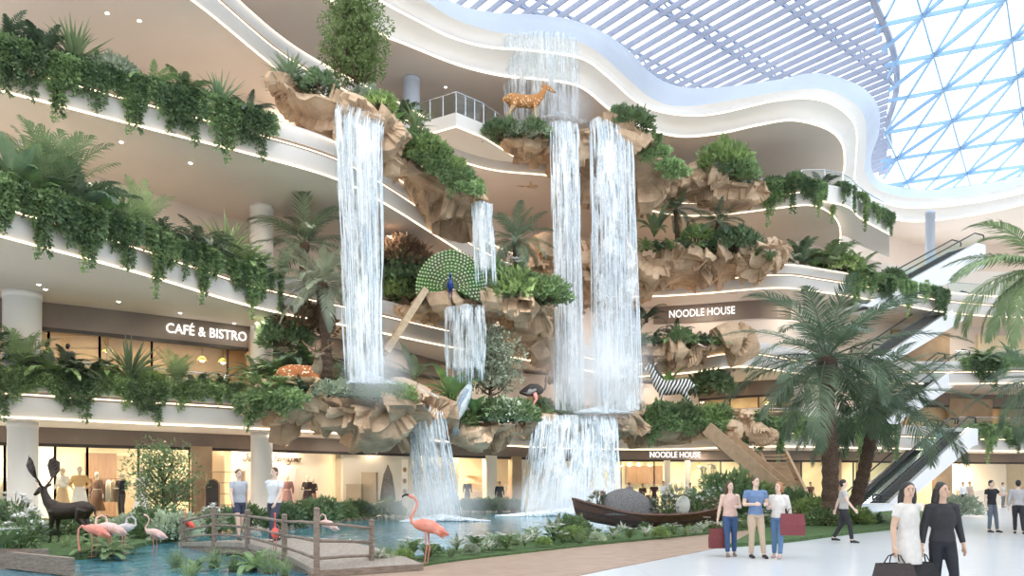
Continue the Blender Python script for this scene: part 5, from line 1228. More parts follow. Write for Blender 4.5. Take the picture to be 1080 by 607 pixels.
# the three shoppers talking
_, hd = person('woman in pale pink sleeveless top and jeans carrying a dark red bag', ground(770,586), -.15, 1.66, ('bag','bent'), ('fwd','stand'), (.72,.50,.43), 'none', (.05,.10,.22), 'trousers', 'brown', 'long', (.25,.17,.13), .008, True, turn=.5)
shopping_bag('dark red paper bag hanging from the hand of the woman in pink', hd[-1], .34, .44, .16, (.20,.05,.05), .1)
person('man in blue short-sleeved shirt and beige trousers talking with hands raised', ground(797,588), .05, 1.76, ('bent','bent'), ('stand','ease'), (.17,.26,.45), 'short', (.58,.45,.33), 'trousers', 'brown', 'short', (.04,.03,.03), .008, turn=.3)
_, hd = person('red-haired woman in white long-sleeved top and blue jeans', ground(821,588), -.55, 1.64, ('bent','bag'), ('stand','fwd'), (.80,.76,.72), 'long', (.12,.22,.38), 'trousers', 'red', 'bob', (.55,.36,.32), .008, True, turn=-.4)
shopping_bag('large dark red flat bag carried by the red-haired woman', hd[1] + Vector((0,-.05,.36)), .50, .46, .12, (.24,.06,.07), -.25)
# two women walking in front
_, hd = person('woman in short white dress walking in front with a large dark bag', ground(958,641), .35, 1.62, ('bag','swing_b'), ('stand','ease'), (.74,.70,.66), 'short', (.76,.72,.68), 'skirt', 'dark', 'long', (.5,.35,.28), .008, True, SKIN, turn=-.5)
shopping_bag('large dark brown handbag swinging from the woman in white', hd[-1], .50, .36, .18, (.06,.045,.045), .2, 'handbag')
_, hd = person('dark-haired woman in black jacket and trousers walking in front', ground(994,641), -.1, 1.62, ('bag','down'), ('stand','fwd'), (.035,.035,.04), 'long', (.02,.022,.03), 'trousers', 'dark', 'long', (.03,.03,.03), .008, True, SKIN, turn=.4, jacket=True)
shopping_bag('black handbag of the woman in the black jacket', hd[-1], .40, .34, .16, (.03,.03,.032), .1, 'handbag')
person('man in light grey shirt and dark trousers walking past the lawn', ground(890,572), 1.2, 1.72, ('swing_f','swing_b'), ('fwd','back'), (.52,.50,.48), 'short', (.03,.03,.035), 'trousers', 'dark', 'short', (.03,.03,.03), .009)
person('man in black t-shirt and grey jeans standing with one arm out', ground(1046,561), .3, 1.72, ('down','out'), ('stand','ease'), (.025,.025,.03), 'short', (.14,.17,.21), 'trousers', 'dark', 'short', (.03,.03,.03), .009)
person('man in grey shirt and black trousers at the right picture edge', ground(1074,563), 2.6, 1.72, ('bent','down'), ('ease','fwd'), (.45,.44,.45), 'long', (.03,.03,.035), 'trousers', 'dark', 'short', (.03,.03,.03), .009)
# two on the bridge
person('woman in grey top and dark shorts crossing the wooden bridge', G(252,17.2,.33), .7, 1.60, ('swing_f','swing_b'), ('fwd','back'), (.50,.52,.58), 'short', (.06,.07,.12), 'shorts', 'brown', 'short', (.1,.08,.07), .009, True)
person('man in white t-shirt and dark trousers crossing the wooden bridge', G(289,16.6,.30), -.4, 1.66, ('swing_b','swing_f'), ('back','fwd'), (.80,.82,.86), 'short', (.07,.08,.12), 'trousers', 'brown', 'short', (.06,.05,.05), .009)
person('bald mannequin in dark wrap beside the pink panel behind the column', G(303,37.6,.1), 0, 1.95, ('down','down'), ('stand','stand'), (.25,.14,.14), 'long', (.30,.18,.18), 'dress', None, 'short', (.1,.06,.06), .014, skin=MANQ, cat='mannequin', name='mannequin')
# shop visitors and mannequins
for lab, px, d, h, top, bot, sty, arm, slv, mq in (
  ('mannequin in white wide trousers and orange shawl in the left window', 84, 30.8, 2.2, (.72,.46,.20), (.84,.80,.72), 'dress', ('hip','hip'), 'long', 1),
  ('mannequin in cream ruffled cape behind the stag antlers', 66, 30.8, 2.15, (.86,.82,.72), (.62,.44,.26), 'dress', ('hip','bent'), 'long', 1),
  ('mannequin in dark brown coat beside the orange shawl', 102, 32.4, 2.0, (.22,.10,.06), (.20,.09,.05), 'dress', ('down','down'), 'long', 1),
  ('mannequin in black top and dark trousers in the left window', 128, 32.0, 1.95, (.02,.02,.025), (.06,.05,.05), 'trousers', ('bent','bent'), 'long', 1),
  ('mannequin in white flowing gown behind the garden tree', 149, 31.0, 2.15, (.80,.76,.70), (.82,.79,.74), 'dress', ('bent','hip'), 'long', 1),
  ('tall figure in black with fur collar, first of the dark pair in the boutique', 324, 38.3, 1.9, (.03,.02,.02), (.05,.03,.03), 'dress', ('bent','down'), 'long', 1),
  ('figure in black holding coral cloth, second of the dark pair in the boutique', 330, 38.6, 1.8, (.05,.03,.03), (.45,.16,.10), 'skirt', ('bent','bent'), 'long', 1),
  ('mannequin in black suit on a stand in the cream shop', 493, 46.4, 1.8, (.02,.02,.025), (.04,.035,.035), 'trousers', ('down','down'), 'long', 1),
  ('person in black suit standing outside the cream shop by the pier', 527, 45.6, 1.75, (.015,.015,.018), (.02,.02,.022), 'trousers', ('down','down'), 'long', 0),
  ('mannequin in grey beside the pier of the cream shop', 537, 47.5, 1.75, (.40,.37,.34), (.42,.38,.34), 'dress', ('down','down'), 'long', 1),
  ('customer in pale shirt at the noodle house front, nearest the waterfall', 664, 46.4, 1.7, (.42,.34,.30), (.10,.08,.08), 'trousers', ('bent','down'), 'short', 0),
  ('customer in brown at the noodle house front, beside the pale shirt', 678, 46.8, 1.62, (.12,.07,.04), (.06,.05,.05), 'trousers', ('bent','bent'), 'long', 0),
  ('customer in dark red at the noodle house front, left of the white shirt', 690, 46.4, 1.72, (.10,.04,.04), (.04,.04,.04), 'trousers', ('down','bent'), 'short', 0),
  ('customer in white shirt at the noodle house front, behind the boat flowers', 700, 45.4, 1.78, (.82,.80,.78), (.06,.06,.07), 'trousers', ('bent','bent'), 'long', 0),
  ('customer in white blouse right of the noodle house doorway', 728, 45.8, 1.66, (.80,.76,.74), (.10,.06,.06), 'skirt', ('bent','down'), 'long', 0),
  ('customer in dark red jacket near the tall white vase', 746, 45.4, 1.74, (.12,.035,.03), (.03,.03,.03), 'trousers', ('bent','hip'), 'long', 0),
  ('person in brown vest seen between the palms at the far shop', 855, 47.0, 1.72, (.16,.07,.04), (.10,.06,.04), 'trousers', ('out','down'), 'short', 0),
  ('person in white shirt and black trousers before the white shop, left of the pair', 1016, 49.0, 1.72, (.78,.78,.78), (.02,.02,.025), 'trousers', ('down','down'), 'long', 0),
  ('person in beige dress before the white shop, right of the pair', 1023, 50.0, 1.74, (.52,.45,.38), (.50,.43,.36), 'dress', ('bent','down'), 'short', 0),
  ('person in grey before the white shop, beside the walking women', 991, 46.0, 1.68, (.55,.55,.57), (.1,.1,.12), 'trousers', ('bent','down'), 'short', 0),
  ('person in pale top deep in the white shop, near the edge', 1058, 52.0, 1.7, (.60,.57,.54), (.2,.2,.22), 'trousers', ('down','bent'), 'short', 0)):
    person(lab, G(px, d, .12 if mq else .0), u(-.5,.5), h, arm, ('stand','stand'), top, slv, bot, sty, None if mq else 'dark', 'short', (.05,.04,.04), .016, sty in ('dress','skirt'), MANQ if mq else SKIN, 'mannequin' if mq else 'person', name='mannequin' if mq else 'person')
for i, (px, d) in enumerate(((50,27.9),(72,28.2))):
    person(('guest in grey seen behind the first gallery ferns, nearer the column','guest in dark grey behind the first gallery ferns, before the cycad')[i], G(px, d, 5.12), PI, 1.68, ('down','bent'), ('stand','stand'), ((.30,.29,.30),(.10,.10,.11))[i], 'long', (.08,.08,.09), 'trousers', 'dark', 'short', vox=.016, skin=SKIN)

# ================================================================ ANIMALS
def coat(name, base, spots=None, kind=None, scale=9):
    m, nt, out = new_mat(name); b = N(nt, 'ShaderNodeBsdfPrincipled', Roughness=.7); tc = N(nt, 'ShaderNodeTexCoord')
    if kind == 'spots':
        v = N(nt, 'ShaderNodeTexVoronoi', Scale=scale); L(nt, tc.outputs['Object'], v.inputs['Vector'])
        r = N(nt, 'ShaderNodeValToRGB'); r.color_ramp.elements[0].position = .26; r.color_ramp.elements[1].position = .34; r.color_ramp.elements[0].color = c4(spots); r.color_ramp.elements[1].color = c4(base)
        L(nt, v.outputs['Distance'], r.inputs['Fac'])
        no = N(nt, 'ShaderNodeSeparateXYZ'); L(nt, tc.outputs['Generated'], no.inputs[0])
        mr = N(nt, 'ShaderNodeMapRange'); mr.inputs['From Min'].default_value = .30; mr.inputs['From Max'].default_value = .42; L(nt, no.outputs['Z'], mr.inputs['Value'])
        mx = N(nt, 'ShaderNodeMix'); mx.data_type = 'RGBA'; mx.inputs[6].default_value = c4((.62,.46,.28)); L(nt, mr.outputs[0], mx.inputs[0]); L(nt, r.outputs[0], mx.inputs[7]); L(nt, mx.outputs[2], b.inputs['Base Color'])
    elif kind == 'stripes':
        w_ = N(nt, 'ShaderNodeTexWave', Scale=scale, Distortion=2.2, Detail=1.0); w_.inputs['Detail Scale'].default_value = 1.2
        mp = N(nt, 'ShaderNodeMapping'); mp.inputs['Rotation'].default_value = (0,.45,0); L(nt, tc.outputs['Object'], mp.inputs['Vector']); L(nt, mp.outputs[0], w_.inputs['Vector'])
        r = N(nt, 'ShaderNodeValToRGB'); r.color_ramp.elements[0].position = .45; r.color_ramp.elements[1].position = .55; r.color_ramp.elements[0].color = c4(spots); r.color_ramp.elements[1].color = c4(base)
        L(nt, w_.outputs['Color'], r.inputs['Fac']); L(nt, r.outputs[0], b.inputs['Base Color'])
    L(nt, b.outputs[0], out.inputs['Surface']); return m
M['deer'] = coat('spotted_deer_coat', (.48,.20,.055), (.88,.70,.45), 'spots', 8); M['deer_rest'] = coat('resting_deer_coat', (.42,.13,.035), (.90,.74,.5), 'spots', 8)
M['zebra'] = coat('zebra_coat', (.80,.78,.74), (.02,.02,.022), 'stripes', 1.7)
M['bronze_statue'] = mat('dark_bronze', (.028,.018,.014), (.05,.032,.024), 6, .38, .35, bump=.15)
M['horn'] = mat('antler', (.16,.09,.05), (.24,.14,.08), 8, .6); M['mane'] = mat('dark_mane', (.02,.02,.02), (.06,.06,.06), 10, .8)
M['deer_neck'] = mat('grey_brown_fur', (.20,.155,.10), (.27,.21,.14), 10, .8)
def quadruped(label, name, loc, rz, sc, coat_m, cat, neck_up=1.0, turn=0.0, mane=False, antlers=None, gait=0.0, stocky=1.0, vox=.018, tailtuft=True):
    """facing +X, withers height 1 x sc; head turned by 'turn' about the neck"""
    t = thing(name, label, cat, loc, rz); b = MB()
    def tb(pts, rr, n=10): b.tube([Vector(p)*sc for p in pts], [(r[0]*sc, r[1]*sc) if hasattr(r, '__len__') else r*sc for r in rr], n, side=(0,1,0))
    k = stocky
    tb([(-.60,0,.80),(-.52,0,.80),(-.38,0,.79),(-.1,0,.745),(.16,0,.735),(.36,0,.775),(.48,0,.82)], [(.06,.08),(.13*k,.16*k),(.165*k,.195*k),(.175*k,.195*k),(.165*k,.205*k),(.13*k,.19*k),(.08,.12)], 16)
    nk = [Vector((.38,0,.84)), Vector((.52,0,1.0*neck_up)), Vector((.60,0,1.18*neck_up)), Vector((.63,0,1.28*neck_up))]
    tb(nk, [(.12*k,.17*k),(.085*k,.12*k),(.07*k,.09*k),(.07,.08)], 14)
    R = Matrix.Rotation(turn, 3, 'Z'); o = nk[-1]
    def H(x, y, z): return o + R @ Vector((x, y, z))
    tb([H(-.06,0,.01), H(.05,0,.03), H(.17,0,-.02), H(.28,0,-.085), H(.34,0,-.115)], [(.06,.065),(.072,.085),(.058,.068),(.042,.045),(.032,.034)], 12)
    for sg in (-1, 1):
        b.tube([H(-.03, sg*.05, .06)*sc, H(-.06, sg*.12, .12)*sc, H(-.08, sg*.17, .17)*sc], [(.030*sc,.016*sc),(.045*sc,.016*sc),(.008*sc,.006*sc)], 8)
        g1, g2 = (gait if sg > 0 else -gait), (-gait if sg > 0 else gait)
        tb([(.34,sg*.085,.74),(.33,sg*.095,.58),(.35+g1*.5,sg*.085,.34),(.34+g1,sg*.085,.10),(.375+g1,sg*.085,.02),(.375+g1,sg*.085,0)], [.10,.07,.036,.026,.036,.036])
        tb([(-.42,sg*.085,.78),(-.34+g2*.3,sg*.105,.56),(-.50+g2*.6,sg*.09,.335),(-.455+g2,sg*.09,.10),(-.42+g2,sg*.09,.02),(-.42+g2,sg*.09,0)], [.14,.10,.042,.028,.036,.036])
    tb([(-.60,0,.86),(-.66,0,.78),(-.67,0,.66)], [.035,.03,.02])
    bd = remesh(b, 'body', coat_m, vox*sc, t, 4)
    e = MB()
    for sg in (-1, 1): e.ball(H(.07, sg*.068, .035)*sc, .016*sc, 8, 6)
    e.ball(H(.345,0,-.105)*sc, (.022*sc,.026*sc,.02*sc), 8, 6); e.build('eyes_and_nose', M['mane'], bd, smooth=True)
    if mane:
        mm = MB(); q = [nk[0]+Vector((-.10,0,.14)), nk[1]+Vector((-.10,0,.06)), nk[2]+Vector((-.085,0,.04)), H(-.05,0,.12)]
        mm.tube([p*sc for p in q], [(.02*sc,.05*sc),(.022*sc,.07*sc),(.022*sc,.07*sc),(.02*sc,.04*sc)], 8, side=(0,1,0)); mm.build('mane', M['mane'], t, smooth=True)
        tt = MB(); tt.tube([Vector(p)*sc for p in ((-.665,0,.70),(-.68,0,.52),(-.67,0,.40))], [.022*sc,.04*sc,.008*sc], 8); tt.build('tail_tuft', M['mane'], t, smooth=True)
    if antlers:
        for sg in (-1, 1):
            an = MB()
            if antlers == 'palmate':
                an.tube([H(-.01,sg*.04,.07)*sc, H(-.05,sg*.13,.20)*sc, H(-.02,sg*.22,.34)*sc], [.026*sc,.024*sc,.03*sc], 8)
                an.tube([H(-.02,sg*.20,.30)*sc, H(.0,sg*.26,.46)*sc, H(.06,sg*.28,.62)*sc, H(.12,sg*.25,.74)*sc], [(.03*sc,.05*sc),(.022*sc,.13*sc),(.02*sc,.15*sc),(.014*sc,.05*sc)], 10, side=(.3,sg,.2))
                for q in range(5): an.tube([H(-.06+.04*q,sg*.27,.42+.07*q)*sc, H(-.18+.06*q,sg*.30,.52+.08*q)*sc], [.02*sc,.004*sc], 6)
                an.tube([H(-.04,sg*.11,.16)*sc, H(.06,sg*.13,.21)*sc, H(.12,sg*.12,.28)*sc], [.018*sc,.014*sc,.004*sc], 6)
            remesh(an, 'antler', M['bronze_statue'] if antlers == 'palmate' else M['horn'], .013*sc, t, 2)
    return t
quadruped('spotted orange deer standing on the highest central ledge before the water veil', 'deer', P(553,132,39.6), .08, 1.68, M['deer'], 'deer', .93, .1, gait=.05)
quadruped('zebra standing on the ledge above the second-level shops, head toward the falls', 'zebra', P(709,434,45.0), PI - .15, 1.95, M['zebra'], 'zebra', 1.06, .9, mane=True, stocky=1.15)
quadruped('dark bronze stag statue with broad antlers in the left garden', 'stag_statue', G(72, 19.0, .12), PI - .12, 1.08, M['bronze_statue'], 'statue', .96, -.35, antlers='palmate', gait=.04)
def resting_deer():
    t = thing('deer', 'spotted deer with antlers lying among ferns by the tall left fall', 'deer', P(318,407,30.0), .1); b = MB()
    def tb(pts, rr, n=12): b.tube(pts, rr, n, side=(0,1,0))
    tb([(-.95,0,.36),(-.80,0,.42),(-.45,0,.48),(-.05,0,.47),(.30,0,.46),(.55,0,.50),(.68,0,.55)], [(.10,.14),(.26,.30),(.32,.38),(.32,.38),(.30,.36),(.24,.32),(.16,.2)], 18)
    tb([(-.6,-.2,.4),(-.25,-.36,.25),(-.55,-.40,.12),(-.1,-.42,.06)], [.2,.14,.07,.05]); tb([(.45,-.15,.4),(.72,-.26,.2),(.5,-.32,.08),(.85,-.34,.05)], [.14,.09,.06,.045])
    tb([(.45,.15,.4),(.75,.24,.2),(.95,.26,.06)], [.14,.08,.05]); tb([(-.96,0,.45),(-1.1,0,.38)], [.05,.03])
    remesh(b, 'body', M['deer_rest'], .03, t, 4)
    b = MB(); nk = [(.50,-.02,.55),(.64,-.05,.80),(.66,-.10,1.02),(.65,-.14,1.12)]
    b.tube(nk, [(.24,.28),(.19,.21),(.15,.16),(.13,.13)], 14, side=(0,1,0)); b.tube([(.67,-.06,1.18),(.66,-.18,1.20),(.64,-.34,1.12),(.63,-.46,1.04)], [(.10,.11),(.12,.13),(.09,.09),(.055,.055)], 12, side=(1,0,0))
    for sg in (-1, 1): b.tube([(.66+sg*.08,-.10,1.26),(.66+sg*.2,-.08,1.30),(.66+sg*.29,-.06,1.30)], [(.05,.03),(.07,.03),(.01,.01)], 8)
    o = remesh(b, 'neck_and_head', M['deer_neck'], .025, t, 3)
    e = MB(); e.ball((.74,-.25,1.20), .024, 8, 6); e.ball((.56,-.25,1.20), .024, 8, 6); e.ball((.63,-.49,1.04), (.04,.03,.03), 8, 6); e.build('eyes_and_nose', M['mane'], o, smooth=True)
    for sg in (-1, 1):
        a = MB(); a.tube([(.66+sg*.05,-.08,1.28),(.66+sg*.20,.0,1.45),(.66+sg*.52,.02,1.66),(.66+sg*.66,.0,1.84)], [.045,.04,.035,.012], 8)
        a.tube([(.66+sg*.12,-.04,1.37),(.66+sg*.10,-.14,1.66),(.66+sg*.06,-.16,1.84)], [.035,.028,.008], 7); a.tube([(.66+sg*.40,.02,1.58),(.66+sg*.36,-.04,1.78)], [.03,.008], 7)
        a.build('antler', M['horn'], o, smooth=True)
resting_deer()
# birds
M['flam'] = mat('flamingo_coral', (.78,.26,.19), (.86,.38,.30), 5, .7, bump=.2); M['flam_red'] = mat('flamingo_red', (.72,.07,.06), (.82,.14,.10), 5, .7, bump=.2); M['flam_pale'] = mat('flamingo_pale_pink', (.85,.52,.46), (.90,.62,.56), 5, .7, bump=.2); M['flam_grey'] = mat('grey_white_plumage', (.52,.46,.46), (.68,.62,.62), 5, .7, bump=.2)
M['beak'] = mat('black_beak', (.02,.018,.018), (.04,.035,.03), 5, .35); M['legpink'] = mat('pink_leg', (.62,.22,.19), (.7,.3,.26), 6, .5)
def flamingo(label, loc, rz, sc, m_, neck='s', legs=True, folded=False):
    """facing +X; standing height about 1.25 x sc"""
    t = thing('flamingo', label, 'flamingo', loc, rz); b = MB(); z0 = .62 if legs else .17
    def tb(pts, rr, n=10): b.tube([Vector(p)*sc for p in pts], [(r[0]*sc, r[1]*sc) if hasattr(r, '__len__') else r*sc for r in rr], n, side=(0,1,0))
    tb([(-.40,0,z0-.10),(-.28,0,z0-.02),(-.10,0,z0+.05),(.08,0,z0+.09),(.18,0,z0+.10),(.24,0,z0+.10)], [(.02,.015),(.075,.07),(.115,.125),(.105,.12),(.07,.085),(.035,.05)], 14)
    N_ = {'s': [(.18,0,z0+.10),(.27,0,z0+.14),(.29,0,z0+.24),(.21,0,z0+.36),(.17,0,z0+.48),(.21,0,z0+.58),(.28,0,z0+.615)],
          'down': [(.18,0,z0+.10),(.30,0,z0+.16),(.38,0,z0+.08),(.40,0,z0-.12),(.38,0,z0-.30),(.36,0,z0-.42)],
          'curl': [(.18,0,z0+.10),(.28,0,z0+.14),(.27,0,z0+.30),(.16,0,z0+.38),(.06,0,z0+.32),(.05,0,z0+.24)],
          'straight': [(.16,0,z0+.10),(.22,0,z0+.22),(.20,0,z0+.38),(.17,0,z0+.52),(.20,0,z0+.62),(.26,0,z0+.64)]}[neck]
    tb(N_, [.05,.034,.026,.023,.022,.024,.03][:len(N_)], 10)
    h = Vector(N_[-1]); d = (h - Vector(N_[-2])).normalized()
    tb([h-d*.03, h+d*.02, h+d*.06], [.028,.036,.022])
    bd = remesh(b, 'body', m_, .009*sc, t, 3)
    k = MB(); dn = Vector((d.x*.5, 0, d.z-.9)).normalized()
    k.tube([(h+d*.05)*sc, (h+d*.10+dn*.015)*sc, (h+d*.12+dn*.07)*sc, (h+d*.10+dn*.11)*sc], [.021*sc,.024*sc,.018*sc,.004*sc], 8); k.build('beak', M['beak'], bd, smooth=True)
    wg = MB()
    for sg in (-1, 1):
        for q in range(4): wg.tube([Vector((.05-.02*q, sg*(.10-.005*q), z0+.12-.03*q))*sc, Vector((-.18, sg*.10, z0+.02-.02*q))*sc, Vector((-.42+.04*q, sg*.03, z0-.10-.02*q))*sc], [(.008*sc,.03*sc),(.01*sc,.045*sc),(.004*sc,.01*sc)], 6, side=(0,1,0))
    wg.build('wings', m_, t, smooth=True)
    if legs:
        for sg in (-1, 1):
            lg = MB(); x = .03*sg
            lg.tube([Vector(p)*sc for p in ((x,sg*.04,z0-.02),(x-.02,sg*.04,z0*.55),(x-.03,sg*.04,z0*.5),(x+.01,sg*.04,.03),(x+.01,sg*.04,.0))], [.02*sc,.011*sc,.017*sc,.010*sc,.012*sc], 7)
            for a in (-.5, 0, .5): lg.tube([Vector((x+.01,sg*.04,.012))*sc, Vector((x+.01+.09*math.cos(a),sg*.04+.09*math.sin(a),.006))*sc], [.009*sc,.005*sc], 5)
            lg.build('leg', M['legpink'], t, smooth=True)
    return t
flamingo('tall coral flamingo standing by the pool beside the bridge end', G(450,14.8,.05), PI+.15, 1.06, M['flam'])
flamingo('pale pink flamingo wading near the left end of the bridge', G(163,17.2,.0), PI, .72, M['flam_pale'])
flamingo('red flamingo standing behind the left end of the bridge railing', G(199,20.2,.12), PI-.5, .62, M['flam_red'], 'straight')
flamingo('bright red flamingo standing against the bridge railing posts', G(290,14.9,.25), PI/2+.3, .60, M['flam_red'], 'straight')
flamingo('small pink flamingo with curled neck floating behind the bridge rails', G(345,24.6,.05), PI-.3, 1.05, M['flam_pale'], 'curl', False)
flamingo('deep pink flamingo with its head down beside the stag hooves', G(99,15.6,.10), PI, .82, M['flam'], 'down')
flamingo('fluffy pale pink flamingo in the middle of the group by the stag', G(115,15.8,.10), PI+.5, .86, M['flam_pale'], 'curl')
flamingo('grey-white flamingo with curved neck behind the pink group', G(131,16.3,.10), .4, .80, M['flam_grey'], 'curl')
def peacock():
    d0 = 34.9; c = P(475,302,d0); base = P(475,316,d0)
    t = thing('peacock', 'peacock with its green tail fanned wide on the middle ledge', 'peacock', base); cz = c - base
    body = MB(); body.tube([cz+Vector((0,.05,-.16)), cz+Vector((0,-.02,-.02)), cz+Vector((0,-.10,.12)), cz+Vector((.0,-.12,.30)), cz+Vector((.01,-.16,.42)), cz+Vector((.02,-.22,.46)), cz+Vector((.02,-.30,.44))], [.08,.17,.14,.06,.055,.06,.012], 12)
    for sg in (-1, 1): body.tube([cz+Vector((sg*.06,0,-.1)), cz+Vector((sg*.07,.02,-.35)), cz+Vector((sg*.07,0,-.60))], [.04,.02,.018], 6)
    remesh(body, 'body', mat('peacock_blue', (.005,.02,.16), (.01,.06,.30), 4, .3), .02, t, 3)
    cr = MB()
    for k in range(5):
        a = -.5+.25*k; q = cz+Vector((.01,-.18,.47)); e = q+Vector((math.sin(a)*.10,0,math.cos(a)*.12)); cr.tube([q, e], .004, 4); cr.ball(e, .016, 6, 4)
    cr.build('crest', mat('crest_blue', (.02,.08,.3), (.03,.1,.35), 4, .4), t)
    fe = MB(); eye1 = MB(); eye2 = MB(); stem = MB(); rd = random.Random(4)
    rings = 9
    for q in range(rings):
        r = .42 + 1.32*(q/(rings-1))**.92; n = int(13 + q*3.2)
        for k in range(n):
            an = math.radians(-24 + 228*((k + .5*(q % 2))/(n-1 + .5)))
            rr_ = r*(1 - .10*abs(math.cos(an))*(q/rings)); yv = .10 + .22*(rr_/1.7)**2
            p = cz + Vector((math.cos(an)*rr_, yv, math.sin(an)*rr_ + .02)); dr = Vector((math.cos(an), .12, math.sin(an))); sd = Vector((-math.sin(an), 0, math.cos(an)))
            w_ = .085 + .03*q/rings
            fe.add([p-dr*w_*2.2, p-dr*w_*.4+sd*w_*1.1+Vector((0,.02,0)), p+dr*w_*1.15, p-dr*w_*.4-sd*w_*1.1+Vector((0,.02,0)), p-Vector((0,.02,0))], [(0,1,4),(1,2,4),(2,3,4),(3,0,4)])
            f = Vector((0,-.03,0)); k1 = .44
            eye1.add([p+f+(sd*math.cos(a)+dr*math.sin(a))*w_*k1 for a in np.linspace(0, 2*PI, 9)[:-1]], [tuple(range(8))[::-1]])
            eye2.add([p+f*1.5-dr*.01+(sd*math.cos(a)+dr*math.sin(a))*w_*.2 for a in np.linspace(0, 2*PI, 7)[:-1]], [tuple(range(6))[::-1]])
        
    for k in range(40):
        an = math.radians(-24 + 228*k/39); stem.tube([cz+Vector((0,.1,0)), cz+Vector((math.cos(an)*.8,.14,math.sin(an)*.8)), cz+Vector((math.cos(an)*1.6,.30,math.sin(an)*1.6))], .012, 4)
    merged('tail_fan', [(fe, mat('peacock_green', (.03,.13,.03), (.09,.07,.04), 1.1, .4)), (stem, mat('feather_shaft', (.12,.18,.05), (.2,.25,.1), 4, .5)), (eye1, mat('eyespot_lime', (.50,.70,.20), (.74,.80,.55), 1.0, .4)), (eye2, mat('eyespot_teal', (.03,.20,.22), (.06,.28,.25), 2, .35))], t)
peacock()
def ostrich():
    t = thing('ostrich', 'dark ostrich standing left of the mist below the tall falls', 'ostrich', P(563,436,38.8), .05); b = MB(); z = 1.05
    b.tube([(-.75,0,z+.02),(-.5,0,z+.06),(-.15,0,z+.16),(.2,0,z+.18),(.42,0,z+.14),(.5,0,z+.14)], [(.04,.06),(.2,.2),(.32,.33),(.28,.3),(.14,.18),(.06,.08)], 14, side=(0,1,0))
    remesh(b, 'body', mat('ostrich_plumage', (.02,.016,.016), (.06,.05,.048), 8, .9, bump=.5), .03, t, 3)
    n_ = MB(); n_.tube([(.40,0,z+.14),(.56,0,z+.22),(.62,0,z+.46),(.60,0,z+.72),(.64,0,z+.84),(.76,0,z+.85),(.86,0,z+.81)], [.09,.06,.05,.048,.065,.05,.02], 10)
    remesh(n_, 'neck_and_head', mat('ostrich_neck', (.10,.075,.065), (.15,.11,.095), 8, .7), .016, t, 3)
    w_ = MB()
    for sg in (-1, 1):
        for k in range(9): a = k*.2; w_.tube([(.1-.04*k, sg*.27, z+.16), (-.15-.03*k, sg*.32, z-.04), (-.28-.04*k, sg*.28, z-.16+.02*k)], [.05,.05,.01], 5)
    w_.build('wings', mat('ostrich_wing', (.10,.09,.09), (.3,.28,.27), 8, .9), t, smooth=True)
    for sg in (-1, 1):
        lg = MB(); lg.tube([(.02,sg*.14,z),(.12,sg*.14,z*.72),(-.02,sg*.13,z*.45),(.06,sg*.13,.05),(.22,sg*.13,.02)], [.14,.09,.04,.035,.025], 8); lg.build('leg', M['legpink'], t, smooth=True)
ostrich()
def heron():
    t = thing('heron', 'blue-grey heron sculpture perched slanting among broad leaves', 'bird', P(482,452,34.9), 0); b = MB()
    b.tube([(-.12,0,.10),(-.02,0,.50),(.18,0,1.05),(.42,0,1.60),(.56,0,1.95),(.60,0,2.18)], [(.04,.05),(.17,.17),(.29,.26),(.27,.24),(.17,.17),(.05,.06)], 14, side=(1,0,0))
    b.ball((.60,-.03,2.14), (.13,.14,.16), 12, 8)
    remesh(b, 'body', mat('heron_pale', (.55,.60,.62), (.70,.74,.74), 5, .6, bump=.2), .024, t, 3)
    w_ = MB()
    for sg in (-1, 1):
        w_.tube([(.50,sg*.18-.06,1.82),(.34+.10*sg,-.20 if sg < 0 else -.12,1.35),(.12+.08*sg,-.20 if sg < 0 else -.10,.85),(-.10,-.08,.35)], [(.07,.05),(.15,.07),(.12,.06),(.02,.02)], 10, side=(1,0,0))
    w_.build('wings', mat('heron_wing', (.22,.28,.36), (.34,.41,.50), 7, .6, bump=.3), t, smooth=True)
    k = MB(); k.tube([(.66,-.10,2.16),(.84,-.30,2.10),(.98,-.46,2.0)], [.05,.03,.006], 8); k.build('beak', mat('heron_beak', (.45,.35,.12), (.5,.4,.15), 5, .4), t, smooth=True)
    tl = MB()
    for q in range(5): tl.tube([(-.02+.02*q,0,.42), (-.16+.05*q,.02,.0), (-.22+.07*q,.02,-.30)], [.05,.06,.02], 6)
    tl.build('tail', mat('heron_tail', (.30,.37,.40), (.42,.5,.5), 7, .6), t, smooth=True)
    lg = MB(); lg.tube([(.10,0,.75),(.16,-.05,.35),(.10,-.05,0)], [.05,.03,.03], 6); lg.build('leg', M['beak'], t, smooth=True)
heron()
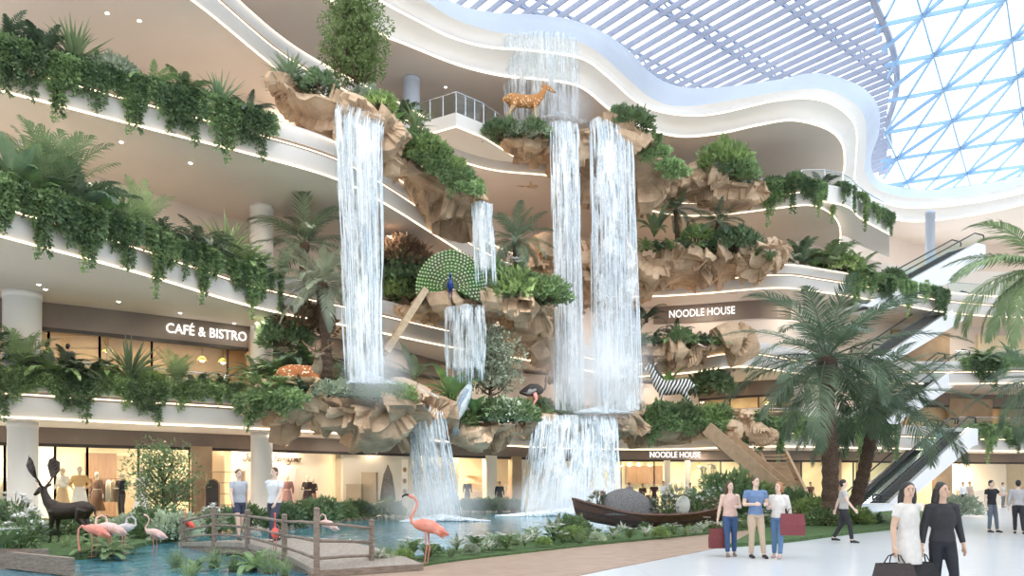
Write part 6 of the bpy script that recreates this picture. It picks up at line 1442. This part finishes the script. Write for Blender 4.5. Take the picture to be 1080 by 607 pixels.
# ================================================================ BRIDGE
def bridge():
    pts = [(188,19.2,.12),(226,17.0,.30),(261,16.0,.34),(300,14.3,.27),(334,12.8,.14)]
    near = [G(x, d, z) for x, d, z in pts]; o = near[0].copy()
    t = thing('footbridge', 'low arched wooden footbridge with post-and-rail fence over the pool', 'bridge', o)
    c = catmull(near, 30); c = [p - o for p in c]; ns = normals(c)
    W_ = [2.0]*30
    far = [p - n*w_ for p, n, w_ in zip(c, [ (n if n.y < 0 else -n) for n in ns], W_)]
    far = [Vector((p.x, p.y, q.z)) for p, q in zip(far, c)]
    dk = MB(); up = Vector((0,0,.0)); dn = Vector((0,0,-.10))
    dk.loft([c, [p*1 for p in far], [p+dn for p in far], [p+dn for p in c], c]); dk.build('deck', M['deckwood'], t)
    for a in (.04, .96):
        b = MB(); line = [p.lerp(q, a) + Vector((0,0,-.17)) for p, q in zip(c, far)]
        for i in range(29): b.bar(line[i], line[i+1], .12, .16)
        b.build('beam', M['wood'], t)
    e0 = G(334,12.8,.14)-o; e1_ = G(392,14.0,.12)-o
    pst = [G(x, d, z)-o for x, d, z in [(193,19.0,.13)] + pts[1:]] + [e1_]
    hs = [.62,.76,.70,.74,1.04,.80]
    for p, h in zip(pst, hs):
        q = MB(); q.bar(p + Vector((0,0,-.25)), p + Vector((0,0,h)), .085); q.ball(p + Vector((0,0,h)), (.06,.06,.03), 8, 5); q.build('post', M['wood'], t)
    def rail(a, b, ha, hb):
        q = MB(); q.tube([a + Vector((0,0,ha)), (a+b)/2 + Vector((0,0,(ha+hb)/2 + .01)), b + Vector((0,0,hb))], .028, 7); q.build('rail', M['wood'], t, smooth=True)
    lv = [(.52,.62,.58,.62,.80,.66),(.30,.38,.34,.36,.50,.40),(.12,.16,.14,.14,.20,.16)]
    for h in lv:
        for i in range(5): rail(pst[i], pst[i+1], h[i], h[i+1])
    ap = MB(); ap.prism([(p.x, p.y) for p in (e0, e1_, e1_ + Vector((-.9,1.1,0)), far[-1])], e0.z-.12, e0.z); ap.build('landing', M['wood'], t)
bridge()
# ================================================================ BOAT
def boat():
    o = G(693, 27.0, .02); t = thing('wooden_boat', 'dark wooden rowing boat filled with flowers in front of the lowest waterfall', 'boat', o, .05); Lh = 5.3
    K = 25; out = []; inn = []
    for i in range(K):
        s = i/(K-1); x = -Lh/2 + Lh*s; w_ = .78*max(.03, math.sin(PI*min(1, .06+s*.90)))**.55; ke = .35*(abs(s-.5)*2)**3.2; sh = .50 + .55*(abs(s-.5)*2)**2.4*(1.0 if s < .5 else .75)
        x2 = x - (.35 if s < .12 else 0)*(1-s/.12)
        ro = []; ri = []
        for a in np.linspace(-1, 1, 13):
            z = ke + (sh-ke)*abs(a)**1.7; y = w_*math.copysign(abs(a)**.62, a)
            ro.append((x2*(1 - .06*(1-abs(a))), y, z)); ri.append((x2*(.985 - .06*(1-abs(a))), y*.93, min(z+.06, sh)))
        out.append(ro); inn.append(ri)
    h = MB(); h.loft(out); h.build('hull', M['darkwood'], t, smooth=True); h2 = MB(); h2.loft(inn); h2.build('inner_hull', M['wood'], t, smooth=True)
    g = MB()
    for k in (0, -1): g.tube([Vector(r[k]) for r in out], .05, 8)
    g.build('gunwale', M['darkwood'], t, smooth=True)
    st = MB()
    for z in (.16,): st.tube([Vector(r[2])*1.01 for r in out], .02, 6)
    st.build('strake', M['black'], t, smooth=True)
    cv = MB(); rows = []
    for i in range(9):
        x = -1.95 + 1.75*i/8; s_ = math.sin(PI*min(1,max(.0,.18+i/8*.72)))**.6
        rows.append([Vector((x, math.cos(a)*.66*s_, .5 + math.sin(a)*.92*s_)) for a in np.linspace(0, PI, 15)])
    cv.loft(rows); cv.f.append(tuple(range(14,-1,-1))); cv.f.append(tuple(8*15+k for k in range(15)))
    cv.build('woven_canopy', mat('grey_woven_canopy', (.14,.13,.13), (.22,.21,.21), 18, .85, bump=.5), t, smooth=True)
    for x in (-.05, 1.6):
        b = MB(); b.box((x,0,.42), (.25,1.3,.05)); b.build('bench', M['wood'], t)
    return o
bo = boat()
def bouquet(label, loc, r, h, nf, m_f, m_l, pet=.10, name='flower_arrangement', pot=None, spike=False):
    t = thing(name, label, 'flowers', loc); f = MB(); l = MB(); s = MB()
    for k in range(nf):
        d = sph(1)[0]; c = Vector((d[0]*r, d[1]*r*.7, h + abs(d[2])*r*.8)); s.tube([(0,0,.05), c], .01, 4)
        for j in range(7): straps(f, c, j*.9, u(.1,1.0), pet*u(.8,1.2), pet*.55, .7, 3, .2, .1)
    n = nf*9; d = sph(n); leaves(l, d*np.array([r,r*.75,r*.7]) + np.array([0,0,h*.75]), d + np.array([0,0,.2]), RNG.uniform(.12,.24,n), RNG.uniform(.05,.09,n))
    f.build('blossoms', M[m_f], t); l.build('leaves', M[m_l], t); s.build('stems', M['twig'], t)
    if pot: q = MB(); q.tube([(0,0,0),(0,0,.02),(0,0,pot*.6),(0,0,pot)], [pot*.35,pot*.45,pot*.55,pot*.42], 14); q.build('pot', M['petal_white'], t, smooth=True)
for lab, x, y, z, r, h, nf, mf, ml in (
  ('white blossoms spilling over black foliage in the middle of the boat', .35,-.2,.45,.62,.30,26,'petal_white','palm_dark'),
  ('tall white lilies rising from the middle of the boat', .75,.15,.5,.50,.70,24,'petal_white','olive'),
  ('white and green flowers toward the stern of the boat', 1.35,-.05,.5,.45,.35,20,'petal_white','shrub'),
  ('low pinkish flowers at the stern of the boat', 1.95,-.1,.6,.35,.18,16,'petal_pink','shrub'),
  ('pale pink posy standing at the bow of the boat', -2.1,-.15,.72,.26,.42,14,'petal_pink','olive')):
    bouquet(lab, bo + Vector((x,y,z)), r, h, nf, mf, ml)
dsk = thing('white_plate', 'round white plate leaning among the boat flowers', 'plate', bo + Vector((.78,-.62,.52))); q = MB(); q.tube([(0,0,.30),(0,.02,.30),(0,.06,.31)], [(.20,.30),(.26,.36),(.24,.34)], 20, side=(1,0,0)); q.build('disc', M['petal_white'], dsk, smooth=True)
bouquet('white flowers with broad leaves beside the boat stern, under the stair', G(752,31.5,.1), .8, .75, 34, 'petal_white', 'shrub')
bouquet('yellow-white flowers in a tall urn at the noodle house front', G(748,44,0), .5, 2.3, 22, 'petal_white', 'tree', .14, 'flower_urn', .9)
for lab, px, d, r, h, nf in (('big cream peonies at the left picture edge, topmost', 12, 17.5, .42, .95, 16), ('cream blossoms low beside the wooden planter', 26, 16.2, .36, .55, 14), ('single large pale bloom cluster before the stag', 33, 16.8, .22, .75, 6)):
    bouquet(lab, G(px, d, .1), r, h, nf, 'petal_white', 'vine_dark', .13, 'peony_bush')
bouquet('pale white blossom head behind the bridge post', G(224, 19.2, .05), .22, .85, 12, 'petal_white', 'olive', .1, 'white_blossom')
pl = thing('wooden_planter', 'dark wooden planter trough at the lower left corner', 'planter', G(18, 14.2, .02)); q = MB()
q.box((0,-.22,.18), (.9,.04,.34)); q.box((0,.22,.18), (.9,.04,.34)); q.box((-.43,0,.18), (.04,.4,.34)); q.box((.43,0,.18), (.04,.4,.34)); q.build('boards', M['wood'], pl); q = MB(); q.box((0,0,.30), (.82,.4,.04)); q.build('soil', M['soil'], pl)
# ================================================================ ESCALATORS AND STAIRS
def escalator(label, A, B, width=1.05, side_l=True, side_r=True, depth=1.1, curve_end=0.0, name='escalator'):
    A, B = Vector(A), Vector(B); t = thing(name, label, 'escalator', A); d = B - A; h = Vector((d.x, d.y, 0)).normalized(); s = Vector((h.y, -h.x, 0))
    run = Vector((d.x, d.y, 0)).length; rise = d.z; n = max(8, int(rise/.2)); st = MB()
    for i in range(n):
        c = h*(run*(i+.5)/n) + Vector((0,0,rise*(i+.5)/n)); st.bar(c - s*width*.5 - Vector((0,0,.10)), c + s*width*.5 - Vector((0,0,.10)), run/n*.98, .22, up=(0,0,1))
    st.build('steps', M['step'], t)
    e = h*.9
    prof = [(-h*.9, 0), (Vector((0,0,0)), 0), (d, 0), (d + h*1.0, 0)]
    line = [p for p, _ in prof]
    for sg, on_ in ((-1, side_l), (1, side_r)):
        o = s*(sg*(width*.5 + .06)); g = MB(); g.loft([[p + o + Vector((0,0,.1)) for p in line], [p + o + Vector((0,0,.85)) for p in line]]); gb = g.build('glass_balustrade', M['glass'], t)
        k = MB(); hl = [p + o + Vector((0,0,.9)) for p in line]; k.tube([hl[0] - Vector((0,0,.35)), hl[0] - h*.1 - Vector((0,0,.15))] + hl + [hl[-1] + h*.1 - Vector((0,0,.15)), hl[-1] - Vector((0,0,.35))], .05, 8); k.build('handrail', M['black'], gb, smooth=True)
        sk = MB(); 
        for i in range(3): sk.bar(line[i] + o + Vector((0,0,.08)), line[i+1] + o + Vector((0,0,.08)), .16, .14)
        sk.build('skirt_rail', M['chrome'], t)
        if on_:
            o2 = s*(sg*(width*.5 + .17)); pn = MB(); top = [p + o2 + Vector((0,0,.12)) for p in line]; bot = [line[0] + o2 + Vector((0,0,-.02)), line[1] + o2 + h*depth*1.3 + Vector((0,0,0)), line[2] + o2 + h*.3 - Vector((0,0,depth)), line[3] + o2 - Vector((0,0,depth*.9))]
            q = s*(sg*.08); pn.loft([top, bot, [p + q for p in bot], [p + q for p in top], top]); pn.build('side_panel', M['escalator_side'], t)
    un = MB(); o = s*(width*.5 + .15); bot = [line[0], line[1] + h*depth*1.3, line[2] + h*.3 - Vector((0,0,depth)), line[3] - Vector((0,0,depth*.9))]
    un.loft([[p - o for p in bot], [p + o for p in bot]]); un.build('underside', M['escalator_side'], t); return t
A1, B1 = G(899,47.5,.05), P(990,455,53.2)
s1 = Vector(((B1-A1).y, -(B1-A1).x, 0)).normalized()
escalator('lower escalator rising from the plaza, outer lane nearer the palms', A1, B1, side_r=False)
escalator('lower escalator rising from the plaza, inner lane with white side panel', A1 + s1*1.35, B1 + s1*1.35, side_l=False)
escalator('second escalator from first to second gallery, partly behind the palm fronds', P(918,447,49.5), P(1002,383,55.5), 1.6)
escalator('third escalator from second to third gallery, high behind the palms', P(918,380,50.5), P(1003,322,56), 1.4)
escalator('topmost sweeping white escalator below the round skylight', P(900,326,51), P(1016,262,56.5), 1.6, depth=1.7)
def stair(label, A, B, width, m_, n=16, rail=True, name='staircase', th=.5):
    A, B = Vector(A), Vector(B); t = thing(name, label, 'stairs', A); d = B - A; h = Vector((d.x, d.y, 0)).normalized(); s = Vector((h.y, -h.x, 0))
    for sg in (-1, 1):
        q = MB(); q.bar(s*sg*width/2, d + s*sg*width/2, .14, th); q.build('stringer', M[m_], t)
    tr = MB()
    for i in range(n): c = d*((i+.5)/n); tr.bar(c - s*width*.5, c + s*width*.5, .34, .06)
    tr.build('treads', M[m_], t)
    if rail:
        for sg in (-1, 1): q = MB(); q.tube([s*sg*width/2 + Vector((0,0,1.1)), d + s*sg*width/2 + Vector((0,0,1.1))], .035, 7); [q.bar(d*f + s*sg*width/2, d*f + s*sg*width/2 + Vector((0,0,1.1)), .04) for f in (0,.25,.5,.75,1)]; q.build('handrail', M['chrome'], t)
    return t
stair('narrow wooden stair descending from the peacock to the left', P(406,372,34.6), P(447,307,35.2), 1.0, 'lightwood', 18, False, 'wooden_stair', .3)
stair('bronze-clad stair descending from the zebra ledge toward the palms', P(822,512,41), P(752,452,43.2), 1.8, 'beamwood', 16, False, 'staircase', .75)
stair('second bronze-clad stair flight near the palm trunks', P(842,536,40), P(815,478,44.5), 1.5, 'beamwood', 14, False, 'staircase', .45)
# ================================================================ SIGNS
def sign(label, text, c0, px0, px1, z, hgt, m_, width_fit=True, lift=.14, name='shop_sign'):
    """raised letters on the fascia between two image columns"""
    a, t_, n = hit(c0, px0); b, _, _ = hit(c0, px1); a = a + n*lift; b = b + n*lift
    cu = bpy.data.curves.new('txt', 'FONT'); cu.body = text; cu.extrude = .03; cu.size = 1.0; cu.resolution_u = 3
    o = bpy.data.objects.new('txt', cu); COL.objects.link(o); dg = bpy.context.evaluated_depsgraph_get(); me = bpy.data.meshes.new_from_object(o.evaluated_get(dg), depsgraph=dg)
    bpy.data.objects.remove(o); bpy.data.curves.remove(cu)
    xs = [v.co.x for v in me.vertices]; ys = [v.co.y for v in me.vertices if True]; w_ = max(xs)-min(xs); capH = .70
    W_ = (Vector((b.x, b.y, 0)) - Vector((a.x, a.y, 0))).length
    for v in me.vertices: v.co = Vector(((v.co.x-min(xs))/w_*W_, -v.co.z, v.co.y/capH*hgt))
    me.name = name; me.materials.clear(); me.materials.append(M[m_])
    o = link(name, me, loc=(a.x, a.y, z)); o.rotation_euler = (0, 0, math.atan2(b.y-a.y, b.x-a.x)); return tag(o, label, 'sign')
sign('white café and bistro letters on the brown fascia above the café windows', 'CAFÉ & BISTRO', S1, 174.5, 259, 7.92, .40, 'sign_white')
sign('white noodle house letters on the dark fascia high up, third storey', 'NOODLE HOUSE', S2, 706, 775, 12.98, .50, 'sign_white')
sign('white noodle house letters on the ground floor fascia behind the boat', 'NOODLE HOUSE', S0, 685, 738, 3.40, .40, 'sign_white')
# handwritten boutique name: strokes
GL = {'S':[[(.9,1.75),(.6,2.0),(.25,1.75),(.5,1.3),(.7,.8),(.4,.2),(-.1,.1),(-.5,.35)]], 'a':[[(.75,.9),(.4,1.0),(.05,.5),(.25,.05),(.6,.4),(.75,.95),(.7,.2),(.95,.1)]], 'l':[[(0,.2),(.45,1.4),(.4,2.0),(.2,1.6),(.2,.3),(.5,.1)]],
 'v':[[(0,.9),(.2,.1),(.55,.7),(.5,1.0),(.8,.9)]], 't':[[(.3,1.7),(.2,.3),(.5,.1)],[(0,1.15),(.6,1.25)]], 'o':[[(.5,1.0),(.1,.7),(.15,.1),(.5,.15),(.6,.7),(.45,1.0),(.8,.9)]], 'r':[[(0,.9),(.2,1.05),(.15,.05)],[(.2,.7),(.5,1.0),(.7,.85)]],
 'e':[[(.1,.5),(.6,.7),(.45,1.0),(.15,.7),(.2,.1),(.65,.2)]], 'F':[[(-.2,1.9),(.5,2.05),(1.3,2.0)],[(.7,2.0),(.45,.9),(.2,.1),(-.2,.0)],[(.25,1.1),(.9,1.15)]], 'g':[[(.7,.9),(.35,1.0),(.05,.5),(.3,.1),(.65,.5),(.7,.9),(.55,-.5),(.15,-.9),(-.2,-.6)]], 'm':[[(0,.9),(.1,.1)],[(.1,.6),(.35,1.0),(.4,.1)],[(.4,.6),(.7,1.0),(.7,.2),(.9,.1)]]}
def script_sign():
    a, t_, n = hit(offset(S0, -1.4), 253.5); b, _, _ = hit(offset(S0, -1.4), 317); a = a + n*.22; b = b + n*.22; W_ = ((b-a).x**2 + (b-a).y**2)**.5
    o = thing('shop_sign', 'dark handwritten boutique name on the cream wall, crossed by the column', 'sign', (a.x, a.y, 2.72), math.atan2(b.y-a.y, b.x-a.x)); x = .6; adv = []
    mb = MB()
    for ch in 'Salvatore Ferragamo':
        if ch == ' ': x += .55; continue
        for stx in GL[ch]:
            pts = [Vector((x + px_ + .28*py_, 0, py_)) for px_, py_ in stx]
            adv.append(catmull(pts, 14) if len(pts) > 2 else pts)
        x += {'S':1.05,'F':1.1,'m':.95,'l':.55,'t':.55,'v':.75}.get(ch, .8)
    k = W_/(x+.6)
    for p in adv: mb.tube([q*k + Vector((0,0,0)) for q in p], .030 if k > .08 else .026, 6)
    mb.build('lettering', M['sign_dark'], o, smooth=True)
script_sign()
# ================================================================ SHOP FITTINGS
def box_thing(name, label, cat, px, d, z, size, m_, top=None, kids=()):
    t = thing(name, label, cat, G(px, d, z)); b = MB(); b.box((0,0,size[2]/2), size); b.build('body', M[m_], t)
    cap = MB(); cap.box((0,0,size[2]+.02), (size[0]*1.06, size[1]*1.06, .05)); cap.build('top', M[top or m_], t); return t
M['plinth_grey'] = mat('grey_plinth', (.36,.29,.20), (.42,.35,.25), 2, .5)
box_thing('display_plinth', 'short grey-brown display plinth before the cream wall', 'plinth', 374, 38.6, 0, (.75,.5,1.55), 'plinth_grey')
box_thing('display_plinth', 'tall grey-brown display plinth before the cream wall', 'plinth', 390, 39.2, 0, (.75,.5,2.15), 'plinth_grey')
t = thing('coat_display', 'dark draped coat on an A-shaped stand before the cream wall', 'coat stand', G(409, 39.6, 0)); q = MB()
for sg in (-1, 1): q.tube([(sg*.42,0,0),(sg*.15,0,1.9),(0,0,2.6)], [.03,.03,.02], 6)
q.build('stand', M['dark_frame'], t); q = MB(); q.tube([(0,0,.75),(0,0,1.4),(0,0,2.1),(0,0,2.5)], [(.42,.18),(.34,.16),(.22,.12),(.05,.05)], 14, side=(1,0,0)); q.build('coat', mat('charcoal_coat', (.12,.11,.10), (.2,.18,.16), 8, .8), t, smooth=True)
t = thing('photo_totem', 'slim white totem with dark portrait dots beside the cream wall', 'totem', G(427, 40.2, 0)); q = MB(); q.box((0,0,1.45), (.32,.12,2.9)); q.build('panel', M['shop_pale'], t); q = MB()
for z in (2.35, 1.75, 1.2): q.ball((0,-.07,z), (.10,.02,.13), 10, 6)
q.build('pictures', M['shop_brown'], t)
t = thing('arched_mirror', 'dark arched mirror in the boutique doorway behind the bridge', 'mirror', G(224, 33.5, .1)); q = MB()
q.prism([(x, z) for x, z in [(-.28,0),(.28,0),(.28,1.4)] + [(.28*math.cos(a), 1.4+.28*math.sin(a)) for a in np.linspace(0, PI, 10)[1:]]], -.03, .03); q.v = [(x, z_, y) for x, y, z_ in q.v]; q.build('glass', M['dark_frame'], t)
q = MB(); q.tube([(-.3,0,0),(-.3,0,1.4)] + [(-.3*math.cos(a), 0, 1.4+.3*math.sin(a)) for a in np.linspace(0, PI, 10)[1:]] + [(.3,0,0)], .035, 6); q.build('frame', M['shop_brown'], t)
def rack(label, px, d, z=.12, w_=1.4, cols=((.8,.74,.64),(.6,.45,.3),(.2,.1,.07))):
    t = thing('clothes_rack', label, 'clothes rack', G(px, d, z)); q = MB(); q.tube([(-w_/2,0,0),(-w_/2,0,1.7),(w_/2,0,1.7),(w_/2,0,0)], .025, 6); q.build('rail', M['dark_frame'], t)
    for i in range(6): g = MB(); x = -w_/2+.2+i*(w_-.4)/5; g.tube([(x,0,.7),(x,0,1.3),(x,0,1.58),(x,0,1.66)], [(.06,.24),(.06,.22),(.05,.18),(.02,.04)], 10, side=(1,0,0)); g.build('garment', cloth(cols[i % 3]), t, smooth=True)
rack('clothes rail with cream and brown garments deep in the left window', 112, 33.0); rack('clothes rail near the left picture edge window', 12, 31.5); rack('clothes rail behind the garden tree', 186, 33.4)
def table(label, px, d, z=0, n=2):
    t = thing('round_table', label, 'table', G(px, d, z)); q = MB(); q.tube([(0,0,.72),(0,0,.76)], [.45,.45], 20); q.build('tabletop', M['lightwood'], t); q = MB(); q.tube([(0,0,0),(0,0,.03),(0,0,.05),(0,0,.72)], [.26,.26,.04,.04], 12); q.build('pedestal', M['dark_frame'], t)
def chair(label, px, d, z=0, rz=0):
    t = thing('chair', label, 'chair', G(px, d, z), rz); q = MB(); q.box((0,0,.45), (.42,.42,.05)); q.build('seat', M['shop_brown'], t); q = MB(); q.box((0,.2,.70), (.42,.04,.42)); q.build('backrest', M['shop_brown'], t)
    for x in (-.18,.18):
        for y in (-.18,.18): q = MB(); q.bar((x,y,0),(x,y,.45),.035); q.build('leg', M['dark_frame'], t)
for i, px in enumerate((668, 694, 716)): table('small round café table at the noodle house front, ' + nth(i, 3), px, 48.2)
for i, px in enumerate((674, 686, 710, 722)): chair('brown chair at the noodle house front, ' + nth(i, 4), px, 48.4, 0, u(-1,1))
def pendant(label, p, drop=.5, r=.22):
    t = thing('pendant_lamp', label, 'lamp', p); q = MB(); q.tube([(0,0,0),(0,0,-drop)], .012, 5); q.build('cord', M['dark_frame'], t); q = MB(); q.tube([(0,0,-drop),(0,0,-drop-.06),(0,0,-drop-.2)], [.04,r*.7,r], 14); sh_ = q.build('shade', M['flower_yellow'], t); q = MB(); q.ball((0,0,-drop-.16), r*.5, 10, 8); q.build('bulb', M['lamp'], sh_)
for i, px in enumerate((662, 670, 680, 692, 745)): p, t_, n = hit(S0, px); q_ = p - n*1.5; pendant('warm pendant lamp inside the noodle house, ' + nth(i, 5), (q_.x, q_.y, 3.6))
for i, px in enumerate((118, 222, 245, 805, 1035)): p, t_, n = hit(S1, px); q_ = p - n*1.3; pendant(('warm pendant lamp behind the first café window','warm pendant lamp under the café sign letters, left','warm pendant lamp under the last café letter','warm pendant lamp in the lit shop behind the zebra','warm globe lamp in the upper shop beside the escalators')[i], (q_.x, q_.y, 8.2), .9)
def shelf(label, px, d, z, w_=1.6, h=2.1, n=4):
    t = thing('display_shelf', label, 'shelf', G(px, d, z)); 
    for x in (-w_/2, w_/2): q = MB(); q.box((x,0,h/2), (.05,.35,h)); q.build('side_panel', M['lightwood'], t)
    for i in range(n+1): q = MB(); q.box((0,0,.05+(h-.1)*i/n), (w_,.34,.04)); q.build('board', M['lightwood'], t)
shelf('wooden display shelf in the passage behind the bridge, beside the mirror', 238, 34.6, .1); shelf('display shelf in the lit shop behind the zebra', 822, 53, 5.1, 2.2); shelf('display shelf in the cream shop beside the suited mannequin', 503, 48.6, .1); shelf('display shelf inside the café', 84, 31, 5.1, 2.4)
box_thing('cafe_counter', 'brown café counter behind the windows', 'counter', 180, 33.6, 5.05, (3.6,.7,1.1), 'shop_brown', 'lightwood')
box_thing('shop_counter', 'pale counter in the white shop at the right', 'counter', 1032, 57, 0, (3.0,.7,1.1), 'shop_pale')
box_thing('plaza_bench', 'long white plinth bench at the foot of the escalators', 'bench', 930, 44.5, 0, (4.2,.9,.42), 'escalator_side')
